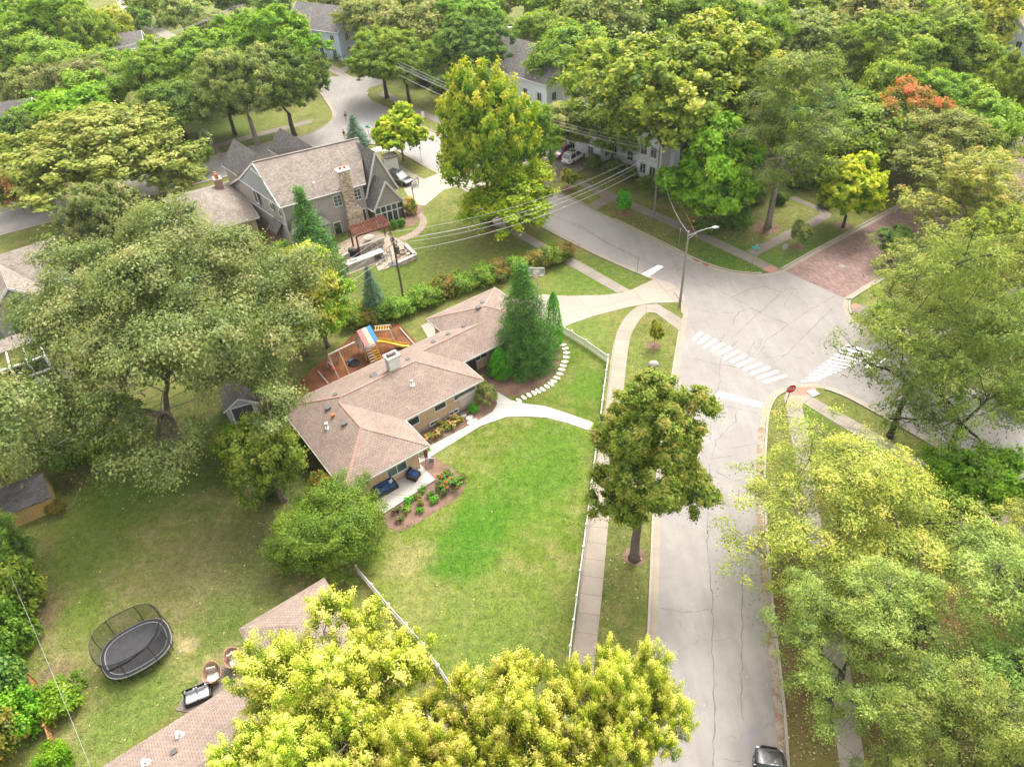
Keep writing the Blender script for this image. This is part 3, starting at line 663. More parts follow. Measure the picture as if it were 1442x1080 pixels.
LM = {
 'green':  leafmat('leaf_mid_green', (0.036, 0.070, 0.014), (0.090, 0.150, 0.026), (0.156, 0.216, 0.041), (0.240, 0.276, 0.066)),
 'bright': leafmat('leaf_bright_green', (.030, .075, .010), (.078, .165, .018), (.135, .225, .028), (.21, .28, .05)),
 'olive':  leafmat('leaf_olive_green', (0.047, 0.072, 0.022), (0.106, 0.137, 0.038), (0.179, 0.199, 0.065), (0.291, 0.274, 0.112)),
 'ytips': leafmat('leaf_green_yellow_tips', (0.038, 0.069, 0.016), (0.095, 0.143, 0.027), (0.190, 0.224, 0.045), (0.370, 0.347, 0.101)),
 'oak':    leafmat('leaf_grey_olive', (.040, .058, .020), (.088, .110, .036), (.145, .150, .062), (.235, .208, .108)),
 'tipgreen': leafmat('leaf_green_with_tan_tips', (.034, .070, .015), (.080, .138, .024), (.14, .19, .038), (.235, .23, .065)),
 'gtop': leafmat('leaf_green_gold_top', (.045, .085, .012), (.10, .15, .018), (.20, .21, .035), (.36, .315, .08)),
 'ygreen': leafmat('leaf_yellow_green', (.06, .088, .014), (.135, .168, .026), (.23, .24, .05), (.35, .32, .09)),
 'yellow': leafmat('leaf_autumn_yellow', (.065, .105, .012), (.15, .19, .026), (.285, .31, .058), (.50, .455, .165)),
 'gold':   leafmat('leaf_gold_green', (.05, .098, .012), (.115, .170, .018), (.21, .25, .028), (.35, .33, .06)),
 'locust': leafmat('leaf_locust_light', (0.053, 0.077, 0.019), (0.117, 0.147, 0.036), (0.190, 0.211, 0.058), (0.285, 0.277, 0.107)),
 'locustg': leafmat('leaf_locust_green', (0.043, 0.072, 0.018), (0.094, 0.136, 0.031), (0.159, 0.194, 0.047), (0.243, 0.260, 0.086)),
 'ylocust': leafmat('leaf_locust_yellow', (0.080, 0.105, 0.022), (0.168, 0.193, 0.040), (0.273, 0.256, 0.066), (0.412, 0.329, 0.122)),
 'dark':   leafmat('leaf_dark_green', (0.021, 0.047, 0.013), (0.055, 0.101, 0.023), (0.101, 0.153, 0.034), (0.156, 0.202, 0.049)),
 'conifer': leafmat('needle_dark_green', (.014, .038, .010), (.034, .080, .016), (.060, .125, .024), (.10, .17, .04), .15),
 'spruce': leafmat('needle_blue_green', (.020, .045, .030), (.045, .085, .055), (.075, .125, .075), (.12, .17, .10), .15),
 'arbor':  leafmat('needle_bright_green', (.018, .07, .008), (.042, .15, .014), (.075, .21, .02), (.12, .27, .03), .2),
 'juniper': leafmat('needle_juniper', (.028, .062, .010), (.055, .105, .016), (.09, .145, .024), (.13, .19, .035), .2),
 'orange': leafmat('leaf_red_orange', (.05, .075, .02), (.10, .125, .03), (.30, .15, .06), (.50, .17, .09)),
 'reddish': leafmat('leaf_burning_bush', (.035, .055, .012), (.075, .10, .02), (.17, .13, .035), (.32, .12, .06)),
 'rose':   leafmat('leaf_rose', (.03, .07, .02), (.07, .14, .03), (.12, .18, .05), (.60, .05, .035)),
 'hydra':  leafmat('leaf_hydrangea', (.05, .10, .02), (.12, .19, .03), (.42, .26, .12), (.58, .34, .22)),
}
M['bark'] = plain('grey_brown_bark', (.15, .12, .095), .95, .35, 3, 0, .4)
M['barkpale'] = plain('pale_grey_bark', (.26, .225, .19), .95, .3, 3, 0, .3)
M['barkdark'] = plain('dark_bark', (.06, .05, .042), .95, .35, 3, 0, .4)
M['twig'] = plain('bleached_dead_wood', (.45, .42, .37), .95, .2, 3)
def fib(n, g, zmin=-1.):
    z = g.uniform(zmin, 1, n); a = g.uniform(0, 2 * np.pi, n); r = np.sqrt(np.maximum(0, 1 - z * z))
    return np.stack([r * np.cos(a), r * np.sin(a), z], 1)
def limb(p, q, sag, g, k=5, wob=.06):
    p = np.array(p, float); q = np.array(q, float); L = np.linalg.norm(q - p)
    out = []
    for i in range(k + 1):
        t = i / k; x = p + (q - p) * t; x[2] += sag * L * 4 * t * (1 - t) * .5
        if 0 < i < k: x += g.normal(0, wob * L / k, 3)
        out.append(x)
    return out
def crown_broad(g, Rr, z0, z1, nl, lobe, cpl, bottom=-.35, tall=1.):
    c = np.array([0, 0, (z0 + z1) / 2]); hz = (z1 - z0) / 2
    d = fib(nl, g, bottom); d[0] = (0, 0, .8)
    # spread the lobes apart
    for _ in range(30):
        df = d[:, None] - d[None]; dist = np.linalg.norm(df, axis=2) + np.eye(nl)
        d = unit(d + .03 * (df / dist[..., None] ** 3).sum(1)); d[:, 2] = np.maximum(d[:, 2], bottom)
    rr = (g.uniform(.38, .95, nl) * np.where(d[:, 2] > .6, .85, 1.))[:, None]
    lc = c + d * np.array([Rr, Rr, hz]) * rr
    lr = g.uniform(.62, 1.25, nl) * lobe * Rr
    C = []; A = []; LI = []
    for i in range(nl):
        m = fib(cpl, g, -.55); p = lc[i] + m * lr[i] * np.array([1, 1, min(1., hz / Rr * 1.1)]) * g.uniform(.6, 1.28, (cpl, 1))
        dd = np.linalg.norm((p[:, None] - lc[None]) / lr[None, :, None], axis=2); dd[:, i] = 9
        keep = dd.min(1) > .62
        C.append(p[keep]); A.append(unit(m[keep] + .5 * unit(p[keep] - c))); LI.append(np.full(keep.sum(), i))
    return lc, lr, np.concatenate(C), np.concatenate(A), np.concatenate(LI), c
def leaves_from(g, C, A, n, cr, ls, flat=.6, up=.35, turn=.25, droop=0., toneb=0., zr=None, spread=.75, plume=0.):
    K = len(C); crs = cr * g.uniform(.65, 1.35, K)
    nn = np.maximum(4, (n * (crs / cr) ** 2).astype(int)); idx = np.repeat(np.arange(K), nn); N = len(idx)
    q = g.normal(0, 1, (N, 3)); q = unit(q) * np.minimum(1.7, .30 + np.abs(g.normal(0, .52, (N, 1))))
    ea = unit(g.normal(0, 1, (K, 3)) + A * .8)[idx]; q = q + ea * (q * ea).sum(1, keepdims=True) * .55
    off = q * crs[idx][:, None] * np.array([1, 1, flat]) * .92
    if plume:
        ax = unit(A * .55 + np.array([0, 0, .9]) + g.normal(0, .25, (K, 3)))
        q1 = g.uniform(-1, 1, N); off = off * (1 - .6 * np.abs(q1[:, None])) * .8 + ax[idx] * (q1 * plume * crs[idx])[:, None]
    if droop: off[:, 2] -= droop * (off[:, 0] ** 2 + off[:, 1] ** 2) / crs[idx]
    P = C[idx] + off
    Nn = unit(A[idx] * .6 + q * .6 + np.array([0, 0, up]) + g.normal(0, spread * .68, (N, 3)))
    T = g.normal(0, 1, (N, 3)) + A[idx] * .8 + np.array([0, 0, -.3])
    S = ls * g.uniform(.6, 1.4, N)
    ct = g.normal(0, .12, K)
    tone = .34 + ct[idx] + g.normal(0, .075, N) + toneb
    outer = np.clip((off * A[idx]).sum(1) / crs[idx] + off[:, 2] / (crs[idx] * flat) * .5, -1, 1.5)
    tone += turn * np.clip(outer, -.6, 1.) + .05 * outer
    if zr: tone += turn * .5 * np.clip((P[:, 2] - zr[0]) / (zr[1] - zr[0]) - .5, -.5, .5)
    return P, Nn, T, S, np.clip(tone, 0, 1)
def cat(parts): return [np.concatenate(x) for x in zip(*parts)]
def trunk_mesh(mb, g, base_r, fork, lc, zlow, lean=(0, 0), twigC=None, LI=None, pn=.75, twigr=.035, sides=6, flare=1.35):
    fk = np.array([lean[0], lean[1], fork])
    mb.tube([(0, 0, -.1), (lean[0] * .08, lean[1] * .08, fork * .12), (lean[0] * .5 + g.normal(0, .06), lean[1] * .5 + g.normal(0, .06), fork * .55), fk], [base_r * flare, base_r, base_r * .85, base_r * .75], 9)
    # limbs branch off one another: each lobe joins the nearest point of what has already grown
    nodes = [(fk.copy(), base_r * .72), (fk * np.array([.9, .9, .86]), base_r * .72)]
    order = np.argsort(np.linalg.norm(lc - fk, axis=1)); nprim = 0
    for i in order:
        c = lc[i]; best = None
        for p_, r_ in nodes:
            if p_[2] > c[2] + 1.5: continue
            cost = np.linalg.norm(c - p_) + .28 * np.linalg.norm(p_ - fk)
            if best is None or cost < best[0]: best = (cost, p_, r_)
        if best is None: best = (0, nodes[1][0], nodes[1][1])
        st, pr_ = best[1], best[2]; L = np.linalg.norm(c - st)
        pts = limb(st, st + (c - st) * (pn + .1), .10, g, 6, .10)
        r0 = min(pr_ * .72, base_r * .46) if pr_ > base_r * .6 else pr_ * .74
        r0 = max(r0, .045); rad = list(np.linspace(r0, max(.03, r0 * .42), len(pts)))
        mb.tube(pts, rad, sides)
        for k in range(1, len(pts)): nodes.append((np.array(pts[k]), rad[k]))
        if twigC is not None:
            T = twigC[LI == i]
            for k in range(min(len(T), 7)):
                q = limb(pts[-1 - (k % 3)], T[k] * .9 + np.array(pts[-1]) * .1, .06, g, 3, .12)
                mb.tube(q, list(np.linspace(min(r0 * .4, .08), twigr * .5, 4)), 4, cap=False)
PROTO = {}
def proto(key, build):
    if key not in PROTO: PROTO[key] = build()
    return PROTO[key]
def mk_broad(seed, Rr, H, base=.25, nl=16, lobe=.36, cpl=22, n=110, cr=None, ls=.26, trunk=.03, flat=.7, turn=.22, fork=None, lean=(0, 0), up=.35, bottom=-.35, pn=.8, plume=0., off=(0, 0), tw=.035, holes=()):
    g = np.random.default_rng(seed)
    lc, lr, C, A, LI, c = crown_broad(g, Rr, H * base, H, nl, lobe, cpl, bottom)
    o3 = np.array([off[0], off[1], 0.]); lc = lc + o3; C = C + o3
    for hx_, hy_, hz_, hr_ in holes:
        kp_ = np.linalg.norm(C - np.array([hx_, hy_, hz_]), axis=1) > hr_; C, A, LI = C[kp_], A[kp_], LI[kp_]
    cr = cr or Rr * .13
    P = leaves_from(g, C, A, n, cr, ls, flat, up, turn, zr=(H * base, H), plume=plume)
    mb = MB(); trunk_mesh(mb, g, H * trunk, H * (fork or base + .06), lc, 0, lean, C, LI, pn, tw)
    return leafmesh('crown', *P), mb
def mk_locust(seed, Rr, H, base=.45, nl=20, n=90, ls=.22, pads=9, trunk=.02, lean=(0, 0), turn=.25, padr=.2, forkz=.35):
    # feathery, layered crown with limbs that show between flat sprays
    g = np.random.default_rng(seed)
    C = []; A = []; LI = []; lc = []
    for i in range(nl):
        t = (i + .5) / nl; a = i * 2.4 + g.normal(0, .25); r = Rr * (g.uniform(.35, .88) if t < .8 else g.uniform(0, .4))
        z = H * (base + (1 - base) * (t ** .8)) * g.uniform(.93, 1.0); z -= .18 * H * (r / Rr) ** 2
        e = np.array([r * math.cos(a), r * math.sin(a), z]); lc.append(e)
        for k in range(pads):
            o = g.normal(0, 1, 3) * np.array([1, 1, .28]) * Rr * padr
            C.append(e + o); A.append(unit(np.array([math.cos(a) * .6, math.sin(a) * .6, .8]) + g.normal(0, .2, 3))); LI.append(i)
    C = np.array(C); A = np.array(A); LI = np.array(LI)
    P = leaves_from(g, C, A, n, Rr * .11, ls, .42, .7, turn, droop=.35, zr=(H * base, H), spread=.6)
    P = list(P)
    mb = MB(); trunk_mesh(mb, g, H * trunk, H * forkz, lc, 0, lean, C, LI, .95, .03)
    return leafmesh('crown', *P, aspect=.42), mb
def mk_cone(seed, Rr, H, layers=26, per=11, n=34, ls=.2, droop=.12, base=.03, power=.85, trunk=.02, gap=0.):
    g = np.random.default_rng(seed); C = []; A = []; rad = []
    mb = MB(); mb.tube([(0, 0, -.1), (0, 0, H * .97)], [H * trunk, .02], 7)
    for i in range(layers):
        t = i / (layers - 1); z = H * (base + (1 - base) * t); r = Rr * (1 - t) ** power * (1 - .25 * max(0, .12 - t) / .12)
        k = max(4, int(per * (1 - t * .55)))
        for j in range(k):
            a = 2 * math.pi * (j + g.uniform(-.35, .35)) / k + i * 1.3; rr = r * g.uniform(.82, 1.12)
            m = max(2, int(rr / (Rr * .16)))
            for q in range(m):
                s = (q + 1) / m
                if s < .35 and t < .8 and gap == 0: continue
                C.append((math.cos(a) * rr * s, math.sin(a) * rr * s, z - droop * rr * s * s + g.normal(0, .04) * Rr)); A.append((math.cos(a), math.sin(a), .35))
            if i % 2 == 0: mb.tube([(0, 0, z), (math.cos(a) * rr * .9, math.sin(a) * rr * .9, z - droop * rr)], [.04, .015], 4, cap=False)
    C = np.array(C); A = unit(np.array(A))
    P = leaves_from(g, C, A, n, Rr * .13 + .05, ls, .55, .25, .2, spread=.55)
    tip = leaves_from(g, np.array([[0, 0, H * .98], [0, 0, H * .95]]), np.array([[0, 0, 1.], [0, 0, 1.]]), n // 2, Rr * .03, ls * .6, 2.5)
    P = cat([P, tip])
    return leafmesh('crown', *P, aspect=.35), mb
def mk_column(seed, Rr, H, n=5000, ls=.16, power=.6, lump=.12):
    g = np.random.default_rng(seed); z = g.uniform(0, 1, n) ** 1.1
    a = g.uniform(0, 2 * np.pi, n); ph = g.uniform(0, 6.28, 6)
    prof = np.minimum(1, (z / .14 + .35)) * (1 - z ** 2.2) ** power
    lumpv = 1 + lump * np.sin(a * 5 + z * 9 + ph[0]) + lump * np.sin(a * 8 - z * 23 + ph[1]) * .8
    r = Rr * prof * lumpv * g.uniform(.78, 1.04, n)
    P = np.stack([r * np.cos(a), r * np.sin(a), z * H + .05], 1)
    out = np.stack([np.cos(a), np.sin(a), np.full(n, .35)], 1)
    N = unit(out + g.normal(0, .5, (n, 3))); T = np.stack([np.zeros(n), np.zeros(n), np.ones(n)], 1) + g.normal(0, .5, (n, 3)) + out * .4
    tone = np.clip(.40 + .9 * (lumpv - 1) + g.normal(0, .13, n), 0, 1)
    mb = MB(); mb.tube([(0, 0, -.1), (0, 0, H * .8)], [.08, .03], 6)
    return leafmesh('crown', P, N, T, ls * g.uniform(.6, 1.4, n), tone, .4), mb
def mk_bush(seed, rx, ry, h, nl=7, cpl=16, n=60, ls=.12, cr=None, turn=.2, round_=False):
    g = np.random.default_rng(seed)
    if round_:
        d = fib(70, g, -.3); C = d * np.array([rx, ry, h * .55]) * .86 + np.array([0, 0, h * .45]); A = d; cr = cr or .22 * rx
    else:
        a = g.uniform(0, 2 * np.pi, nl); rr = g.uniform(.15, .62, nl)
        lc = np.stack([np.cos(a) * rx * rr, np.sin(a) * ry * rr, h * g.uniform(.35, .62, nl)], 1); lr = g.uniform(.35, .5, nl)
        C = []; A = []
        for i in range(nl):
            d = fib(cpl, g, -.5); C.append(lc[i] + d * np.array([rx, ry, h]) * lr[i] * g.uniform(.75, 1.15, (cpl, 1))); A.append(d)
        C = np.concatenate(C); A = np.concatenate(A); C[:, 2] = np.maximum(C[:, 2], .1); cr = cr or .2 * min(rx, ry)
    P = list(leaves_from(g, C, A, n, cr, ls, .75, .3, turn)); P[0][:, 2] = np.maximum(P[0][:, 2], .03)
    mb = MB()
    for k in range(5):
        q = C[g.integers(len(C))]; mb.tube([(q[0] * .1, q[1] * .1, 0), tuple(q * .9)], [.035, .01], 5, cap=False)
    return leafmesh('foliage', *P), mb
tree_no = [0]
def plant(key, builder, loc, sx, sz, rot, mat, bark, name, label, cat, group=None, parts=('trunk', 'crown'), sy=None):
    cm, mb = proto(key, builder)
    if not isinstance(cm, dict): PROTO[key] = (dict(raw=cm, mats={}), mb); cm = PROTO[key][0]
    # one crown mesh per leaf material, shared by its copies
    if mat not in cm['mats']:
        me = cm['raw'] if not cm['mats'] else cm['raw'].copy()
        me.materials.clear(); me.materials.append(LM[mat]); cm['mats'][mat] = me
    t = thing(name, label, cat, loc, rot, group); t.scale = (sx, sy or sx, sz)
    if parts[0]:
        kb = '_tm_' + bark
        if kb not in cm:
            o = mb.build(parts[0], M[bark], t, smooth=True); cm[kb] = o.data
        else:
            o = bpy.data.objects.new(parts[0], cm[kb]); col.objects.link(o); o.parent = t
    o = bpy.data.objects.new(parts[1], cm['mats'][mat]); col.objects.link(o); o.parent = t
    return t
# prototypes: nominal height 10 unless heroic
B = {
 'b1': lambda: mk_broad(11, 4.6, 10, .22, 17, .34, 24, 100, .62, .30),
 'b2': lambda: mk_broad(12, 4.2, 10, .2, 14, .38, 26, 100, .66, .30),
 'b3': lambda: mk_broad(13, 5.0, 10, .3, 20, .30, 20, 100, .62, .28),
 'b4': lambda: mk_broad(14, 3.8, 10, .12, 18, .33, 22, 100, .55, .27),
 'B1': lambda: mk_broad(15, 7.6, 16, .2, 34, .24, 24, 120, .82, .29, .026, plume=.5),
 'B2': lambda: mk_broad(16, 7.2, 16, .22, 34, .25, 24, 120, .84, .29, .026, plume=.3),
 'B3': lambda: mk_broad(17, 6.0, 16, .14, 28, .30, 24, 100, .86, .31, .026, plume=.9),
 'L1': lambda: mk_locust(34, 8., 16, .34, 38, 60, .26, 13, .022, padr=.15, forkz=.3),
 'LT': lambda: mk_locust(35, 6., 16, .40, 34, 85, .24, 11, .02, padr=.17, forkz=.42),
 'low': lambda: mk_broad(54, 3.4, 10, .03, 26, .30, 24, 100, .58, .28, .024, bottom=-.75, plume=.5),
 'far1': lambda: mk_broad(21, 4.6, 10, .18, 14, .36, 18, 60, .72, .40),
 'far2': lambda: mk_broad(22, 4.4, 10, .2, 16, .33, 16, 60, .68, .38),
 'far3': lambda: mk_broad(23, 4.8, 10, .15, 12, .40, 20, 60, .75, .40),
 'l1': lambda: mk_locust(31, 5., 10, .42, 24, 75, .24, 10),
 'l2': lambda: mk_locust(32, 5., 10, .45, 28, 75, .22, 10, padr=.17),
 'l3': lambda: mk_locust(33, 4.6, 10, .25, 30, 90, .22, 10, padr=.18),
 'c1': lambda: mk_cone(41, 2.2, 10),
 'c2': lambda: mk_cone(42, 2.6, 10, 24, 11, 55, .18, .22, gap=1),
 'small1': lambda: mk_broad(51, 4.2, 10, .2, 16, .34, 24, 90, .7, .5, .018, turn=.3, plume=.7),
 'spiky': lambda: mk_broad(53, 3.2, 10, .12, 20, .32, 26, 80, .55, .42, .018, turn=.3, plume=1.2),
 'small2': lambda: mk_broad(52, 4.2, 10, .2, 9, .42, 16, 60, .9, .8, .018),
 'bush1': lambda: mk_bush(61, 2., 2., 2.2, 8, 16, 60, .2),
 'bush2': lambda: mk_bush(62, 2., 2., 2.6, 9, 14, 60, .22),
 'round': lambda: mk_bush(63, 1., 1., 1.6, round_=True, n=60, ls=.11),
 'plantlet': lambda: mk_bush(64, .45, .45, .55, 4, 8, 22, .10),
}
NOMH = {'LT': 16., 'B1': 16., 'B2': 16., 'B3': 16., 'L1': 16.}
FORM = {'LT': 6., 'low': 3.4, 'B1': 7.6, 'B2': 7.2, 'B3': 6., 'L1': 8., 'b1': 4.6, 'b2': 4.2, 'b3': 5., 'b4': 3.8, 'far1': 4.6, 'far2': 4.4, 'far3': 4.8, 'l1': 5., 'l2': 5., 'l3': 4.6, 'c1': 2.2, 'c2': 2.6, 'small1': 4.2, 'spiky': 3.2, 'small2': 4.2}
def tree(key, top, half, H, mat, label, base=None, bark='bark', rot=None, group=None, name='tree', cat='tree'):
    """top = where the crown's top stands in the survey picture, half = crown half width there, H = height in metres"""
    if base:
        b0 = G(*base)
        hs = [h_ * .1 for h_ in range(15, 300)]
        def py_(h_):
            v = b0.x * _X + b0.y * _Y - (h_ - CAMH) * _n; return v[1] / v[2] * FOC + CY
        ha = min(hs, key=lambda h_: abs(py_(h_) - top[1])); H = min(max(ha, H * .7), H * 1.55)
    loc = G(*base) if base else G(top[0], top[1], H * .93)
    loc = Vector((loc.x, loc.y, 0))
    Rm = half * depth((loc.x, loc.y, H * .6)) / FOC
    sx = Rm / (FORM[key] * .98); sz = H / NOMH.get(key, 10.)
    return plant(key, B[key], loc, sx, sz, rnd.uniform(0, 6.28) if rot is None else rot, mat, bark, name, label, cat, group)
# ---- the trees themselves, near to far
# great oak over the back lawn
plant('oak', lambda: mk_broad(101, 14.2, 19.5, .2, 60, .165, 22, 190, .98, .205, .032, .62, .16, .26, (.8, -.8), .4, -.6, .92, 0., tuple((G(242, 482, 11.5) - G(258, 640))[:2]), .05, [(*((G(x_, y_, z_ * 1.1) - G(258, 640))[:2]), z_, r_) for x_, y_, r_ in ((232, 552, 2.7), (165, 545, 1.7), (290, 470, 1.6), (334, 560, 2.5)) for z_ in (6.5, 9, 11.5, 14, 16.5)]), G(258, 640), 1.03, 1.10, 0, 'oak', 'bark', 'oak_tree', 'huge grey-green oak with tan tips and bare twisting limbs spreading over the back lawn', 'tree', sy=1.16)
plant('maple_verge', lambda: mk_broad(102, 4.6, 19.4, .13, 32, .235, 24, 240, .58, .17, .020, .62, .34, .2, (.1, .2), .35, -.4, .85, .5, (.7, .3)), G(893, 786), 1., 1, 0, 'tipgreen', 'bark', 'maple_tree', 'green maple with tan tips standing alone in the verge beside the lower street', 'tree')
YM = lambda: mk_broad(103, 5.8, 13., .2, 34, .215, 22, 300, .60, .12, .02, .85, .3, .2, (0, 0), .5, -.2, .85, 1.1)
def ym(px, r, sz, rot, mat, label):
    c = G(*px, 9. * sz); plant('ymaple', YM, Vector((c.x, c.y, 0)), r / 5.8, sz, rot, mat, 'barkpale', 'maple_tree', label, 'tree', 'yellow maples in the front row')
ym((462, 975), 5.6, 1.0, 0., 'yellow', 'yellow maple in front of the brown-pink roof, spreading widest of the foreground trees')
ym((722, 1045), 4.4, 1.0, 2.1, 'yellow', 'yellow maple rising between the white fence corner and the pale drive')
ym((882, 990), 3.3, 1.0, 4.2, 'yellow', 'yellow-green maple over the foot of the left sidewalk, beside the lower street')
ym((590, 1085), 3.6, 1.0, 3.3, 'yellow', 'yellow maple at the bottom edge over the pale drive')
ym((410, 1090), 4.0, 1.0, 1.3, 'yellow', 'yellow maple at the bottom edge over the brown-pink roof')
# right side honey locusts
tree('L1', (1345, 318), 112, 16, 'locust', 'tall pale-green locust whose trunk stands in the grass beside the right-hand street corner', (1253, 615), 'barkdark', .4, 'locusts along the right-hand street', 'locust_tree')
tree('L1', (1400, 420), 105, 15.5, 'locustg', 'tall pale-green locust leaning to the right behind the corner sidewalk', (1322, 660), 'barkdark', 2.6, 'locusts along the right-hand street', 'locust_tree')
tree('L1', (1370, 330), 100, 15, 'locust', 'tall pale-green locust over the far kerb of the right-hand street', (1350, 560), 'barkdark', 1.2, 'locusts along the right-hand street', 'locust_tree')
tree('l2', (1300, 335), 85, 12.5, 'locust', 'pale-green locust on the corner beside the brick street', (1290, 480), 'bark', 4.2, 'locusts along the right-hand street', 'locust_tree')
plant('ylocust', lambda: mk_locust(104, 6.2, 11.5, .32, 34, 160, .14, 12, .02, (0, 0), .3, .15, .25), G(1168, 805), 1.34, 1.05, .6, 'ylocust', 'bark', 'locust_tree', 'broad yellow locust standing between the two right-hand sidewalks', 'tree')
plant('glocust', lambda: mk_locust(105, 5.2, 13., .34, 30, 165, .135, 11, .022, (.3, .2), .25, .17, .25), G(1165, 985), 1.0, .95, 0, 'locust', 'barkdark', 'locust_tree', 'light green locust over the right sidewalk near the black car', 'tree')
plant('glocust', lambda: 0, G(1330, 960), 1.15, 1.0, 2.2, 'locust', 'barkdark', 'locust_tree', 'light green locust with pale bare limbs over the leaf-strewn ground at lower right', 'tree')
plant('glocust', lambda: 0, G(1290, 1120), .85, 1.0, 3.9, 'locust', 'barkdark', 'locust_tree', 'light green locust at the bottom edge beside the brown sidewalk slab', 'tree')
plant('glocust', lambda: 0, G(1430, 1060), 1.05, 1.05, 5., 'locustg', 'barkdark', 'locust_tree', 'green locust filling the bottom right corner', 'tree')
plant('glocust', lambda: 0, G(1470, 830), 1.0, .9, 1.1, 'ylocust', 'barkdark', 'locust_tree', 'yellowish locust below the bare white tree', 'tree')
tree('b2', (1345, 640), 55, 6, 'bright', 'low bright green tree in the strip below the right-hand street', (1350, 720), 'bark')
# upper right
tree('LT', (1120, 62), 88, 19, 'locustg', 'tall forked locust with a long bare grey trunk in a mulch ring', (1081, 321), 'barkpale', 2.2, None, 'locust_tree')
tree('low', (996, 158), 66, 11.5, 'bright', 'bright green maple beside the right-hand utility pole', (992, 326), 'bark', 1.0)
tree('B1', (905, 20), 155, 18, 'ytips', 'huge spreading oak with yellow-green tips above the parked cars', (958, 262), 'barkdark', 1.1, None, 'oak_tree')
tree('spiky', (1208, 222), 42, 6.5, 'gold', 'bright yellow-green tree beside the brick street', (1187, 320), 'barkdark', 2.)
tree('b3', (1288, 126), 50, 12, 'orange', 'tree with red-orange leaves among the green crowns', None, 'barkdark')
tree('b2', (1240, 150), 60, 10.5, 'green', 'green tree standing in front of the red-orange one', None, 'barkdark')
tree('l2', (1345, 168), 92, 12, 'locust', 'flat-topped light green locust behind the brick street', None, 'barkdark', 2., None, 'locust_tree')
tree('l1', (1400, 228), 88, 12, 'ylocust', 'yellow-tan locust hanging over the far right of the brick street', None, 'bark', .2, None, 'locust_tree')
tree('l2', (1305, 240), 62, 10.5, 'ylocust', 'yellow-tan locust leaning over the brick street', (1345, 330), 'barkpale', 3., None, 'locust_tree')
tree('l1', (1432, 300), 60, 9, 'ygreen', 'yellow-green tree behind the far sidewalk of the brick street', None, 'barkdark')
tree('b2', (1222, 325), 27, 3.6, 'dark', 'small dark green tree hanging over the brick street kerb', (1255, 370), 'barkdark')
tree('B1', (1322, 18), 98, 16, 'green', 'big mid-green tree towards the upper right', None, 'bark', .5)
tree('B2', (1350, 10), 42, 17, 'olive', 'yellow-olive crown rising behind the big green tree', None, 'bark')
tree('b2', (1262, 88), 36, 12, 'ytips', 'bright fresh-green tree behind the red-orange one', None, 'bark')
tree('B1', (1432, 80), 46, 13, 'green', 'green tree with yellow edge at the right border', None, 'bark')
tree('b2', (1170, 130), 55, 10, 'dark', 'dark tree behind the tall forked locust', None, 'barkdark')
tree('c2', (1152, 175), 30, 9, 'dark', 'dark conifer standing behind the long grey trunk', None, 'barkdark', 0, None, 'conifer', 'conifer')
tree('b2', (1070, 175), 45, 8, 'gold', 'yellow-green small tree between the bright maple and the forked locust', None, 'bark')
tree('B1', (1042, 5), 66, 17, 'green', 'mid-green tree right of the huge spreading oak', None, 'bark')
tree('B2', (1150, 22), 62, 13, 'olive', 'grey-green tree above the tall forked locust', None, 'bark')
tree('b2', (1215, 45), 50, 12, 'green', 'dull green tree between the grey-green tree and the big mid-green one', None, 'bark')
tree('far2', (1240, -15), 60, 14, 'olive', 'pale olive tree at the top edge above the big mid-green one', None, 'bark')
tree('far1', (1130, -12), 45, 12, 'green', 'green tree at the top edge beside the metal-roofed house', None, 'bark')
tree('far3', (1395, -15), 48, 14, 'ygreen', 'yellow-green tree at the top edge beside the blue-grey house', None, 'bark')
tree('far1', (1320, -25), 50, 14, 'green', 'green tree at the top edge towards the right', None, 'bark')
tree('far2', (1440, -20), 40, 11, 'green', 'green tree in the top right corner', None, 'bark')
# upper middle
tree('B3', (700, 72), 72, 15.5, 'gtop', 'tall yellow-green tree with golden top beside the upper street', (690, 318), 'bark', .5)
tree('b2', (712, 238), 62, 7.5, 'gold', 'low bushy yellow-green tree at the foot of the tall golden-topped one', (718, 322), 'bark', 2.)
tree('small1', (565, 152), 36, 5.6, 'gold', 'small round yellow maple in a mulch ring on the verge by the drive', (568, 226), 'bark', 1.)
tree('B2', (552, 38), 52, 13, 'green', 'dark green maple at the street bend, the one nearer the bend', (545, 138), 'barkdark', .8)
tree('B1', (600, 45), 50, 13, 'green', 'dark green maple by the street bend, standing further along the sidewalk', (577, 146), 'barkdark', 3.)
tree('B1', (655, 28), 60, 14, 'dark', 'dark green tree left of the golden-topped tree', None, 'barkdark')
tree('B2', (660, -5), 55, 14, 'green', 'mid-green tree behind the grey shingled roof', None, 'bark')
tree('b3', (520, 2), 48, 12, 'olive', 'olive tree beside the blue house', None, 'bark')
tree('far2', (590, -5), 55, 14, 'olive', 'pale olive tree above the street bend', None, 'bark')
tree('far1', (560, -38), 60, 13, 'green', 'green tree at the top edge behind the blue house', None, 'bark')
tree('far3', (650, -42), 58, 13, 'olive', 'grey-olive tree at the top edge left of the grey shingled roof', None, 'bark')
tree('far1', (690, -25), 38, 12, 'olive', 'thin grey-olive tree at the top edge beside the small top house', None, 'bark')
tree('far2', (840, -15), 58, 15, 'olive', 'yellow-olive tree at the top edge beside the small top house', None, 'bark')
tree('far3', (915, -25), 58, 14, 'green', 'green tree at the top edge behind the huge spreading oak', None, 'bark')
tree('far1', (985, -15), 45, 13, 'tipgreen', 'tan-tipped tree at the top edge behind the huge spreading oak', None, 'bark')
tree('b2', (800, 40), 48, 12, 'green', 'green tree between the grey shingled roof and the huge oak', None, 'barkdark')
tree('b4', (800, 145), 40, 9.5, 'olive', 'olive tree between the golden-topped tree and the parked cars', None, 'barkdark')
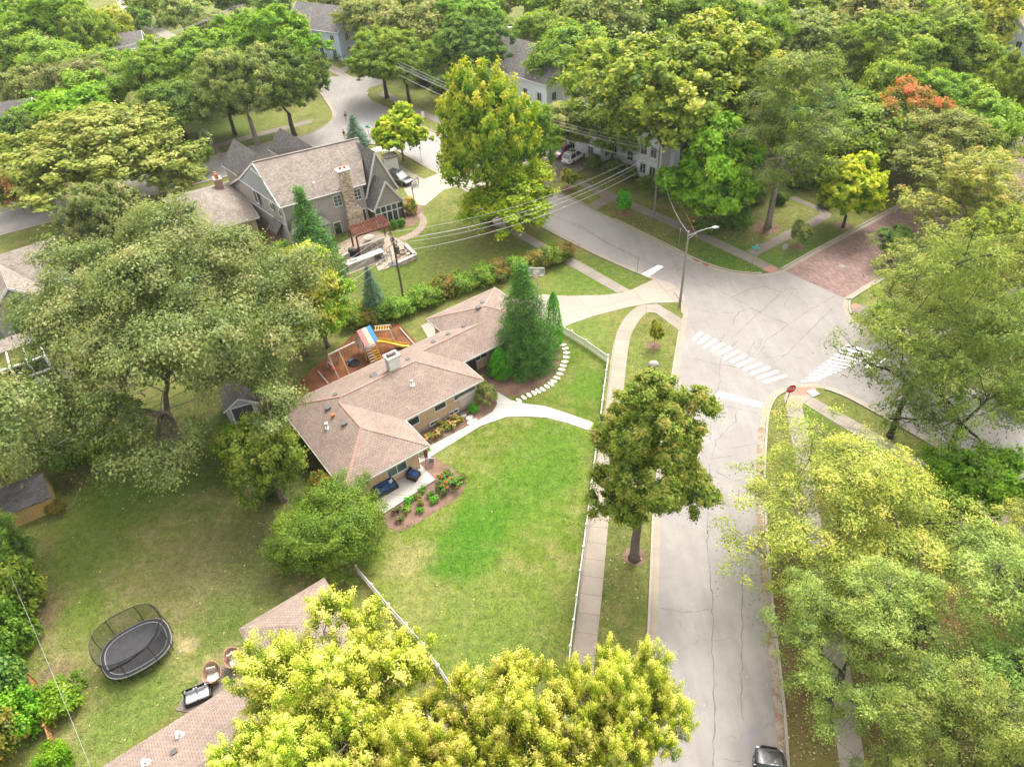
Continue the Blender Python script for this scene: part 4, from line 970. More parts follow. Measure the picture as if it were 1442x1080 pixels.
tree('b2', (843, 150), 36, 8.5, 'green', 'green tree in front of the white house', (862, 236), 'barkdark')
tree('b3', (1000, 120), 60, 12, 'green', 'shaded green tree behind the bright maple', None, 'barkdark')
tree('c1', (505, 164), 19, 6.2, 'spruce', 'small blue-green spruce by the street bend behind the tall house', (504, 205), 'bark', 0, None, 'spruce_tree')
# upper left
tree('B1', (412, 62), 66, 15, 'dark', 'dark green tree filling the street corner right of the pale-trunked one', (415, 192), 'barkdark', 3.3)
tree('B2', (345, 62), 66, 15.5, 'olive', 'olive-green tree with a pale forked trunk behind the tall house', (362, 204), 'barkpale', 2.4)
tree('B1', (375, 15), 72, 15, 'bright', 'bright green tree rising behind the pale-trunked one', None, 'bark', .4)
tree('B1', (270, 50), 70, 14, 'green', 'mid-green tree left of the pale-trunked one, the larger', None, 'bark', 2.)
tree('B2', (215, 62), 62, 14, 'green', 'mid-green tree in the middle of the upper left', None, 'bark', 4.)
tree('b3', (235, 120), 50, 11, 'dark', 'dark green tree low beside the left street', None, 'barkdark', 1.)
tree('b3', (305, 105), 48, 11, 'dark', 'dark green tree beside the garden arch', None, 'barkdark', 5.)
tree('B3', (150, 158), 124, 12.5, 'locust', 'broad yellow-green locust above the great oak', (160, 290), 'bark', 3., None, 'locust_tree')
tree('b2', (70, 132), 56, 12, 'bright', 'bright green tree left of the broad yellow-green locust', None, 'bark')
tree('b3', (95, 92), 48, 12, 'oak', 'grey-green tree in the upper left between brighter ones', None, 'bark')
tree('B1', (55, -8), 75, 17, 'bright', 'large green tree in the top left corner', None, 'bark', .8)
tree('B3', (105, 10), 38, 15, 'green', 'dark green tree right of the top left corner tree', None, 'bark')
tree('b3', (140, 18), 36, 12, 'ygreen', 'golden-tan tree near the upper left road', None, 'bark')
tree('far1', (20, 95), 32, 10, 'olive', 'brown-olive tree at the left edge below the orange roof', None, 'bark')
tree('b2', (10, 165), 30, 11, 'dark', 'dark green tree at the left edge', None, 'barkdark')
tree('b3', (130, 75), 40, 10, 'green', 'thin green tree with a pale stem near the overhead lines', None, 'bark')
tree('far2', (185, 12), 20, 8, 'dark', 'dark egg-shaped tree beside the upper left road', None, 'bark')
tree('far3', (205, -18), 30, 10, 'green', 'dark green tree right of the upper left road', None, 'bark')
tree('far2', (245, -6), 32, 11, 'olive', 'yellow-olive tree right of the upper left road', None, 'bark')
tree('far1', (290, 22), 26, 7, 'oak', 'low grey tree beside the top power pole', None, 'bark')
tree('far1', (320, -18), 30, 9, 'dark', 'dark green tree behind the top power pole', None, 'bark')
tree('far2', (378, -12), 24, 10, 'dark', 'dark green tree left of the blue house', None, 'bark')
tree('far3', (470, -35), 50, 11, 'green', 'green tree behind the blue house roof', None, 'bark')
tree('small2', (8, 250), 24, 5.5, 'orange', 'small maple turning red at the left edge', None, 'bark')
tree('b4', (268, 205), 22, 5, 'green', 'low green tree between the yellow-green locust and the low tan roof', None, 'bark')
# middle left
tree('c2', (427, 268), 44, 13, 'conifer', 'dark spruce against the gable end of the tall taupe house', (452, 388), 'barkdark', .4, None, 'spruce_tree')
tree('b4', (437, 342), 27, 5.5, 'yellow', 'small yellow tree in front of the dark spruce', (445, 418), 'barkpale', 1.4)
tree('b2', (440, 372), 62, 9.5, 'ygreen', 'yellow-green tree between the great oak and the playset', (430, 500), 'bark', 1.4)
tree('b3', (395, 440), 55, 11, 'tipgreen', 'green tree with brown tips touching the left wing of the brown-pink roof', (372, 585), 'bark', 3.4)
tree('b4', (468, 400), 44, 8.5, 'bright', 'green leafy tree right behind the swings', (462, 488), 'bark', 2.)
tree('c1', (526, 378), 22, 7, 'spruce', 'small blue spruce beside the wooden utility pole', (531, 445), 'bark', .4, None, 'spruce_tree')
tree('b4', (390, 590), 52, 6.8, 'tipgreen', 'green tree with tan tips left of the large spreading juniper', (400, 705), 'bark', 2.8)
tree('b2', (350, 600), 22, 3.2, 'bright', 'bright green low tree in front of the small grey shed', (356, 655), 'bark', 2.8)
tree('b1', (32, 545), 78, 11, 'olive', 'pale olive-green tree over the yellow shed at the left edge', (15, 690), 'bark', 1.)
tree('l3', (25, 725), 52, 5.5, 'green', 'ferny green tree below the yellow shed', (20, 820), 'bark', 1.)
# conifers by the front door
plant('bigspruce', lambda: mk_cone(201, 3.35, 10.6, 36, 16, 60, .15, .12, .02, .64, .018), G(741, 512), 1.05, 1.07, 0, 'conifer', 'barkdark', 'spruce_tree', 'large dense dark green conifer beside the front door', 'conifer')
plant('arb', lambda: mk_column(202, .95, 6.3, 9000, .14), G(780, 489), 1, 1.08, 0, 'arbor', 'barkdark', 'arborvitae', 'tall narrow bright green arborvitae by the driveway', 'conifer')
plant('arb2', lambda: mk_column(203, 1.35, 3.4, 9000, .15, .9, .08), G(706, 527), 1, 1., 0, 'arbor', 'barkdark', 'arborvitae', 'squat cone of bright green arborvitae by the entry', 'conifer')
# shrubs by the house
def bush(key, px, half, h, mat, label, nom, nomh, group=None, name='shrub', rot=None, hy=None, wy=1.):
    loc = G(*px); Rm = half * depth(loc) / FOC
    return plant(key, B[key], loc, Rm / nom, h / nomh, rnd.uniform(0, 6) if rot is None else rot, mat, 'barkdark', name, label, 'shrub', group, ('stem', 'foliage'), sy=Rm / nom * wy)
bush('round', (685, 568), 16, 2.1, 'olive', 'rounded clipped shrub with tan underside at the bend of the white walk', 1., 1.6)
bush('round', (675, 552), 11, 2.0, 'green', 'dark green clipped shrub against the house corner', 1., 1.6)
bush('round', (667, 580), 7.5, 1.0, 'arbor', 'small ball of bright green boxwood beside the window well', 1., 1.6)
plant('juniper', lambda: mk_bush(204, 4.6, 3.9, 5.2, 22, 28, 300, .11, .62, .25), G(474, 772), 1.05, 1, .5, 'juniper', 'bark', 'juniper_shrub', 'large dense spreading juniper left of the porch slab', 'shrub', None, ('stem', 'foliage'))
tree('small2', (466, 664), 15, 5., 'reddish', 'red-leaved sapling poking out of the large juniper', (466, 730), 'bark')

tree('b1', (1405, 145), 55, 11, 'green', 'green tree behind the flat-topped locust at the right', None, 'bark', 1.)
tree('B2', (855, 62), 60, 13, 'ytips', 'yellow-tipped tree rising behind the huge spreading oak', None, 'bark', 2.)
tree('b1', (120, 105), 48, 11, 'green', 'green tree between the two houses at upper left', None, 'bark', 3.)
tree('b2', (470, -8), 30, 11, 'olive', 'olive tree right behind the ridge of the blue house', None, 'bark', 3.)
tree('b3', (755, 20), 34, 9, 'green', 'green tree before the small cream house', None, 'bark', 1.)
tree('B2', (745, 150), 46, 13, 'green', 'green tree in front of the long purplish-grey roof', None, 'bark', 1.)
tree('b1', (1290, 60), 50, 13, 'green', 'dull green tree behind the red-orange one', None, 'bark', 4.)
tree('far2', (1200, -30), 50, 13, 'green', 'green tree at the top edge above the dull green one', None, 'bark')
tree('far1', (770, -30), 45, 12, 'green', 'green tree at the top edge behind the small cream house', None, 'bark')
tree('b1', (10, 40), 40, 13, 'green', 'green tree at the left edge above the orange roof', None, 'bark')

tree('b4', (242, 228), 36, 6, 'locust', 'yellow-green small tree hanging over the low tan roof', None, 'bark', 1.)
tree('b1', (28, 205), 40, 8, 'dark', 'dark green tree beside the left street at the picture edge', None, 'bark', 1.)
tree('B2', (1338, 108), 60, 12, 'green', 'dense green tree between the red-orange one and the right border', None, 'bark', 1.)
tree('b1', (60, 60), 50, 12, 'green', 'green tree right of the orange roof', None, 'bark', 2.)
tree('far2', (1010, -30), 50, 13, 'ytips', 'yellow-tipped tree at the top edge, right of the tan-tipped one', None, 'bark')

tree('B2', (128, 268), 68, 17, 'oak', 'grey-olive oak behind the huge one, towards the low far roofs', None, 'bark', 2.)
# ---- shrubs, hedges, flower beds
HB = [(498, 452), (520, 447), (543, 441), (565, 434), (588, 425), (610, 416), (632, 409), (655, 402), (678, 394), (702, 387), (726, 379), (750, 371), (773, 364), (795, 358)]
hg = 'burning-bush shrubs of the long hedge'
ord_ = ['nearest the playset', 'second from the playset', 'third from the playset', 'fourth from the playset', 'beside the wooden pole stub', 'behind the middle of the brown-pink roof', 'eighth from the sidewalk', 'seventh from the sidewalk', 'sixth from the sidewalk', 'fifth from the sidewalk', 'fourth from the sidewalk', 'third from the sidewalk', 'second from the sidewalk', 'nearest the sidewalk']
for i, (x, y) in enumerate(HB):
    m = ['green', 'reddish', 'juniper', 'green', 'green', 'green', 'reddish', 'green', 'green', 'reddish', 'green', 'reddish', 'green', 'reddish'][i]
    bush('bush1' if i % 2 else 'bush2', (x, y + 6), 25 if i < 10 else 21, 2.0, m, 'reddish-green hedge shrub, ' + ord_[i], 2., 2.4, hg, 'hedge_shrub', wy=1.)
# screen of bushes along the left border
LB = [(105, 655, 32, 4.0, 'dark', 'dark green bush at the top left of the back lawn'), (150, 640, 30, 4.0, 'green', 'green bush behind the top of the back lawn'), (70, 640, 30, 4.5, 'dark', 'dark bush between the pale olive tree and the back lawn'),
    (130, 610, 26, 3.5, 'green', 'mid-green bush deep behind the back lawn'), (185, 605, 24, 3.2, 'dark', 'dark bush near the foot of the great oak'),
    (85, 600, 30, 3.5, 'green', 'leafy bush under the outer limbs of the great oak'), (45, 600, 30, 3.5, 'dark', 'dark bush left of the leafy one under the great oak'),
    (30, 855, 34, 3.8, 'green', 'green bush at the left edge of the back lawn, above the wooden rail'), (10, 800, 30, 3.5, 'dark', 'dark bush at the left edge beneath the ferny tree'),
    (20, 920, 34, 3.6, 'juniper', 'dense green bush just above the orange wooden rail'), (22, 975, 30, 3., 'dark', 'dark green bush behind the orange wooden rail'),
    (40, 1030, 32, 2.8, 'bright', 'bright green bush below the orange wooden rail'), (5, 1060, 34, 3., 'reddish', 'brownish bush in the bottom left corner'), (90, 1075, 22, 2, 'bright', 'bright green bush at the bottom edge beside the rail'),
    (98, 988, 30, 1.5, 'bright', 'low bright green shrub standing out in the back lawn'), (82, 722, 16, 1.0, 'reddish', 'low brown-green shrub beside the yellow shed'),
    (350, 655, 26, 2.6, 'green', 'green shrub behind the left wing of the brown-pink roof'), (385, 690, 26, 2.8, 'dark', 'dark shrub beneath the tan-tipped tree'), (320, 640, 20, 2., 'arbor', 'bright green shrub at the end of the white rail fence'), (425, 640, 20, 2.2, 'dark', 'dark shrub against the left wing of the brown-pink roof'),
    (372, 352, 15, 2.4, 'dark', 'dark green shrub at the foot of the taupe gable wall'), (400, 372, 16, 2.8, 'green', 'green shrub at the foot of the taupe gable wall, nearer the spruce'), (352, 335, 12, 1.8, 'arbor', 'bright green shrub at the foot of the taupe gable wall'), (425, 395, 16, 2.5, 'dark', 'dark shrub under the spruce'),
    (538, 258, 1, .1, 'green', ''), (576, 300, 13, 2.2, 'hydra', 'orange-tinged shrub at the corner of the glazed porch'), (555, 322, 6, 1.1, 'arbor', 'round green box shrub under the glazed porch, the left one'), (566, 318, 6, 1.1, 'arbor', 'round green box shrub under the glazed porch, the right one'),
    (833, 238, 15, 1.9, 'dark', 'dark clipped hedge shrub beside the white SUV'), (862, 243, 16, 1.8, 'dark', 'dark hedge shrub right of the one beside the white SUV'), (885, 252, 14, 1.6, 'dark', 'dark hedge shrub before the white picket fence'), (908, 262, 14, 1.5, 'green', 'green hedge shrub under the utility pole wires'), (925, 275, 12, 1.4, 'dark', 'dark shrub behind the right-hand utility pole'),
    (1030, 320, 26, 2.5, 'dark', 'dark shrub at the foot of the bright green maple'), (990, 326, 20, 1.6, 'dark', 'low dark shrub at the foot of the bright green maple, left side'), (1100, 287, 11, 1.6, 'dark', 'dark round shrub behind the long grey trunk'), (1062, 285, 20, 2., 'dark', 'dark shrub in the garden behind the forked locust'), (1163, 290, 12, 2., 'dark', 'clipped dark shrub at the end of the side sidewalk'), (1130, 262, 26, 3.4, 'green', 'green shrub mass beyond the forked locust'), (1040, 262, 22, 3., 'green', 'green shrub beyond the bright maple'),
    (600, 118, 22, 2.4, 'dark', 'dark hedge shrub beside the upper sidewalk, the farthest'), (622, 128, 20, 2.2, 'dark', 'dark hedge shrub beside the upper sidewalk, the middle one'), (642, 142, 18, 2.2, 'dark', 'dark hedge shrub beside the upper sidewalk, the nearest'), (665, 160, 20, 3, 'dark', 'dark shrub behind the golden-topped tree'), (705, 190, 26, 3.5, 'dark', 'dark shrub behind the golden-topped tree, right side'), (745, 205, 20, 3, 'dark', 'dark shrub left of the red car'),
    (275, 200, 18, 1.3, 'olive', 'low olive shrub beside the garden arch'), (478, 82, 14, 1.6, 'dark', 'dark shrub before the blue house'), (452, 85, 10, 1.4, 'green', 'green shrub before the blue house'),
    (1440, 560, 44, 3, 'locustg', 'green bush beyond the right-hand street'), (1280, 880, 30, 2.6, 'spruce', 'blue-grey shrub among the locust crowns'), (1320, 700, 36, 2.5, 'bright', 'green ground shrub under the leaning locust'), (1245, 455, 26, 2., 'green', 'green shrub on the right-hand corner'), (1340, 430, 50, 3, 'green', 'green shrub beside the far right sidewalk'), (1400, 370, 50, 3, 'olive', 'olive shrub beyond the brick street')]
for i, (x, y, hw, h, m, l) in enumerate(LB):
    if hw < 2: continue
    if x < 190 and hw > 20: hw *= 1.3; h *= 1.15
    bush('bush1' if i % 2 else 'bush2', (x, y), hw, h, m, l, 2., 2.4)
# young trees in mulch rings
tree('small2', (878, 268), 9, 2.6, 'arbor', 'small round young tree in a mulch ring on the far verge', (878, 301), 'bark')
tree('small2', (800, 238), 10, 2.2, 'ygreen', 'thin young tree in a mulch ring near the parked cars', (800, 266), 'bark')
tree('small2', (922, 452), 8, 3.0, 'ygreen', 'slim sapling in a mulch ring beside the curved sidewalk', (921, 487), 'bark')
tree('small2', (1124, 312), 12, 3.2, 'olive', 'sparse sapling beside the back of the stop sign', (1122, 348), 'bark')
# flower bed plants
def plantlet(px, s, mat, label, name='flowering_plant', cat_='plant', group=None, h=1.):
    return plant('plantlet', B['plantlet'], G(*px, .01), s, s * h, rnd.uniform(0, 6), mat, 'barkdark', name, label, cat_, group, ('stem', 'foliage'))
for (x, y, s, l) in ((642, 683, 2.0, 'largest red rose bush, at the tip of the porch bed'), (622, 690, 1.7, 'red rose bush nearest the porch slab corner'), (628, 672, 1.7, 'red rose bush behind the flag'), (650, 675, 1.3, 'red rose bush on the lawn side of the bed')):
    plantlet((x, y), s, 'rose', l, 'rose_bush')
for (x, y, s, l, m) in ((595, 693, .9, 'small green plant nearest the slab edge', 'arbor'), (587, 702, .8, 'small green plant below the first one in the porch bed', 'green'), (576, 708, 1., 'green plant in the middle of the porch bed', 'arbor'), (593, 710, .9, 'reddish-tipped small plant in the porch bed', 'reddish'), (611, 708, 1.05, 'bright green plant on the lawn side of the porch bed', 'arbor'), (572, 719, 1.1, 'bright green plant near the left of the porch bed', 'bright'), (593, 720, .9, 'bright green plant on the lower edge of the porch bed', 'arbor'), (561, 719, 1.1, 'silvery plant in the porch bed', 'oak'), (565, 732, 1., 'straggly tan plant at the low end of the porch bed', 'oak'), (607, 697, .9, 'dark green small plant beside the rose bush', 'dark')):
    plantlet((x, y), s, m, l, 'garden_plant')
for (x, y, s, l) in ((646, 593, 1.5, 'green and peach hydrangea nearest the window well'), (632, 604, 1.5, 'peach hydrangea in the middle of the front bed'), (616, 612, 1.5, 'peach hydrangea third along the front bed'), (602, 619, 1.5, 'peach hydrangea nearest the roof corner'), (624, 599, 1.2, 'small peach hydrangea against the brick wall')):
    plantlet((x, y), s, 'hydra', l, 'hydrangea_bush')
plantlet((598, 636), 1.6, 'green', 'green shrub under the tip of the roof corner', 'garden_plant')
# bare white tree at the right border and dead twigs
def bare_tree(px, H, n, seed, mat, label, spread=.55):
    g = np.random.default_rng(seed); mb = MB()
    mb.tube([(0, 0, -.1), (.05, .05, H * .35)], [H * .02, H * .014], 7)
    def rec(p, d, L, r, lv):
        q = p + d * L; pts = limb(p, q, .03, g, 4, .25); mb.tube(pts, list(np.linspace(r, r * .5, 5)), 5, cap=False)
        if lv == 0: return
        for _ in range(3 if lv > 1 else 2): rec(np.array(pts[-1]), unit(d + g.normal(0, spread, 3)), L * g.uniform(.6, .85), r * .55, lv - 1)
    for k in range(n):
        a = k * 2 * math.pi / n; rec(np.array([.05, .05, H * .34]), unit(np.array([math.cos(a) * .7, math.sin(a) * .7, 1.])), H * .25, H * .010, 3)
    t = thing('bare_tree', label, 'tree', G(*px)); mb.build('trunk', M[mat], t, smooth=True); return t
bare_tree((1436, 800), 5.5, 5, 5, 'twig', 'bare bleached tree at the right border, without leaves')
bare_tree((752, 232), 5, 4, 8, 'barkpale', 'bare grey tree left of the parked cars')
bare_tree((812, 262), 2.6, 3, 9, 'barkpale', 'thin bare sapling behind the mulch ring near the parked cars')

# ---- grass blades and fallen leaves: real little faces spread over the lawns
def inside(P, poly):
    x, y = P[:, 0], P[:, 1]; r = np.zeros(len(P), bool); n = len(poly); j = n - 1
    for i in range(n):
        xi, yi, xj, yj = poly[i][0], poly[i][1], poly[j][0], poly[j][1]
        c = ((yi > y) != (yj > y)) & (x < (xj - xi) * (y - yi) / (yj - yi + 1e-12) + xi); r ^= c; j = i
    return r
def scatter(name, poly, dens, size, mat, seed, label, kind='stuff', flat=False, hz=.05, avoid=(), z=.02):
    g = np.random.default_rng(seed); A = np.array([(p[0], p[1]) for p in poly]); lo, hi = A.min(0), A.max(0)
    n = int(dens * (hi - lo).prod()); P = g.uniform(lo, hi, (n, 2)); P = P[inside(P, poly)]
    for av in avoid: P = P[~inside(P, av)]
    n = len(P); P3 = np.concatenate([P, g.uniform(z, z + hz, (n, 1))], 1)
    N = g.normal(0, 1, (n, 3)); N[:, 2] = np.abs(N[:, 2]) * (3. if flat else .9) + (.5 if flat else .2); T = g.normal(0, 1, (n, 3))
    if not flat: N[:, 2] = np.abs(N[:, 2]) * 1.5 + .5
    me = leafmesh(name, P3, N, T, size * g.uniform(.5, 1.5, n), g.uniform(0, 1, n), .55 if flat else .35)
    me.materials.append(mat); o = bpy.data.objects.new(name, me); col.objects.link(o); return tag(o, label, None, None, kind)
xy = lambda L: [(p.x, p.y) for p in L]
scatter('grass', xy(front), 90, .10, M['grassfront'], 1, 'short bright green grass of the front lawn')
scatter('grass', xy(smooth_line(back, 2, True)), 75, .105, M['grassback'], 2, 'patchy green and tan grass of the back lawn')
scatter('grass', xy(side), 60, .10, M['grassfront'], 3, 'short grass of the side lawn')
verge = [G2([(884, 500), (878, 553), (872, 590), (864, 670), (856, 742), (850, 815), (839, 920), (829, 1000), (820, 1080), (905, 1080), (910, 960), (915, 830), (919, 710), (932, 600), (945, 520), (952, 470), (930, 450), (912, 445), (896, 462)]),
    G2([(1077, 590), (1074, 660), (1076, 760), (1084, 853), (1098, 980), (1104, 1080), (1178, 1060), (1160, 950), (1136, 780), (1116, 640), (1102, 566), (1088, 560)]),
    G2([(490, 405), (560, 350), (600, 320), (640, 280), (690, 318), (775, 360), (700, 382), (600, 415), (500, 445)]), G2([(1142, 640), (1200, 640), (1380, 740), (1442, 790), (1442, 1080), (1225, 1080), (1175, 800)]),
    G2([(1140, 590), (1200, 615), (1280, 665), (1190, 760), (1150, 660)]), G2([(960, 352), (930, 305), (1040, 360), (1080, 386), (1010, 378)]), G2([(840, 290), (870, 282), (920, 306), (950, 345), (880, 315)])]
for i, v_ in enumerate(verge): scatter('grass', xy(v_), 40, .12, M['grassbase'], 10 + i, ['dull verge grass left of the lower street', 'verge grass right of the lower street', 'lawn grass below the patio', 'sparse grass under the right-hand locusts', 'grass in the corner between the two sidewalks', 'verge grass at the upper kerb curve', 'verge grass below the picket fence'][i])
tl = NT('fallen_leaf'); at_ = tl.node('ShaderNodeAttribute'); at_.attribute_name = 'tone'
M['fallen'] = tl.set(tl.ramp(at_.outputs['Fac'], [(.0, (.16, .10, .04)), (.4, (.27, .20, .08)), (.75, (.34, .28, .12)), (1, (.42, .36, .22))]), .8)
LV = [(xy(smooth_line(back, 2, True)), .9, 'back lawn'), (xy(front), .25, 'front lawn'), (xy(verge[0]), 1.6, 'left verge'), (xy(verge[1]), 9., 'right verge'), (xy(verge[3]), 14., 'ground under the right-hand locusts'), (xy(verge[2]), .6, 'lawn below the patio'), (xy(verge[5]), 2.2, 'upper corner verge'), (xy(verge[6]), 3., 'verge below the picket fence'),
      (xy(G2([(1000, 335), (1060, 300), (1100, 285), (1160, 305), (1095, 335), (1050, 350)])), 4., 'lawn around the forked locust'), (xy(G2([(520, 214), (556, 212), (618, 246), (585, 252)])), 5., 'verge round the small yellow maple'), (xy(G2([(770, 262), (815, 262), (905, 300), (860, 290), (930, 292), (800, 235)])), 3., 'verge by the parked cars')]
for i, (pl, dn, nm) in enumerate(LV): scatter('fallen_leaves', pl, dn, .15, M['fallen'], 40 + i, 'scattered tan fallen leaves on the ' + nm, flat=True, hz=.02, z=.05)
scatter('fallen_leaves', xy(road), .12, .11, M['fallen'], 70, 'few dry leaves blown on the grey road', flat=True, hz=.01, z=.02)
# ---------------------------------------------------------------- buildings
def ray_vplane(px, py, p0, nrm):
    """surveyed point on the vertical plane through p0 with plan normal nrm"""
    r = np.array([px - CX, py - CY, FOC]); d = Vector((float(r @ _X), float(r @ _Y), -float(r @ _n)))
    o = Vector((0, 0, CAMH)); n = Vector((nrm[0], nrm[1], 0))
    t = (Vector(p0) - o).dot(n) / d.dot(n); return o + d * t
def window(root, c, ang, w_, h_, glass='glass', frame='white', mull=1, bars_=0, name='window', dep=.08):
    """frame and pane on a wall whose outward normal points along ang (all in the coordinates of root)"""
    a = Vector((-math.sin(ang), math.cos(ang), 0)); n = Vector((math.cos(ang), math.sin(ang), 0)); c = Vector(c); u = Vector((0, 0, 1)); f = .09
    m = MB()
    for s in (-1, 1):
        m.bar(c + a * s * (w_ / 2) - u * h_ / 2 + n * .03, c + a * s * (w_ / 2) + u * h_ / 2 + n * .03, f, dep, up=a)
        m.bar(c - a * (w_ / 2 + f / 2) + u * s * h_ / 2 + n * .034, c + a * (w_ / 2 + f / 2) + u * s * h_ / 2 + n * .034, dep, f * 1.2)
    for k in range(1, mull + 1):
        x = -w_ / 2 + w_ * k / (mull + 1); m.bar(c + a * x - u * h_ / 2 + n * .022, c + a * x + u * h_ / 2 + n * .022, .04, .05, up=a)
    for k in range(1, bars_ + 1):
        z = -h_ / 2 + h_ * k / (bars_ + 1); m.bar(c - a * w_ / 2 + u * z + n * .026, c + a * w_ / 2 + u * z + n * .026, .05, .04)
    o = m.build(name, M[frame], root)
    p = MB(); q = [c - a * w_ / 2 - u * h_ / 2, c + a * w_ / 2 - u * h_ / 2, c + a * w_ / 2 + u * h_ / 2, c - a * w_ / 2 + u * h_ / 2]
    q = [x + n * .012 for x in q]; p.poly(q); p.build('pane', M[glass], o)
    return o
# ======== the brown-pink hip-roofed brick ranch house
HA = R(34.5); O = G(605, 627, 2.9); O.z = 0
ranch = thing('brick_house', 'long low buff-brick house with a brown-pink hipped shingle roof and white chimney', 'house', O, HA)
U2 = Vector((math.cos(HA), math.sin(HA), 0)); V2 = Vector((-math.sin(HA), math.cos(HA), 0))
EZ = 2.9; SL = .41
def rp(u, v, d): return (u, v, EZ + SL * d)
rv = dict(L1=rp(-8.1, 0, 0), FA=rp(0, 0, 0), IN1=rp(0, 4.1, 0), FR=rp(8.55, 4.1, 0), IN2=rp(8.55, 7.5, 0), K4=rp(18.6, 7.5, 0), K2=rp(18.6, 16.1, 0), K1=rp(9.6, 16.1, 0), IN3=rp(9.6, 13.1, 0), BL=rp(-8.1, 13.1, 0),
          AP=rp(-4.05, 4.05, 4.05), J1=rp(-4.05, 8.15, 4.05), J2=rp(-3.6, 8.6, 4.5), RM=rp(4.05, 8.6, 4.5), MV=rp(5.75, 10.3, 2.8), MR=rp(12.4, 10.3, 2.8), GL=rp(13.9, 11.8, 4.3), GR=rp(14.3, 11.8, 4.3))
mb = MB()
for f in ('L1 AP J1 J2 BL', 'L1 FA AP', 'FA IN1 J1 AP', 'IN1 FR RM J2 J1', 'FR IN2 MV RM', 'BL J2 RM MV MR IN3', 'IN2 K4 GR GL MR MV', 'K1 IN3 MR GL', 'K2 K1 GL GR', 'K4 K2 GR'):
    p = [Vector(rv[k]) for k in f.split()]
    n = (p[1] - p[0]).cross(p[2] - p[0])
    if n.z < 0: p.reverse()
    mb.poly(p)
roof = mb.build('roof', M['roofpink'], ranch)
# ridge and hip caps
mb = MB()
for a, b in ('L1 AP', 'AP FA', 'AP J1', 'J1 J2', 'J2 BL', 'J2 RM', 'RM FR', 'RM MV', 'MV MR', 'MR GL', 'GL K1', 'GL GR', 'GR K2', 'GR K4') and [x.split() for x in ('L1 AP', 'AP FA', 'AP J1', 'J1 J2', 'J2 BL', 'J2 RM', 'RM FR', 'MV MR', 'GL K1', 'GL GR', 'GR K2', 'GR K4')]:
    p, q = Vector(rv[a]), Vector(rv[b]); mb.bar(p + Vector((0, 0, .004)), q + Vector((0, 0, .004)), .22, .03)
mb.build('ridge_cap', shingle('ridge_shingle', (.27, .168, .135), .12, .1, .25, .3), roof)
out = [rv[k] for k in 'L1 FA IN1 FR IN2 K4 K2 K1 IN3 BL'.split()]
mb = MB(); n = len(out)
for i in range(n):
    p, q = Vector(out[i]), Vector(out[(i + 1) % n]); mb.bar(p - Vector((0, 0, .11)), q - Vector((0, 0, .11)), .10, .17)
mb.build('gutter', M['whitedirty'], ranch)
mb = MB(); tr = tessellate_polygon([[Vector((p[0], p[1], 0)) for p in out]])
for t3 in tr: mb.poly([Vector((out[i][0], out[i][1], 2.78)) for i in t3])
mb.build('soffit', M['whitedirty'], ranch)
wp = [(-7.5, .75), (-.9, .75), (-.9, 4.7), (8.0, 4.7), (8.0, 8.6), (18.05, 8.6), (18.05, 15.55), (10.15, 15.55), (10.15, 12.55), (-7.5, 12.55)]
MB().prism(wp, -.05, 2.80).build('wall', M['brickbuff'], ranch)
MB().box((3.4, 4.66, .18), (9.0, .10, .36)).box((-4.2, .72, .1), (6.6, .10, .24)).build('foundation', M['concrete'], ranch)
MB().box((8.015, 5.6, 1.1), (.06, 1.8, 2.3)).box((6.9, 4.66, .9), (2.0, .05, 1.7)).build('stone_veneer', brickmat('pale_stone_veneer', (.46, .40, .32), (.52, .46, .38), (.40, .35, .28), .5, .22), ranch)
def on_front(px, py, v): # point of a wall parallel to the front, in house coordinates
    p0 = O + V2 * v; h = ray_vplane(px, py, p0, V2) - O; return (h.dot(U2), v, h.z)
for (px, py, v, w_, h_, gl, ml) in ((580, 594, 4.7, 1.5, .95, 'glass', 0), (619.5, 572, 4.7, 1.25, .75, 'glass', 0), (654, 551.5, 4.7, 2.5, .95, 'glassgreen', 0), (559, 661, .75, 1.9, 1.15, 'glassgreen', 1)):
    c = on_front(px, py, v); c = (c[0], c[1] - .01, min(max(c[2], 1.5), 2.05)); window(ranch, c, -math.pi / 2, w_, h_, gl, mull=ml)
for (px, py) in ((612, 597.5), (639, 582)):
    c = on_front(px, py, 4.60); window(ranch, (c[0], 4.60, .36), -math.pi / 2, 1.0, .42, 'glass', mull=1, name='basement_window')
window(ranch, (-6.9, .74, 1.5), -math.pi / 2, .9, 1.2, 'glass', mull=0)
for u in (11.2, 15.2): window(ranch, (u, 8.59, 1.7), -math.pi / 2, 1.6, 1., 'glass', mull=1)
for v in (3.2, 7.5, 10.5): window(ranch, (-7.51, v, 1.6), math.pi, 1.5, 1., 'glass', mull=1)
for u in (-4.5, -.5, 4.5): window(ranch, (u, 12.56, 1.6), math.pi / 2, 1.6, 1., 'glass', mull=1)
# recessed entry with red-brown frame
m = MB(); m.box((9.35, 8.55, 1.4), (2.5, .10, 2.7)); fr = m.build('entry_frame', M['redwood'], ranch)
m = MB(); m.box((9.0, 8.48, 1.15), (.95, .06, 2.1)).box((9.0, 8.44, 1.6), (.5, .03, .8)); dr = m.build('door', plain('dark_front_door', (.06, .035, .03), .5), ranch)
MB().ball((9.4, 8.41, 1.1), .05).build('handle', M['steel'], dr)
m = MB(); m.box((10.1, 8.49, 1.4), (.75, .03, 2.2)).box((9.0, 8.49, 2.45), (.95, .03, .35)); m.build('sidelight', M['glass'], ranch)
MB().box((8.35, 7.85, 1.4), (.28, .28, 2.75)).build('entry_post', M['redwood'], ranch)
MB().box((-.32, .42, 1.4), (.22, .22, 2.75)).build('porch_post', M['redwood'], ranch)
m = MB()
for k in range(4): m.box((18.07, 11.6, .35 + k * .56), (.05, 4.9, .52))
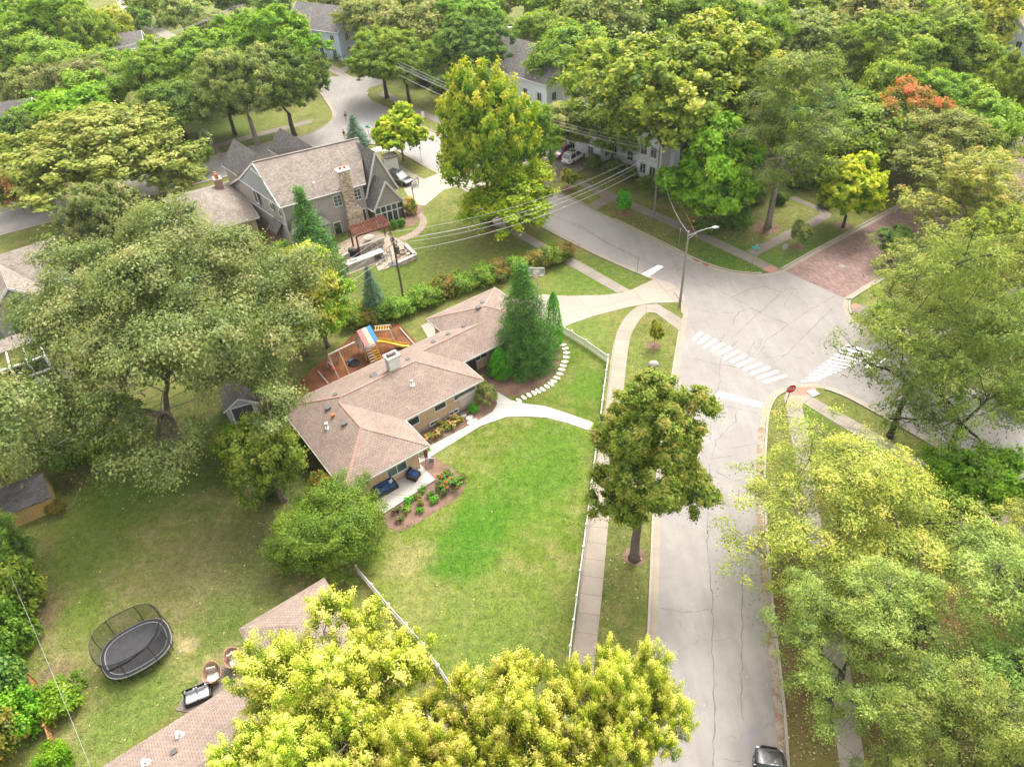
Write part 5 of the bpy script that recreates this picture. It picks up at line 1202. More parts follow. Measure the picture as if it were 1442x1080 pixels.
m.build('garage_door', M['white'], ranch)
# chimney and roof vents, found on the roof surface
def hipz(u, v):
    h = 0
    for (a, b, c, d) in ((-8.1, 0, 0, 13.1), (-8.1, 8.55, 4.1, 13.1), (2, 18.6, 7.5, 13.1), (9.6, 18.6, 7.5, 16.1)):
        pass
    rects = ((-8.1, 0., 0., 13.1), (-8.1, 8.55, 4.1, 13.1), (0., 18.6, 7.5, 13.1), (9.6, 18.6, 7.5, 16.1))
    for (a, b, c, d) in rects: h = max(h, min(u - a, b - u, v - c, d - v))
    return EZ + SL * max(h, 0)
def on_roof(px, py):
    z = 3.6
    for _ in range(25):
        h = G(px, py, z) - O; u, v = h.dot(U2), h.dot(V2); z = .5 * z + .5 * hipz(u, v)
    return u, v, z
u, v, z = on_roof(555, 519)
m = MB(); m.box((u, v, z + .45), (1.15, .85, 2.1), 0); ch = m.build('chimney', M['brickwhite'], roof)
MB().box((u, v, z + 1.55), (1.38, 1.06, .13)).build('chimney_cap', M['wallcap'], ch)
m = MB(); m.tube([(u - .4, v, z + 1.74), (u + .4, v, z + 1.74)], .19, 12).box((u, v, z + 1.64), (.9, .45, .05)); m.build('flue_hood', plain('dull_metal', (.22, .18, .19), .6, .15, 3, .3), ch)
def boxvent(px, py, mat='steel', s=.38, h=.16):
    u, v, z = on_roof(px, py); m = MB(); m.box((u, v, z + h / 2), (s, s, h)); m.box((u, v, z + h + .02), (s * 1.25, s * 1.25, .04)); m.build('roof_vent', M[mat], roof)
def pipevent(px, py, mat='white', h=.45):
    u, v, z = on_roof(px, py); m = MB(); m.tube([(u, v, z - .05), (u, v, z + h)], .09, 10); m.tube([(u, v, z - .02), (u, v, z + .08)], [.26, .12], 10); m.tube([(u, v, z + h), (u, v, z + h + .1)], .14, 10); m.build('vent_pipe', M[mat], roof)
M['ventgrey'] = plain('dark_vent', (.10, .10, .10), .6)
for p in ((462.3, 575), (485.3, 597), (674, 434)): boxvent(*p, mat='ventgrey')
for p in ((472.5, 556), (574.4, 506.5), (679, 426.5), (653, 460), (631, 471), (610, 482)): boxvent(*p, mat='ventgrey', s=.3, h=.1)
boxvent(526.5, 529, 'ventgrey', .5, .1); boxvent(469.4, 586, 'terracotta', .26, .2)
pipevent(461, 602); pipevent(580.5, 542)
# ======== helper for gabled blocks given by surveyed corners
def quad(mb, *p, mi=0): mb.poly([Vector(x) for x in p], mi)
def up_poly(mb, pts, mi=0):
    p = [Vector(x) for x in pts]; n = (p[1] - p[0]).cross(p[2] - p[0])
    if n.z < 0: p.reverse()
    mb.poly(p, mi)
def gable_block(root, FL, FR_, back, ze, zr, zb=0., wall='sidingtan', roofm='rooftan', over=.35, trim=True, z_gable=None):
    """gable end between FL and FR_ (plan), running back along vector back; parts wall, roof, rake_trim"""
    FL = Vector((FL[0], FL[1], 0)); FR_ = Vector((FR_[0], FR_[1], 0)); back = Vector((back[0], back[1], 0))
    MD = (FL + FR_) / 2; e = (FR_ - FL).normalized(); bn = back.normalized()
    def z(p, h): return Vector((p.x, p.y, h))
    m = MB()
    m.poly([z(FL, zb), z(FR_, zb), z(FR_, ze), z(MD, zr), z(FL, ze)]); B1, B2, BM = FL + back, FR_ + back, MD + back
    m.poly([z(B2, zb), z(B1, zb), z(B1, ze), z(BM, zr), z(B2, ze)]); m.poly([z(FL, ze), z(B1, ze), z(B1, zb), z(FL, zb)]); m.poly([z(FR_, zb), z(B2, zb), z(B2, ze), z(FR_, ze)])
    m.build('wall', M[wall], root, world=True)
    hw = (FR_ - FL).length / 2; s = (zr - ze) / hw; m = MB(); t = .12
    for sg, E in ((-1, FL), (1, FR_)):
        o_ = E + e * sg * over; lo = ze - s * over + .06; a = z(o_ - bn * over, lo); b = z(o_ + back + bn * over, lo); c = z(MD + back + bn * over, zr + .06); d = z(MD - bn * over, zr + .06)
        up_poly(m, [a, b, c, d]); dn = Vector((0, 0, -t)); m.poly([a + dn, d + dn, c + dn, b + dn]); m.poly([a, b, b + dn, a + dn]); m.poly([a, a + dn, d + dn, d]); m.poly([b, c, c + dn, b + dn])
    m.build('roof', M[roofm], root, world=True)
    if trim:
        m = MB()
        for sg, E in ((-1, FL), (1, FR_)):
            for k in (0, 1):
                sh = (-bn * (over + .03)) if k == 0 else (back + bn * (over + .03))
                o_ = E + e * sg * over + sh; m.bar(z(o_, ze - s * over - .03), z(MD + sh, zr - .03), .05, .24, up=(0, 0, 1))
            o0, o1 = E + e * sg * (over + .05) - bn * over, E + e * sg * (over + .05) + back + bn * over
            m.bar(z(o0, ze - s * over - .02), z(o1, ze - s * over - .02), .1, .13)
        m.build('rake_trim', M['white'], root, world=True)
def rel(root, p): return Vector(p) - Vector(parent_loc(root))
# ======== tall taupe house
A, Bp = G(394, 292, 6), G(515, 258, 6); Rl, Rr = G(355, 229, 9.6), G(505, 194.5, 9.6); Cl = G(321, 260, 3.3)
base = Vector((A.x, A.y, 0))
th = thing('tall_house', 'tall taupe house with steep tan roof, white trim and a stone chimney', 'house', base)
Wd = Vector((Cl.x - A.x, Cl.y - A.y, 0)).normalized(); Ud = Vector((Bp.x - A.x, Bp.y - A.y, 0)).normalized()
Cr = Cl + (Bp - A); Cr.z = Cl.z
m = MB()
def thick_poly(m, pts, t=.14):
    up_poly(m, pts); dn = Vector((0, 0, -t)); p = [Vector(x) for x in pts]
    m.poly([x + dn for x in p])
    for i in range(len(p)):
        a, b = p[i], p[(i + 1) % len(p)]; m.poly([a, b, b + dn, a + dn])
kz = lambda p, z: Vector((p.x, p.y, z))
Mb = Rl.lerp(Cl, .55); Mb.z -= .35; Mbr = Mb + (Bp - A)
thick_poly(m, [A, Bp, Rr, Rl]); thick_poly(m, [Rl, Rr, Mbr, Mb]); thick_poly(m, [Mb, Mbr, Cr, Cl])
rf = m.build('roof', M['rooftan'], th, world=True)
m = MB(); m.bar(Rl + Vector((0, 0, .03)), Rr + Vector((0, 0, .03)), .3, .08); m.build('ridge_cap', M['rooftan'], rf, world=False).location = -base
# walls, set back under the eaves
ins = Ud * .35
a0, c0 = A + ins + Wd * .35, Cl + ins - Wd * .4
g = [kz(a0, 0), kz(a0, 5.85), Rl + ins - Vector((0, 0, .22)), Mb + ins - Vector((0, 0, .25)), kz(c0, 3.1), kz(c0, 0)]
m = MB(); m.poly(g[::-1]); b0 = Bp - Ud * .3 + Wd * .35
m.poly([kz(a0, 0), kz(b0, 0), kz(b0, 5.85), kz(a0, 5.85)])
cr0 = c0 + (b0 - a0); m.poly([kz(cr0, 0), kz(c0, 0), kz(c0, 3.1), kz(cr0, 3.1)])
m.poly([kz(b0, 0), kz(cr0, 0), kz(cr0, 3.1), Mb + (b0 - a0) - Vector((0, 0, .25)), Rl + ins + (b0 - a0) - Vector((0, 0, .22)), kz(b0, 5.85)])
m.build('wall', M['sidingtan'], th, world=True)
gn = Vector((-Wd.y, Wd.x, 0)); gn = gn if gn.dot(Ud) < 0 else -gn; gang = math.atan2(gn.y, gn.x)
fn = Vector((Ud.y, -Ud.x, 0)); fang = math.atan2(fn.y, fn.x)
# paler shingled gable peak and trim bands
def ong(px, py): return ray_vplane(px, py, kz(a0, 0) + gn * .03, gn)
def onf(px, py): return ray_vplane(px, py, kz(a0, 0) + fn * .03, fn)
m = MB(); m.poly([ong(338, 254), ong(393, 291.5), ong(368, 250), ong(356, 232)][::-1]); m.build('gable_shingles', M['sidinggrey'], th, world=True)
m = MB()
for p, q in (((337, 253), (397, 294)), ((326, 266), (404, 318)), ((353, 238), (368, 250))): m.bar(ong(*p) + gn * .03, ong(*q) + gn * .03, .06, .16)
sh = -ins - gn * 0
for p, q in ((Rl, A), (Rl, Mb), (Mb, Cl)): m.bar(p - Vector((0, 0, .12)) - Ud * .03, q - Vector((0, 0, .12)) - Ud * .03, .08, .26)
m.bar(A - Vector((0, 0, .12)) + fn * .04, Bp - Vector((0, 0, .12)) + fn * .04, .1, .14)
m.bar(kz(a0, 0) + gn * .04 + fn * .04, kz(a0, 5.8) + gn * .04 + fn * .04, .16, .16)
m.build('white_trim', M['white'], th, world=True)
zl = (Vector((0, 0, 0)))
for px, py, w_, h_, mu in ((361.5, 277, 1.1, 1.9, 0), (383.5, 290.5, .65, 1.0, 0), (396, 300, .65, .95, 0), (336.5, 282.5, .5, .8, 0), (350.5, 292.5, .5, .85, 0), (364, 304.5, .55, 1.3, 0), (393, 331, 1.2, 1.7, 1)):
    c = ong(px, py) - base + gn * .10; window(th, c, gang, w_, h_, 'glass', mull=mu, bars_=0)
for px, py, w_, h_, mu in ((475.5, 283, 1.05, 1.5, 1), (503.5, 274, .95, 1.5, 1), (476, 322, 1., 1.9, 0), (509, 305, 1.4, 2.0, 1)):
    c = onf(px, py) - base; window(th, c, fang, w_, h_, 'glassgreen' if py < 300 else 'glass', mull=mu, bars_=2 if py < 300 else 0)
# lean-to roofs on the gable wall and front
m = MB(); c = ong(388.5, 317); t_ = ong(391, 306)
e1, e2, f1, f2 = ong(386, 304.5), ong(398, 312.5), ong(384, 318) , ong(397, 327)
thick_poly(m, [e1, e2, f2 + gn * .8, f1 + gn * .8], .08)
w1, w2 = onf(410, 318), onf(432, 330); 
thick_poly(m, [onf(412, 300), onf(452, 300), kz(onf(466, 338), 2.9) + fn * 2.2, kz(onf(404, 326), 2.9) + fn * 2.2], .12)
m.build('lean_to_roof', M['roofgrey'], th, world=True)
m = MB(); p = kz(onf(430, 340), 0); m.box((0, 0, 0), (.01, .01, .01)); m = MB()
q0 = kz(onf(406, 330), 0) + fn * .2; q1 = kz(onf(462, 330), 0) + fn * .2
m.poly([kz(q0, 0) + fn * 1.7, kz(q1, 0) + fn * 1.7, kz(q1, 2.8) + fn * 1.7, kz(q0, 2.8) + fn * 1.7]); m.poly([kz(q0, 0), kz(q0, 0) + fn * 1.7, kz(q0, 2.8) + fn * 1.7, kz(q0, 3.4)]); m.poly([kz(q1, 0) + fn * 1.7, kz(q1, 0), kz(q1, 3.4), kz(q1, 2.8) + fn * 1.7])
m.build('bay_wall', M['sidingtan'], th, world=True)
# stone chimney on the front wall
cb = kz(onf(497, 300), 0) + fn * .45
m = MB(); m.box((cb.x, cb.y, 1.5), (2.2, 1.1, 3.0), math.atan2(Ud.y, Ud.x)); m.box((cb.x, cb.y, 3.25), (2.0, 1.05, .5), math.atan2(Ud.y, Ud.x), taper=.75)
cc_ = G(488, 247, 8.6)
m.box((cb.x - .25 * Ud.x, cb.y - .25 * Ud.y, 5.9), (1.45, 1.0, 5.4), math.atan2(Ud.y, Ud.x)); chm = m.build('chimney', M['stone'], th, world=True)
top = Vector((cb.x - .25 * Ud.x, cb.y - .25 * Ud.y, 8.66))
cm_ = MB(); cm_.box(top, (1.75, 1.25, .16), math.atan2(Ud.y, Ud.x)); o = cm_.build('chimney_cap', M['white'], chm); o.location = -base
cm_ = MB()
for s in (-.3, .3): cm_.tube([top + Ud * s, top + Ud * s + Vector((0, 0, .4))], [.2, .17], 10)
o = cm_.build('chimney_pot', M['terracotta'], chm); o.location = -base
q = G(443, 262, 7.2); m = MB(); m.tube([q - Vector((0, 0, .3)), q + Vector((0, 0, .5))], .12, 10); m.build('vent_pipe', M['white'], th, world=True)
# right-hand gables
Wb = Wd
g1l, g1r = kz(G(512, 275, 3.8), 0), kz(G(560, 262, 3.8), 0)
gable_block(th, g1l + Ud * .4, g1r - Ud * .4, Wb * 6.5, 4.2, 9.3, 0, 'sidingtan', 'roofgrey')
g2l, g2r = kz(G(527, 291, 3), 0), kz(G(565, 280, 3), 0)
gable_block(th, g2l, g2r, Wb * 3.0, 3.0, 6.1, 2.6, 'sidingtan', 'roofgrey')
# glazed porch under the small gable: posts, rails and glass
L_ = (g2r - g2l).length; e_ = (g2r - g2l).normalized()
m = MB(); gl_ = MB()
for k in range(6):
    p = g2l + e_ * (L_ * k / 5); m.bar(kz(p, 0), kz(p, 2.7), .14, .14)
for z_ in (.08, 1.75, 2.66): m.bar(kz(g2l, z_), kz(g2r, z_), .12, .12)
for k in range(4):
    p = g2r + Wb * (k * .95); m.bar(kz(p, 0), kz(p, 2.7), .14, .14)
for z_ in (.08, 1.75, 2.66): m.bar(kz(g2r, z_), kz(g2r + Wb * 2.9, z_), .12, .12)
pf = m.build('porch_frame', M['white'], th, world=True)
gl_.poly([kz(g2l, .1) + Wb * .05, kz(g2r, .1) + Wb * .05, kz(g2r, 2.6) + Wb * .05, kz(g2l, 2.6) + Wb * .05]); gl_.poly([kz(g2r, .1) - e_ * .05, kz(g2r + Wb * 2.9, .1) - e_ * .05, kz(g2r + Wb * 2.9, 2.6) - e_ * .05, kz(g2r, 2.6) - e_ * .05])
gl_.build('porch_glass', M['glass'], th, world=True)
# rear wings
def wing(rn, rfar, en, ef, wall='sidingtan'):
    m = MB(); rn, rfar, en, ef = Vector(rn), Vector(rfar), Vector(en), Vector(ef)
    on = kz(rn * 2 - en, en.z); of = kz(rfar * 2 - ef, ef.z)
    thick_poly(m, [rn, rfar, ef, en]); thick_poly(m, [rn, rfar, of, on]); m.build('roof', M['roofgrey'], th, world=True)
    m = MB(); i1 = (on - en).normalized() * .35; i1.z = 0
    a, b, c, d = en + i1, ef + i1, of - i1, on - i1; dz = .2
    bk = (ef - en).normalized(); b = b - bk * .3; c = c - bk * .3; rr = rfar - bk * .3
    m.poly([kz(a, 0), kz(a, en.z - .1), kz(b, ef.z - .1), kz(b, 0)]); m.poly([kz(b, 0), kz(b, ef.z - .1), kz(rr, rfar.z - .2), kz(c, ef.z - .1), kz(c, 0)]); m.poly([kz(c, 0), kz(c, ef.z - .1), kz(d, ef.z - .1), kz(d, 0)])
    m.build('wall', M[wall], th, world=True)
    m = MB(); m.bar(rfar - Vector((0, 0, .16)), ef - Vector((0, 0, .16)), .05, .16); m.bar(rfar - Vector((0, 0, .16)), of - Vector((0, 0, .16)), .05, .16); m.bar(en - Vector((0, 0, .1)), ef - Vector((0, 0, .1)), .1, .12); m.build('white_trim', M['whitedirty'], th, world=True)
wing(G(372, 223, 9.5), G(328.7, 195.3, 9.5), G(334, 247, 5.7), G(312.4, 232.6, 5.7))
wing(G(439, 206.5, 9.5), G(394, 180, 9.5), G(404, 226, 5.9), G(377, 210, 5.9))
# white portico behind the right gable
m = MB(); q = G(553, 243, 0); m.box((q.x, q.y, 1.3), (1.7, 1.5, 2.6), math.atan2(Ud.y, Ud.x)); m.build('portico', M['white'], th, world=True)
m = MB(); m.box((q.x, q.y, 2.7), (2.1, 1.9, .18), math.atan2(Ud.y, Ud.x)); m.box((q.x, q.y, 2.95), (1.9, 1.7, .35), math.atan2(Ud.y, Ud.x), taper=.3); m.build('portico_roof', M['rooftan'], th, world=True)
# ======== low tan-roofed house with brick chimney left of it
def hip_house(name, label, c, rz, L, W, ze, zr, wall, roofm, wins=True, ridge=None, cat_='house', over=.5, dirs=(0, 1, 2, 3)):
    t = thing(name, label, cat_, (c[0], c[1], 0), rz); l, w_ = L / 2 + over, W / 2 + over
    r = ridge if ridge is not None else max(.2, L / 2 - W / 2); m = MB()
    a, b, c_, d, e, f = (-l, -w_, ze), (l, -w_, ze), (l, w_, ze), (-l, w_, ze), (-r, 0, zr), (r, 0, zr)
    for p in ((a, b, f, e), (b, c_, f), (c_, d, e, f), (d, a, e)): up_poly(m, p)
    m.build('roof', M[roofm], t)
    m = MB()
    for p, q in ((a, b), (b, c_), (c_, d), (d, a)): m.bar(Vector(p) - Vector((0, 0, .1)), Vector(q) - Vector((0, 0, .1)), .1, .17)
    m.build('gutter', M['whitedirty'], t)
    MB().prism([(-L / 2, -W / 2), (L / 2, -W / 2), (L / 2, W / 2), (-L / 2, W / 2)], -.05, ze - .02).build('wall', M[wall], t)
    if wins:
        for s, ang in ((-1, -math.pi / 2), (1, math.pi / 2)):
            n = max(2, int(L / 3.6))
            for k in range(n):
                for z in ([1.5] if ze < 4.5 else [1.5, 4.2]): window(t, (-L / 2 + L * (k + .5) / n, s * (W / 2 + .01), z), ang, 1.2, 1.2 if ze < 4.5 else 1.4)
        for s, ang in ((-1, math.pi), (1, 0)):
            n = max(1, int(W / 4))
            for k in range(n):
                for z in ([1.5] if ze < 4.5 else [1.5, 4.2]): window(t, (s * (L / 2 + .01), -W / 2 + W * (k + .5) / n, z), ang, 1.1, 1.2 if ze < 4.5 else 1.4)
    return t
def gab_house(name, label, c, rz, L, W, ze, zr, wall, roofm, trimm='white', cross=None, chim=None, stor=2):
    """gabled block along local x, with windows; cross = (x, width, length, side) adds a front gable"""
    t = thing(name, label, 'house', (c[0], c[1], 0), 0.); cs, sn = math.cos(rz), math.sin(rz)
    def wv(x, y, z=0): return Vector((c[0] + x * cs - y * sn, c[1] + x * sn + y * cs, z))
    gable_block(t, wv(-L / 2, W / 2), wv(-L / 2, -W / 2), wv(L / 2, 0) - wv(-L / 2, 0), ze, zr, 0, wall, roofm)
    if cross:
        x, cw, cl, s = cross
        gable_block(t, wv(x - cw / 2, s * (W / 2 + cl)), wv(x + cw / 2, s * (W / 2 + cl)), wv(x, 0) - wv(x, s * (W / 2 + cl)), ze, ze + (zr - ze) * .85, 0, wall, roofm)
    def wn(x, y, z, ang, w_=1.1, h_=1.5, mu=1):
        p = wv(x, y, z) - Vector((c[0], c[1], 0)); window(t, p, ang + rz, w_, h_, mull=mu)
    zs = [1.5, 4.3] if ze > 4.5 else [1.5]
    for s, ang in ((-1, -math.pi / 2), (1, math.pi / 2)):
        n = max(2, int(L / 3.2))
        for k in range(n):
            x = -L / 2 + L * (k + .5) / n
            if cross and s == cross[3] and abs(x - cross[0]) < cross[1] / 2 + .6: continue
            for z in zs: wn(x, s * (W / 2 + .01), z, ang)
    for s, ang in ((-1, math.pi), (1, 0)):
        for k in range(max(2, int(W / 3.5))):
            for z in zs: wn(s * (L / 2 + .01), -W / 2 + W * (k + .5) / max(2, int(W / 3.5)), z, ang)
        wn(s * (L / 2 + .01), 0, ze + (zr - ze) * .35, ang, .8, .9, 0)
    if cross:
        x, cw, cl, s = cross; y = s * (W / 2 + cl + .01); ang = s * math.pi / 2
        for z in zs: wn(x - cw * .2, y, z, ang); wn(x + cw * .2, y, z, ang)
        wn(x, y, ze + .6, ang, .7, .8, 0)
    if chim:
        m = MB(); p = wv(chim[0], chim[1]); m.box((p.x, p.y, zr / 2 + .5), (.9, .7, zr + 1.), rz); o = m.build('chimney', M[chim[2]], t, world=True)
        MB().box((p.x - c[0], p.y - c[1], zr + 1.05), (1.1, .9, .12), rz).build('chimney_cap', M['wallcap'], o)
    return t
p0 = G(296, 292, 3)
lh = hip_house('low_house', 'low tan-roofed house with a red-brown brick chimney left of the tall one', p0, R(117), 13, 9., 3.0, 4.7, 'brickbuff', 'rooftan')
q = G(322, 300, 0); m = MB(); m.box((q.x, q.y, 2.6), (.95, 1.3, 5.2), R(27)); o = m.build('chimney', M['brickred'], lh); o.matrix_world = Matrix.Identity(4)
o.parent = None
o.parent = lh; o.matrix_parent_inverse = Matrix.Identity(4)
inv = Matrix.Translation(lh.location) @ Matrix.Rotation(R(117), 4, 'Z'); o.matrix_local = inv.inverted()
m = MB(); m.box((q.x, q.y, 5.27), (1.1, 1.45, .14), R(27)); c_ = m.build('chimney_cap', M['wallcap'], o)
m = MB()
for s in (-.35, .35): m.tube([(q.x - s * math.sin(R(27)), q.y + s * math.cos(R(27)), 5.3), (q.x - s * math.sin(R(27)), q.y + s * math.cos(R(27)), 6.05)], [.24, .2], 10)
m.build('chimney_pot', M['terracotta'], o)
# ======== neighbour's brown-pink roof at lower left
NO = G(456, 814, 2.9); NO.z = 0
nb = thing('neighbour_house', 'low house under a brown-pink hipped roof, half hidden by yellow maples', 'house', NO, HA)
def hip_roof_mb(m, u0, u1, v0, v1, ze, sl, dz=0.):
    L_, W_ = u1 - u0, v1 - v0; h = min(L_, W_) / 2; z = ze + sl * h + dz; e_ = ze + dz
    if L_ >= W_: r0, r1 = (u0 + h, (v0 + v1) / 2, z), (u1 - h, (v0 + v1) / 2, z); P_ = [[(u0, v0, e_), (u1, v0, e_), r1, r0], [(u1, v1, e_), (u0, v1, e_), r0, r1], [(u1, v0, e_), (u1, v1, e_), r1], [(u0, v1, e_), (u0, v0, e_), r0]]
    else: r0, r1 = ((u0 + u1) / 2, v0 + h, z), ((u0 + u1) / 2, v1 - h, z); P_ = [[(u0, v0, e_), (r0), (r1), (u0, v1, e_)], [(u1, v0, e_), (u1, v1, e_), r1, r0], [(u0, v0, e_), (u1, v0, e_), r0], [(u0, v1, e_), (u1, v1, e_), r1]]
    for p in P_: up_poly(m, p)
m = MB(); hip_roof_mb(m, -24., 0., -12.6, -3.6, 2.9, .40); hip_roof_mb(m, -6.3, 0.004, -19., 0., 2.9, .40, -.004);
nroof = m.build('roof', M['roofpink'], nb)
MB().prism([(-23.5, -12.1), (-5.8, -12.1), (-5.8, -18.5), (-.5, -18.5), (-.5, -.5), (-5.8, -.5), (-5.8, -4.1), (-23.5, -4.1)], -.05, 2.86).build('wall', M['brickbuff'], nb)
m = MB(); gl_ = [(-24, -3.6), (-6.3, -3.6), (-6.3, 0), (0, 0), (0, -19), (-6.3, -19), (-6.3, -12.6), (-24, -12.6)]
for i in range(8): p, q = gl_[i], gl_[(i + 1) % 8]; m.bar((*p, 2.8), (*q, 2.8), .10, .16)
m.build('gutter', M['roofpink'], nb)
for u_ in (-20, -15, -9.5): window(nb, (u_, -4.09, 1.5), math.pi / 2, 1.5, 1.1, mull=1)
window(nb, (-3.1, -.49, 1.5), math.pi / 2, 1.8, 1.1, mull=1)
for px, py, k in ((254, 1036, 0), (208, 1077, 0), (249, 1063, 1)):
    q = G(px, py, 3.5) - NO; ux = q.dot(U2); vy = q.dot(V2); z = 2.9 + .40 * max(0, min(-3.6 - vy, vy + 12.6, ux + 24)); m = MB()
    if k: m.box((ux, vy, z + .07), (.32, .32, .16)); m.build('roof_vent', M['ventgrey'], nroof)
    else: m.tube([(ux, vy, z - .05), (ux, vy, z + .4)], .09, 10).tube([(ux, vy, z + .4), (ux, vy, z + .48)], .15, 10).tube([(ux, vy, z - .02), (ux, vy, z + .06)], [.3, .12], 10); m.build('vent_pipe', M['white'], nroof)
# ======== far houses
gab_house('far_house', 'tan-roofed house with grey-blue walls at the left edge behind the great oak', G(-2, 400, 4), R(35), 14, 9, 4.4, 7.2, 'sidinggrey', 'rooftan', cross=(1, 5.5, 3., -1))
sr = thing('sunroom', 'white-framed glass sunroom beside a paved terrace behind the great oak', 'sunroom', G(33, 546), R(30))
m = MB()
for k in range(5): m.bar((-3.2 + k * 1.6, 0, 0), (-3.2 + k * 1.6, 0, 2.7), .22, .22); m.bar((-3.2 + k * 1.6, 0, 2.7), (-3.2 + k * 1.6, 3.6, 3.4), .14, .14)
for z in (.1, 1.1, 2.7): m.bar((-3.3, 0, z), (3.3, 0, z), .18, .16)
m.build('frame', M['white'], sr); MB().box((0, .12, 1.4), (6.2, .03, 2.6)).box((3.2, 1.8, 1.4), (.03, 3.5, 2.6)).box((-3.2, 1.8, 1.4), (.03, 3.5, 2.6)).build('glazing', M['glass'], sr)
m = MB(); up_poly(m, [(-3.5, 2.4, 3.3), (3.5, 2.4, 3.3), (3.5, 4.4, 3.7), (-3.5, 4.4, 3.7)]); m.build('roof', M['rooftan'], sr)
slab('terrace', [(0, 545), (95, 512), (110, 525), (60, 550), (0, 572)], 'brownpath', .03)
gab_house('blue_house', 'pale blue gabled house with grey roof beyond the street bend', G(468, 72), R(-33), 15, 10, 6., 9.6, 'sidingblue', 'roofgrey', cross=(-2.5, 5, 2.5, -1))
gab_house('white_house', 'white-sided house with a grey roof behind the right-hand utility pole', G(925, 225), R(-52), 13, 8.5, 5.8, 8.3, 'sidingwhite', 'roofgrey', cross=(3.5, 4.5, 2., -1))
gab_house('grey_roofed_house', 'long house with a wide purplish-grey shingled roof in the upper middle', G(742, 122), R(-50), 22, 11, 4.2, 8.2, 'sidingwhite', 'roofgrey', cross=(6, 6, 3, 1), chim=(-6, 1.5, 'brickred'))
gab_house('small_far_house', 'small cream house with a dark red door at the top edge', G(775, 42), R(-5), 11, 7, 3., 5.6, 'sidinggrey', 'roofgrey')
gab_house('metal_roofed_house', 'pale grey tall house with a ribbed metal roof at the top right', G(1098, 88), R(20), 15, 9, 6., 9., 'sidingwhite', 'roofgrey', cross=(-4, 5, 2.5, -1))
gab_house('blue_grey_house', 'blue-grey two-storey house at the top right edge', G(1432, 88), R(25), 11, 9, 6., 8.8, 'sidingblue', 'rooftan', cross=(-1, 5, 2, -1))
gab_house('orange_roofed_house', 'low house with an orange-brown roof at the top left edge', G(-4, 98), R(-8), 13, 8, 3., 4.8, 'sidingwhite', 'rooforange')
gab_house('dark_roofed_house', 'house with a dark grey roof at the left edge', G(12, 190), R(20), 12, 8, 3.4, 5.6, 'sidinggrey', 'roofdark')
gab_house('hidden_white_house', 'white house glimpsed between the crowns at upper left', G(175, 100), R(15), 12, 8, 5., 7.5, 'sidingwhite', 'roofgrey')
gab_house('garden_house', 'dark-roofed house behind the red-orange tree', G(1192, 190), R(32), 13, 9, 3.6, 6., 'sidinggrey', 'roofdark')
hip_house('flat_grey_house', 'grey flat-topped building beside the ribbed metal roof', G(1172, 30), R(20), 14, 9, 4.5, 5.0, 'sidingwhite', 'roofgrey')
gab_house('behind_oak_house', 'white house hidden behind the huge spreading oak', G(870, 190), R(-52), 10, 7, 5., 7., 'sidingwhite', 'roofgrey')
gb = gab_house('carport', 'white garage with dark green doors beside the parked cars', G(838, 212), R(-52), 8, 6, 2.7, 4.4, 'sidingwhite', 'roofgrey')
# ======== sheds
def shed(name, label, px, rz, L, W, ze, zr, wall, roofm, door=True):
    c = G(*px); t = thing(name, label, 'shed', (c.x, c.y, 0), rz); m = MB()
    m.poly([(-L / 2, -W / 2, 0), (L / 2, -W / 2, 0), (L / 2, -W / 2, ze), (0, -W / 2, zr), (-L / 2, -W / 2, ze)]); m.poly([(L / 2, W / 2, 0), (-L / 2, W / 2, 0), (-L / 2, W / 2, ze), (0, W / 2, zr), (L / 2, W / 2, ze)])
    m.poly([(-L / 2, W / 2, 0), (-L / 2, -W / 2, 0), (-L / 2, -W / 2, ze), (-L / 2, W / 2, ze)]); m.poly([(L / 2, -W / 2, 0), (L / 2, W / 2, 0), (L / 2, W / 2, ze), (L / 2, -W / 2, ze)])
    m.build('wall', M[wall], t); m = MB(); s = (zr - ze) / (L / 2); o = .2
    for sg in (-1, 1):
        thick_poly(m, [(sg * (L / 2 + o), -W / 2 - o, ze - s * o + .03), (sg * (L / 2 + o), W / 2 + o, ze - s * o + .03), (0, W / 2 + o, zr + .03), (0, -W / 2 - o, zr + .03)], .07)
    m.build('roof', M[roofm], t)
    if door:
        for sg in (-1, 1):
            m = MB(); m.box((sg * .48, -W / 2 - .03, .95), (.9, .05, 1.8)); d = m.build('door', M['doorgrey'], t); MB().box((sg * .1, -W / 2 - .07, .95), (.04, .04, .2)).build('handle', M['steel'], d)
        m = MB(); m.box((0, -W / 2 - .04, 1.93), (2.1, .06, .1)); 
        for sg in (-1, 1): m.box((sg * 1.0, -W / 2 - .04, .95), (.1, .06, 1.9)); m.bar((sg * (L / 2 + .2), -W / 2 - .22, ze - .12), (0, -W / 2 - .22, zr - .06), .04, .12)
        m.build('trim', M['white'], t)
    return t
shed('garden_shed', 'small pale grey gabled shed with dark double doors under the oak limbs', (345, 577), R(20), 2.9, 3.4, 1.95, 3.0, 'sidingshed', 'roofgrey')
shed('yellow_shed', 'low shed with a dark roof and yellow board end at the left edge', (50, 712), R(-60), 3.4, 3.2, 1.8, 2.7, 'sidingyellow', 'roofdark', False)
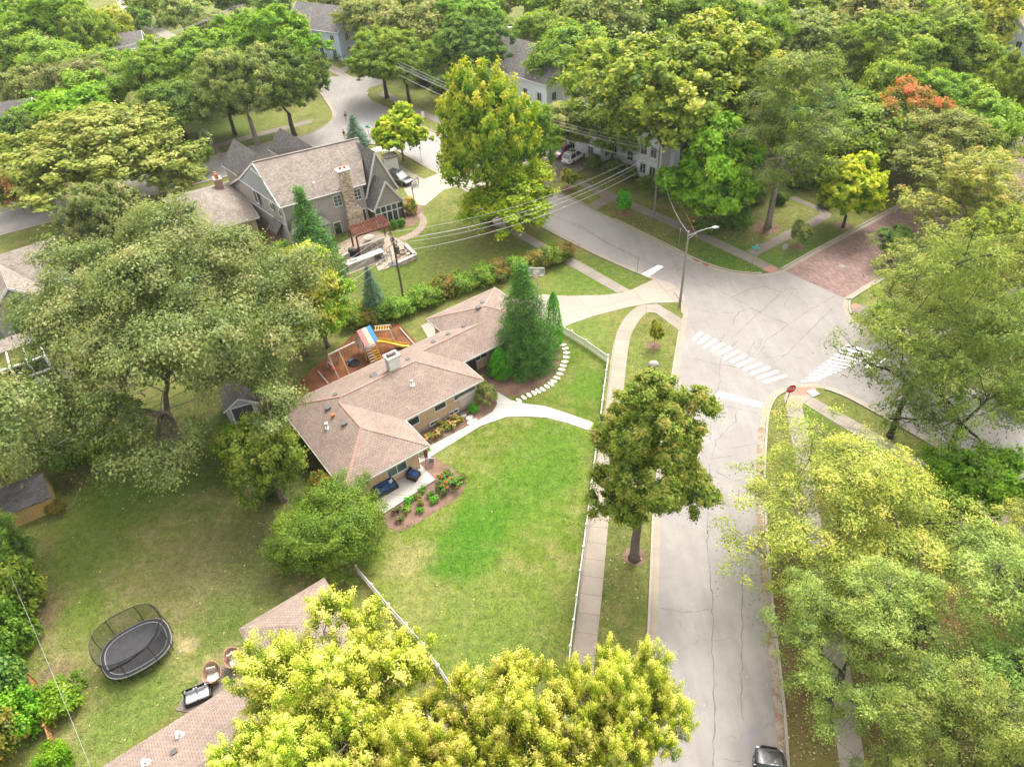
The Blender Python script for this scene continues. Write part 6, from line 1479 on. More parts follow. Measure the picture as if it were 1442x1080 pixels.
# ---------------------------------------------------------------- things standing on the site
def fence(px, label, h=1.05, mat='white', step=2.4, style='picket', cat_='fence', post=.13, zs=(.28, .85), world=None):
    pts = world or G2(px); t = thing('picket_fence' if style == 'picket' else 'rail_fence', label, cat_, pts[0])
    rails = MB(); pk = MB()
    for a, b in zip(pts, pts[1:]):
        L = (b - a).length; n = max(1, round(L / step)); d = (b - a) / L
        for i in range(n + 1):
            if i == 0 and a is not pts[0]: continue
            p = a + d * (L * i / n); m = MB(); m.box((p.x, p.y, h / 2 + .03), (post, post, h + .1), math.atan2(d.y, d.x)); m.box((p.x, p.y, h + .11), (post * 1.4, post * 1.4, .05), math.atan2(d.y, d.x), taper=.6)
            m.build('post', M[mat], t, world=True)
        for z in zs: rails.bar(a + Vector((0, 0, h * z / .95)), b + Vector((0, 0, h * z / .95)), .05, .10)
        if style == 'picket':
            k = int(L / .16)
            for i in range(k):
                p = a + d * (L * (i + .5) / k); pk.box((p.x, p.y, h / 2), (.075, .025, h * .92), math.atan2(d.y, d.x))
        elif style == 'board':
            for z in (.2, .45, .7): pk.bar(a + Vector((0, 0, h * z)), b + Vector((0, 0, h * z)), .04, .2)
    rails.build('rail', M[mat], t, world=True)
    if pk.v: pk.build('picket_panel' if style == 'picket' else 'board_panel', M[mat], t, world=True)
    return t
fence([(786, 466), (825, 490), (856, 512), (850, 556), (845, 597)], 'white picket fence running from the driveway down to the gate in the white walk')
fence([(842, 615), (836, 665), (825, 750), (812, 850), (803, 920), (795, 1020)], 'long white picket fence between the front lawn and the left sidewalk')
fence([(505, 808), (550, 862), (600, 918), (640, 978), (680, 1040)], 'white picket fence between the two front yards, passing under the yellow maples')
fence([(315, 575), (334, 602), (352, 627)], 'short white rail fence beside the small grey shed', .9, 'whitedirty', 1.6, 'picket')
fence([(822, 207), (850, 218), (900, 236), (945, 250)], 'white picket fence in front of the white-sided house', 1.2, 'whitedirty', 2.2)
fence([(52, 962), (66, 1008), (84, 1062)], 'weathered orange cedar rail fence at the left edge of the back lawn', 1.3, 'fencewood', 2., 'board')
# ---- poles and lines
def pole(px, H, label, mat='pole', arms=((.25, 2.2),), ang=R(37), r=.15, trans=False, name='utility_pole'):
    b = G(*px); t = thing(name, label, 'utility pole', b)
    MB().tube([(0, 0, -.1), (0, 0, H)], [r, r * .68], 10).build('pole', M[mat], t)
    for dz, L in arms:
        m = MB(); a = Vector((math.cos(ang), math.sin(ang), 0)); z = Vector((0, 0, H - dz))
        m.bar(z - a * L / 2 + Vector((0, 0, 0)), z + a * L / 2, .11, .13); o = m.build('crossarm', M[mat], t)
        for s in (-.46, -.16, .16, .46):
            q = z + a * L * s; MB().tube([q + Vector((0, 0, .06)), q + Vector((0, 0, .28))], [.05, .035], 6).build('insulator', M['steel'], o)
        m = MB(); m.bar(z - a * L * .32, Vector((0, 0, H - dz - .7)), .04, .04); m.bar(z + a * L * .32, Vector((0, 0, H - dz - .7)), .04, .04); m.build('arm_brace', M['steel'], o)
    if trans:
        m = MB(); m.tube([(.3, 0, H - 2.1), (.3, 0, H - 1.2)], .22, 12); m.build('junction_box', M['ventgrey'], t)
    return t
pole((570, 430), 8.9, 'dark wooden utility pole between the two house lawns', 'pole', ((.2, 2.2), (.75, 1.6)), R(120), .15, True)
pole((921, 303), 9.3, 'pale grey utility pole beside the bright green maple', 'polegrey', ((.3, 2.4), (.9, 1.8)), R(75))
q = G(337, 6, 11.); t_ = pole((0, 0), 11., 'utility pole with two crossarms at the top left, standing behind the trees', 'polegrey', ((.3, 2.6), (1.5, 2.6)), R(20)); t_.location = (q.x, q.y, 0)
P1 = G(570, 430); P2 = G(921, 303); P3 = Vector((q.x, q.y, 0))
def wire(a, b, sag, r, label, mat='wirem', group='overhead lines between the poles', name='power_line'):
    a = Vector(a); b = Vector(b); pts = []
    for i in range(29):
        t = i / 28; p = a.lerp(b, t); p.z -= sag * 4 * t * (1 - t); pts.append(p)
    tag(MB().tube(pts, r * .68, 5).build(name, M[mat], smooth=True), label, 'overhead line', group)
M['wirem'] = plain('pale_aluminium_wire', (.42, .41, .40), .6, .05)
M['wiredark'] = plain('dark_cable', (.10, .10, .10), .6, .05)
def Z(v, z, dx=0, ang=0): return Vector((v.x + dx * math.cos(ang), v.y + dx * math.sin(ang), z))
aA, aB = R(120), R(75)
for i, (dx, z1, z2, r, sg) in enumerate(((1.0, 8.95, 9.25, .028, 1.9), (-1.0, 8.95, 9.25, .028, 1.9), (.55, 8.3, 8.7, .030, 2.1), (-.5, 8.3, 8.7, .030, 2.1), (0, 7.0, 7.6, .040, 1.9))):
    wire(Z(P1, z1, dx, aA), Z(P2, z2, dx, aB), sg, r, ['highest line from the dark pole to the pale pole, upper street side', 'highest line from the dark pole to the pale pole, lawn side', 'second-level line between the two poles, upper street side', 'second-level line between the two poles, lawn side', 'lowest thick cable between the dark pole and the pale pole'][i])
E1 = G(-90, 668, 8.5)
for i, (dx, z1, r, mt) in enumerate(((1.0, 8.95, .026, 'wirem'), (0., 8.95, .026, 'wirem'), (-1.0, 8.95, .026, 'wirem'), (.2, 7.0, .035, 'wirem'), (-.2, 6.3, .04, 'wiredark'))):
    wire(Z(P1, z1, dx, aA), Z(Vector((E1.x, E1.y, 0)), z1 - .5, dx, aA), 1.6, r, ['outer line from the dark pole running left over the oak, far side', 'middle line from the dark pole running left over the oak', 'outer line from the dark pole running left over the oak, near side', 'lower grey cable from the dark pole running left under the oak limbs', 'lowest black cable from the dark pole running left under the oak limbs'][i], mt, 'overhead lines running left of the dark pole')
E2 = G(560, 92, 9.)
for i, (dx, z1, r) in enumerate(((1.1, 9.25, .035), (0., 9.25, .035), (-1.1, 9.25, .035), (.6, 8.6, .03), (0, 7.4, .045))):
    wire(Z(P2, z1, dx, aB), Z(Vector((E2.x, E2.y, 0)), z1, dx, aB), 1.6, r, ['line from the pale pole to the upper street, farthest side', 'line from the pale pole to the upper street, middle', 'line from the pale pole to the upper street, nearest side', 'second-level line from the pale pole to the upper street', 'lowest thick cable from the pale pole above the parked cars'][i], 'wirem', 'overhead lines running up the street')
LP = G(957, 431)
wire(Z(P2, 7.6), Z(LP, 9.1), 1.2, .03, 'slack service wire from the pale pole to the street lamp post', 'wirem', None)
wire(Z(P2, 8.), G(984, 338, .1), 0.02, .02, 'guy wire of the pale pole', 'wirem', None, 'guy_wire')
a_, b_ = Z(P2, 8.), G(984, 338, .1)
tag(MB().tube([a_.lerp(b_, .68), a_.lerp(b_, .98)], .05, 6).build('guy_guard', M['yellow']), 'yellow guard sleeve on the guy wire by the sidewalk', 'guy guard')
for i, dx in enumerate((-1.1, 0, 1.1)):
    e = G(110, 78, 9.); wire(Z(P3, 10.8, dx, R(20)), Z(Vector((e.x, e.y, 0)), 9., dx, R(90)), 1.2, .04, ['line from the top left pole running left, near side', 'line from the top left pole running left, middle', 'line from the top left pole running left, far side'][i], 'wirem', 'overhead lines at the top left')
wire(G(10, 800, 4.5), G(132, 1092, 4.5), .3, .014, 'thin cable crossing above the left edge of the back lawn', 'wirem', None)
# street lamp
t = thing('street_lamp', 'cobra-head street lamp on a grey wooden post at the driveway mouth', 'street lamp', LP)
MB().tube([(0, 0, -.1), (0, 0, 9.3)], [.15, .10], 10).build('post', M['polegrey'], t)
ar = R(12); ax = Vector((math.cos(ar), math.sin(ar), 0))
m = MB(); m.tube([Vector((0, 0, 8.75)), ax * 1.0 + Vector((0, 0, 9.05)), ax * 2.0 + Vector((0, 0, 9.2)), ax * 2.6 + Vector((0, 0, 9.2))], .045, 7); m.tube([Vector((0, 0, 8.3)), ax * 1.0 + Vector((0, 0, 9.0))], .03, 6); m.build('arm', M['steel'], t)
m = MB(); m.ball(ax * 2.95 + Vector((0, 0, 9.18)), (.42, .2, .12), 12, 7); m.build('lamp_head', plain('pale_lamp_metal', (.45, .45, .45), .5, .05), t, smooth=True)
# ---- signs
def oct_(r, n=8, rot=R(22.5)): return [(r * math.cos(2 * math.pi * k / n + rot), r * math.sin(2 * math.pi * k / n + rot)) for k in range(n)]
def text(body, size, mat, parent, name='lettering', extr=.004):
    cu = bpy.data.curves.new(name, 'FONT'); cu.body = body; cu.size = size; cu.align_x = 'CENTER'; cu.align_y = 'CENTER'; cu.extrude = extr; cu.offset = .006
    o0 = bpy.data.objects.new(name, cu); col.objects.link(o0); bpy.context.view_layer.update()
    me = bpy.data.meshes.new_from_object(o0.evaluated_get(bpy.context.evaluated_depsgraph_get())); bpy.data.objects.remove(o0); me.materials.clear(); me.materials.append(M[mat])
    o = bpy.data.objects.new(name, me); col.objects.link(o); o.parent = parent; return o
def stop_sign(px, rz, label, H=2.15, post='red', tilt=0., r=.42):
    t = thing('stop_sign', label, 'stop sign', G(*px), rz); t.rotation_euler = (0, tilt, rz)
    MB().box((0, .03, H / 2 + .3), (.07, .05, H + .6)).build('post', M[post], t)
    b = thing('sign_board', None, None, (0, 0, H + .42), 0); b.parent = t
    bpy.data.objects.remove(b)
    m = MB(); P8 = oct_(r)
    m.add([(x, -.02, z + H + .42) for x, z in P8] + [(x, 0, z + H + .42) for x, z in P8], [tuple(range(8)), tuple(range(15, 7, -1))] + [(i, i + 8, (i + 1) % 8 + 8, (i + 1) % 8) for i in range(8)])
    wb = m.build('sign_board', M['white'], t)
    m = MB(); P8 = oct_(r * .92); m.add([(x, -.026, z + H + .42) for x, z in P8], [tuple(range(8))]); m.build('red_face', plain('sign_red', (.85, .03, .04), .4, .03), wb)
    x = text('STOP', r * .82, 'white', wb); x.location = (0, -.034, H + .42); x.rotation_euler = (math.pi / 2, 0, 0)
    return t
stop_sign((1104, 576), R(8), 'red stop sign on a red post at the corner by the crosswalk', 2.05, 'red', R(4), .5)
M['signback'] = plain('bare_aluminium_sign_back', (.36, .37, .38), .5, .08, 3, .3)
t = thing('stop_sign', 'stop sign seen from its grey back beside the brick street', 'stop sign', G(1100, 374), R(195))
MB().box((0, .03, 1.2), (.06, .04, 2.4)).build('post', M['steel'], t)
P8 = oct_(.40); m = MB(); m.add([(x, -.02, z + 2.5) for x, z in P8] + [(x, 0, z + 2.5) for x, z in P8], [tuple(range(8)), tuple(range(15, 7, -1))] + [(i, i + 8, (i + 1) % 8 + 8, (i + 1) % 8) for i in range(8)]); m.build('sign_board', M['signback'], t)
M['teal'] = plain('street_sign_green', (.03, .38, .30), .5, .05)
def name_sign(px, rz, label, H=2.7):
    t = thing('street_name_sign', label, 'street sign', G(*px), rz)
    MB().tube([(0, 0, 0), (0, 0, H)], .035, 8).build('post', M['steel'], t)
    MB().box((0, 0, H + .12), (.95, .03, .24)).build('blade', M['teal'], t); MB().box((0, 0, H + .38), (.03, .85, .22)).build('blade', M['teal'], t)
name_sign((1058.5, 379), R(-40), 'teal street name sign at the kerb corner of the brick street')
name_sign((522, 203), R(-30), 'teal street name sign by the small blue-green spruce')
def small_sign(px, rz, H, wd_, ht, mat, label, name='road_sign'):
    t = thing(name, label, 'road sign', G(*px), rz)
    MB().box((0, .02, H / 2), (.05, .04, H)).build('post', M['steel'], t)
    MB().box((0, -.01, H - ht / 2), (wd_, .02, ht)).build('sign_board', M[mat], t)
small_sign((955.5, 349), R(60), 2.7, .3, .5, 'whitedirty', 'narrow grey road sign on the far verge by the guy wire')
small_sign((897, 386), R(55), 2.5, .35, .6, 'signback', 'grey road sign beside the stop line of the upper street')
small_sign((598, 182), R(-15), 3.0, .55, 1.0, 'white', 'tall white road sign on the verge of the upper street')
small_sign((594, 229), R(50), 2.6, .3, .5, 'signback', 'thin grey road sign by the driveway apron of the tall house')
# ---- trampoline
e0, e1 = G(144, 938, .9), G(238, 886, .9); cen = (e0 + e1) / 2; rzt = math.atan2((e1 - e0).y, (e1 - e0).x); hl, hw = (e1 - e0).length / 2, 1.92
t = thing('trampoline', 'black oval trampoline with a safety net on the back lawn', 'trampoline', (cen.x, cen.y, 0), rzt)
def oval(a, b, n=40, p=2.6): return [(a * abs(math.cos(x)) ** (2 / p) * (1 if math.cos(x) > 0 else -1), b * abs(math.sin(x)) ** (2 / p) * (1 if math.sin(x) > 0 else -1)) for x in [2 * math.pi * i / n for i in range(n)]]
tb = NT('trampoline_mat'); tb.set(tb.ramp(tb.noise(3, tb.obj(), 5), [(.3, (.022, .022, .026)), (.7, (.038, .038, .042))]), .7); M['tmat'] = tb.m
def disc(name, pts, z, mat, par, th=.02):
    m = MB(); m.prism(pts, z - th, z, bottom=True); return m.build(name, M[mat], par)
disc('mat', oval(hl - .22, hw - .22), .90, 'tmat', t)
def ringm(a0, b0, a1, b1, z0, z1, n=40):
    m = MB(); A_, B_ = oval(a0, b0, n), oval(a1, b1, n)
    vs = [(x, y, z1) for x, y in A_] + [(x, y, z1) for x, y in B_] + [(x, y, z0) for x, y in B_] + [(x, y, z0) for x, y in A_]
    fs = []
    for i in range(n):
        j = (i + 1) % n
        fs += [(i, n + i, n + j, j), (n + i, 2 * n + i, 2 * n + j, n + j), (3 * n + i, i, j, 3 * n + j)]
    m.add(vs, fs); return m
ringm(hl - .24, hw - .24, hl, hw, .84, .915).build('spring_pad', M['blackfab'], t)
ringm(hl, hw, hl + .05, hw + .05, .80, .90).build('rim', M['steel'], t)
ringm(hl - .27, hw - .27, hl - .21, hw - .21, .90, .925).build('mat_edging', M['steel'], t)
for k in range(6):
    a = 2 * math.pi * (k + .5) / 6; x, y = math.cos(a) * hl * .93, math.sin(a) * hw * .93; tx, ty = -math.sin(a) * .45, math.cos(a) * .45
    MB().tube([(x - tx, y - ty, .85), (x * 1.04 - tx, y * 1.04 - ty, .06), (x * 1.04 + tx, y * 1.04 + ty, .06), (x + tx, y + ty, .85)], .03, 6).build('leg', M['black'], t)
ov = oval(hl + .08, hw + .08, 10); tops = []
for i, (x, y) in enumerate(ov):
    m = MB(); m.tube([(x, y, .3), (x * 1.04, y * 1.04, 1.6), (x * .99, y * .99, 2.75)], .028, 6); m.build('net_pole', M['black'], t); tops.append((x * .99, y * .99, 2.75))
tn = NT('safety_net'); tn.set((.02, .02, .022), .9); 
cb_ = tn.node('ShaderNodeTexChecker'); cb_.inputs['Scale'].default_value = 70; tn.link(tn.uv(), cb_.inputs['Vector'])
tn.b.inputs['Alpha'].default_value = .48
m = MB(); nO = oval(hl - .1, hw - .1, 30); nT = oval(hl + .06, hw + .06, 30)
for i in range(30):
    j = (i + 1) % 30; m.poly([(*nO[i], .93), (*nO[j], .93), (*nT[j], 2.7), (*nT[i], 2.7)])
m.build('net', tn.m, t)
m = MB(); m.tube([(x, y, 2.72) for x, y in nT + nT[:1]], .03, 5); m.build('net_rope', M['black'], t)
# net entrance flap rolled over the mat
m = MB(); m.tube([(-hl + .3, -hw * .35, .98), (-hl * .3, -hw * .40, .97), (hl * .25, -hw * .22, .97), (hl * .6, hw * .05, .98), (hl * .82, hw * .45, 1.1)], .06, 6); m.build('net_entrance_roll', M['blackfab'], t)
# ---- garden seats beside the lower-left roof
def seat_sofa(name, label, cat_, px, rz, L, D, frame, cush, n=3, h=.42, back=.82, arm=.16, z=.0, pillow=None):
    t = thing(name, label, cat_, G(*px, z), rz)
    m = MB(); m.rbox((0, 0, h * .40), (L, D, h * .5), .04); m.build('base', M[frame], t)
    for sx in (-1, 1):
        for sy in (-1, 1): MB().box((sx * (L / 2 - .06), sy * (D / 2 - .06), .06), (.07, .07, .14)).build('leg', M[frame], t)
        MB().rbox((sx * (L / 2 - arm / 2), 0, h * .8), (arm, D, h * .75), .04).build('armrest', M[frame], t)
    MB().rbox((0, D / 2 - .06, back * .55), (L, .13, back * .85), .04).build('backrest', M[frame], t)
    wc = (L - 2 * arm) / n
    for k in range(n):
        x = -L / 2 + arm + wc * (k + .5)
        m = MB(); m.rbox((x, -.05, h + .03), (wc - .02, D - .22, .16), .06); m.build('seat_cushion', M[cush], t, smooth=False)
        m = MB(); m.rbox((x, D / 2 - .22, h + .28), (wc - .03, .17, .40), .07); m.build('back_cushion', M[cush], t)
    if pillow:
        m = MB(); m.rbox((L / 2 - arm - .25, D / 2 - .38, h + .24), (.42, .16, .38), .07, .35); m.build('pillow', pillow, t)
    return t
tp = NT('black_white_pattern'); ck = tp.node('ShaderNodeTexWave'); ck.inputs['Scale'].default_value = 6; ck.inputs['Distortion'].default_value = 4; tp.link(tp.obj(), ck.inputs['Vector'])
tp.set(tp.ramp(ck.outputs['Fac'], [(.45, (.03, .03, .05)), (.55, (.75, .75, .75))]), .9)
def ang_of(a, b, z=0): d = G(*b, z) - G(*a, z); return math.atan2(d.y, d.x)
seat_sofa('outdoor_sofa', 'navy three-seat outdoor sofa with a patterned pillow on the porch slab', 'sofa', (543, 691), HA, 2.15, .95, 'wickerdark', 'navy', 3, z=.15, pillow=tp.m)
t = seat_sofa('outdoor_armchair', 'navy cushioned outdoor armchair with dark wicker frame on the porch slab', 'armchair', (583, 672), R(50), .95, .95, 'wickerdark', 'navy', 1, z=.15)
t.rotation_euler.z = R(64)
tag(MB().prism([(p.x, p.y) for p in G2([(521, 712), (529, 722), (541, 724.5), (613, 677), (592, 655), (575, 660), (540, 690)])], 0, .15).build('porch_slab', M['walkwhite']), None, None, None, 'structure')
def wire_chair(px, rz, label, frame='black', seat='ventgrey', z=.15, name='metal_chair'):
    t = thing(name, label, 'chair', G(*px, z), rz)
    MB().rbox((0, 0, .43), (.46, .46, .05), .02).build('seat', M[seat], t)
    m = MB()
    for s in (-.2, -.07, .07, .2): m.bar((s, .23, .43), (s, .28, .9), .025, .025)
    m.bar((-.22, .28, .9), (.22, .28, .9), .04, .04); m.build('backrest', M[frame], t)
    for sx in (-1, 1):
        for sy in (-1, 1): MB().bar((sx * .2, sy * .2, 0), (sx * .19, sy * .19, .43), .03).build('leg', M[frame], t)
    return t
wire_chair((573, 656), R(30), 'dark metal chair against the brick wall behind the navy armchair')
t = seat_sofa('recliner_loveseat', 'grey leather loveseat with black frame beside the lower-left roof', 'loveseat', (281, 982), R(35), 1.75, .95, 'black', 'greylea', 2, .42, .8, .13, z=.06); t.rotation_euler.z = ang_of((262, 990), (300, 975)) + .0
def egg_chair(px, rz, label):
    t = thing('wicker_chair', label, 'chair', G(*px, .06), rz)
    m = MB(); vs = []; N_, K = 16, 7
    for i in range(K + 1):
        th = math.pi * (.5 + .5 * i / K)
        for k in range(N_):
            ph = 2 * math.pi * k / N_; r = math.sin(th); up = .35 * max(0, math.sin(ph)) ** 1.2 * (1 - i / K)
            vs.append((.62 * r * math.cos(ph), .58 * r * math.sin(ph) + up * .3, .78 + .5 * math.cos(th) + up * 1.6))
    m.add(vs, [(i * N_ + k, i * N_ + (k + 1) % N_, (i + 1) * N_ + (k + 1) % N_, (i + 1) * N_ + k) for i in range(K) for k in range(N_)])
    sh_ = m.build('shell', M['wicker'], t, smooth=True); so_ = sh_.modifiers.new('s', 'SOLIDIFY'); so_.thickness = .05
    MB().rbox((0, -.08, .48), (.8, .72, .2), .1).build('seat_cushion', M['cream'], t); MB().rbox((0, .32, .85), (.66, .16, .55), .08).build('back_cushion', M['cream'], t)
    for a in range(4): MB().tube([(.2 * math.cos(a * 1.57 + .8), .2 * math.sin(a * 1.57 + .8), .34), (.36 * math.cos(a * 1.57 + .8), .36 * math.sin(a * 1.57 + .8), 0)], .02, 5).build('leg', M['black'], t)
    return t
egg_chair((303, 957), R(10), 'round tan wicker chair with cream cushions beside the grey leather loveseat')
egg_chair((334, 936), R(35), 'round tan wicker chair with cream cushions half under the yellow maple')
# ---- flag on the porch corner
t = thing('flag', 'red and white striped flag with blue starred corner hanging at the porch post', 'flag', kz(G(604, 651, 1.9), 0))
fz = 2.3
MB().tube([(-.45, -.10, 2.49), (.65, -.27, 2.70)], .02, 6).build('flagpole', M['white'], t)
def flagcloth():
    mats = [plain('flag_red', (.50, .02, .03), .8, .1), plain('flag_white', (.72, .70, .68), .8, .04), plain('flag_blue', (.02, .035, .12), .8, .1)]
    m = MB(); n, K = 13, 14; Wf, Lf = .85, 1.35; hx = Vector((1., -.15, .18)).normalized(); st = Vector((-.35, -.12, 2.5)) + hx * .05
    def pt(i, j): # i across stripes along the pole, j down the fly
        s = i / n; q = j / K; return st + hx * (Wf * s) + Vector((0, 0, -Lf * q)) + Vector((.05 * math.sin(q * 7 + s * 4), .07 * math.sin(q * 6 + s * 6), 0)) - hx * (.25 * s * q)
    for i in range(n):
        for j in range(K):
            mi = 2 if (i >= n - 7 and j < K * .4) else (0 if i % 2 == 0 else 1)
            m.poly([pt(i, j), pt(i + 1, j), pt(i + 1, j + 1), pt(i, j + 1)], mi)
    return m.build('cloth', mats, t), pt
cloth, fpt = flagcloth()
m = MB()
for i in range(5):
    for j in range(6):
        c = fpt(6.7 + i * 1.35, .5 + j * .95) + Vector((.01, -.015, 0)); m.ball(c, .018, 5, 4)
m.build('stars', M['white'], cloth)
# ---- basketball hoops
def hoop(base, rz, label, dark=False):
    t = thing('basketball_hoop', label, 'basketball hoop', base, rz); fm = 'black' if dark else 'whitedirty'
    MB().tube([(0, .7, 0), (0, .7, 2.2), (0, .45, 3.1)], .06, 8).build('pole', M['black' if dark else 'steel'], t)
    g_ = NT('clear_board'); g_.set((.6, .6, .6), .2); g_.b.inputs['Alpha'].default_value = .25
    MB().box((0, .12, 3.35), (1.75, .02, 1.0)).build('backboard', g_.m, t)
    m = MB()
    for z in (2.85, 3.85): m.bar((-.9, .1, z), (.9, .1, z), .06)
    for x in (-.9, .9): m.bar((x, .1, 2.85), (x, .1, 3.85), .06)
    for z in (3.08, 3.5): m.bar((-.3, .09, z), (.3, .09, z), .05)
    for x in (-.3, .3): m.bar((x, .09, 3.08), (x, .09, 3.5), .05)
    for x in (-.3, .3): m.bar((x, .14, 3.2), (x * .3, .5, 3.0), .05)
    m.build('board_frame', M[fm], t)
    m = MB(); m.tube([(.23 * math.cos(a), -.25 + .23 * math.sin(a), 3.05) for a in np.linspace(0, 6.283, 15)], .02, 5, cap=False); m.bar((0, -.02, 3.05), (0, .1, 3.05), .06); m.build('rim', M['redwood' if dark else 'rim'], t)
    m = MB()
    for k in range(10):
        a = k * .628; m.bar((.22 * math.cos(a), -.25 + .22 * math.sin(a), 3.04), (.12 * math.cos(a + .3), -.25 + .12 * math.sin(a + .3), 2.65), .015); m.bar((.22 * math.cos(a), -.25 + .22 * math.sin(a), 3.04), (.12 * math.cos(a - .3), -.25 + .12 * math.sin(a - .3), 2.65), .015)
    m.build('net', M['white'], t)
M['rim'] = plain('orange_rim', (.60, .12, .06), .5, .1)
q = G(755, 383, 3.4); hoop(Vector((q.x, q.y, 0)), R(-8), 'basketball hoop with a clear board behind the large dark conifer')
q = G(585, 258, 3.4); hoop(Vector((q.x, q.y, 0)), R(60), 'black-framed basketball hoop beside the pale driveway of the tall house', True)
# ---- playset
t = thing('playset', 'wooden playset with a red, yellow and blue striped canopy, swings and slide', 'playset', G(520, 492))
pw, yl = M['playwood'], M['yellow']
rA, rB = G(502, 466, 3.3), G(521, 458, 3.3); dr_ = (rB - rA).normalized(); pr = Vector((dr_.y, -dr_.x, 0)); Lc = (rB - rA).length
for i, (mt, f0, f1) in enumerate((('pink', 0, .36), ('paleyellow', .36, .68), ('canvasblue', .68, 1.))):
    m = MB(); a, b = rA.lerp(rB, f0), rA.lerp(rB, f1)
    for sgn in (1, -1):
        q0, q1 = a + pr * sgn * 1.45 + Vector((0, 0, -1.1)), b + pr * sgn * 1.45 + Vector((0, 0, -1.1)); up_poly(m, [a, b, q1, q0])
    m.build('canopy_stripe', M[mt], t, world=True)
m = MB(); m.poly([rA, rA + pr * .5 + Vector((0, 0, -.38)), rA - pr * .5 + Vector((0, 0, -.38))]); m.build('canopy_end', M['red'], t, world=True)
for f in (0.04, .96):
    for sgn in (-1, 1):
        p = rA.lerp(rB, f) + pr * sgn * .85; MB().bar(kz(p, 0), kz(p, 2.45), .1, .1).build('tower_post', pw, t, world=True)
m = MB(); cdk = rA.lerp(rB, .5); m.box((cdk.x, cdk.y, 1.25), (Lc, 1.8, .08), math.atan2(dr_.y, dr_.x)); m.build('deck', pw, t, world=True)
m = MB()
for z in (1.45, 1.75, 2.05):
    for sgn in (-1, 1): m.bar(kz(rA + pr * .85 * sgn, z), kz(rB + pr * .85 * sgn, z), .06, .1)
m.build('deck_railing', pw, t, world=True)
for k, (mt, off_) in enumerate((('yellow', .28), ('yellow', .72))):
    m = MB(); a = rA.lerp(rB, off_) + pr * .95; b = a + pr * .75
    for s in (-.28, .28): m.bar(kz(a + dr_ * s, 1.3), kz(b + dr_ * s, 0), .07, .07)
    o = m.build('ladder_rail', M['yellow'], t, world=True); m = MB()
    for r_ in range(5):
        f = (r_ + .5) / 5; p = a.lerp(b, f); m.bar(kz(p - dr_ * .28, 1.3 * (1 - f)), kz(p + dr_ * .28, 1.3 * (1 - f)), .08, .05)
    o2 = m.build('ladder_rung', M['white'] if k == 0 else M['yellow'], t, world=True)
s0, s1 = G(500, 482, 2.35), G(462, 500, 2.35)
MB().bar(s0, s1, .14, .16).build('swing_beam', pw, t, world=True)
sd = (s1 - s0).normalized(); sp = Vector((sd.y, -sd.x, 0))
for e_, nm in ((s1, 0), (s0.lerp(s1, .62), 1)):
    for sgn in (-1, 1): MB().bar(e_, kz(e_ + sp * 1.25 * sgn, 0), .09, .09).build('swing_leg', pw, t, world=True)
m = MB(); m.bar(kz(s1 + sp * .6, 1.2), kz(s1 - sp * .6, 1.2), .08); m.build('leg_brace', pw, t, world=True)
def swing(f, seat, rope, round_=False, drop=1.85):
    p = s0.lerp(s1, f); o = MB()
    for s in ((-.22, .22) if not round_ else (0,)): o.bar(kz(p + sd * s, 2.3), kz(p + sd * s, 2.35 - drop), .035)
    so_ = o.build('swing_rope', M[rope], t, world=True); m = MB()
    if round_: m.tube([kz(p, 2.35 - drop - .06), kz(p, 2.35 - drop + .04)], .24, 14)
    else: m.box((p.x, p.y, 2.35 - drop), (.5, .22, .05), math.atan2(sd.y, sd.x))
    q = m.build('swing_seat', M[seat], so_); q.location = -Vector(t.location)
swing(.30, 'blue', 'yellow'); swing(.45, 'black', 'yellow'); swing(.93, 'red', 'paleyellow', True)
m = MB(); b0_, b1_ = G(527, 463, 2.1), G(549, 461, 2.1); bp = Vector(((b1_ - b0_).y, -(b1_ - b0_).x, 0)).normalized()
for s in (-.4, .4): m.bar(b0_ + bp * s, b1_ + bp * s, .09, .12)
m.build('monkey_bar_beam', pw, t, world=True); m = MB()
for k in range(6): q = b0_.lerp(b1_, (k + .5) / 6); m.bar(q - bp * .4, q + bp * .4, .07)
m.build('monkey_bar_rung', M['yellow'], t, world=True)
for s in (-.4, .4): MB().bar(b1_ + bp * s, kz(b1_ + bp * s * 2 + (b1_ - b0_).normalized() * .4, 0), .1).build('monkey_bar_leg', pw, t, world=True)
m = MB(); sl0 = rB + dr_ * .1 + pr * .3; pts = [kz(sl0, 1.35), kz(sl0 + dr_ * .7 + pr * .3, 1.15), kz(sl0 + dr_ * 1.6 + pr * .7, .65), kz(sl0 + dr_ * 2.5 + pr * 1.2, .2), kz(sl0 + dr_ * 3.0 + pr * 1.5, .16)]
for a, b in zip(pts, pts[1:]): m.bar(a, b, .62, .05); n_ = (b - a).cross(Vector((0, 0, 1))).normalized(); m.bar(a + n_ * .3 + Vector((0, 0, .08)), b + n_ * .3 + Vector((0, 0, .08)), .05, .2); m.bar(a - n_ * .3 + Vector((0, 0, .08)), b - n_ * .3 + Vector((0, 0, .08)), .05, .2)
m.build('slide', M['yellow'], t, world=True)
for a, b, nm in (((448, 523), (462, 540), 0), ((563, 462), (584, 486), 1)):
    tag(MB().bar(G(*a, .08), G(*b, .08), .12, .16).build('timber_edging', pw), ['weathered timber edging at the swing end of the orange mulch', 'pale timber edging at the slide end of the orange mulch'][nm], 'timber')
t = thing('tyre', 'black ring lying on the orange mulch beneath the swings', 'tyre ring', G(499, 512))
m = MB(); m.tube([(.55 * math.cos(a), .55 * math.sin(a), .1) for a in np.linspace(0, 6.283, 19)], .09, 7, cap=False); m.build('ring', M['black'], t); MB().tube([(0, 0, .02), (0, 0, .05)], .5, 16).build('web', M['blackfab'], t)
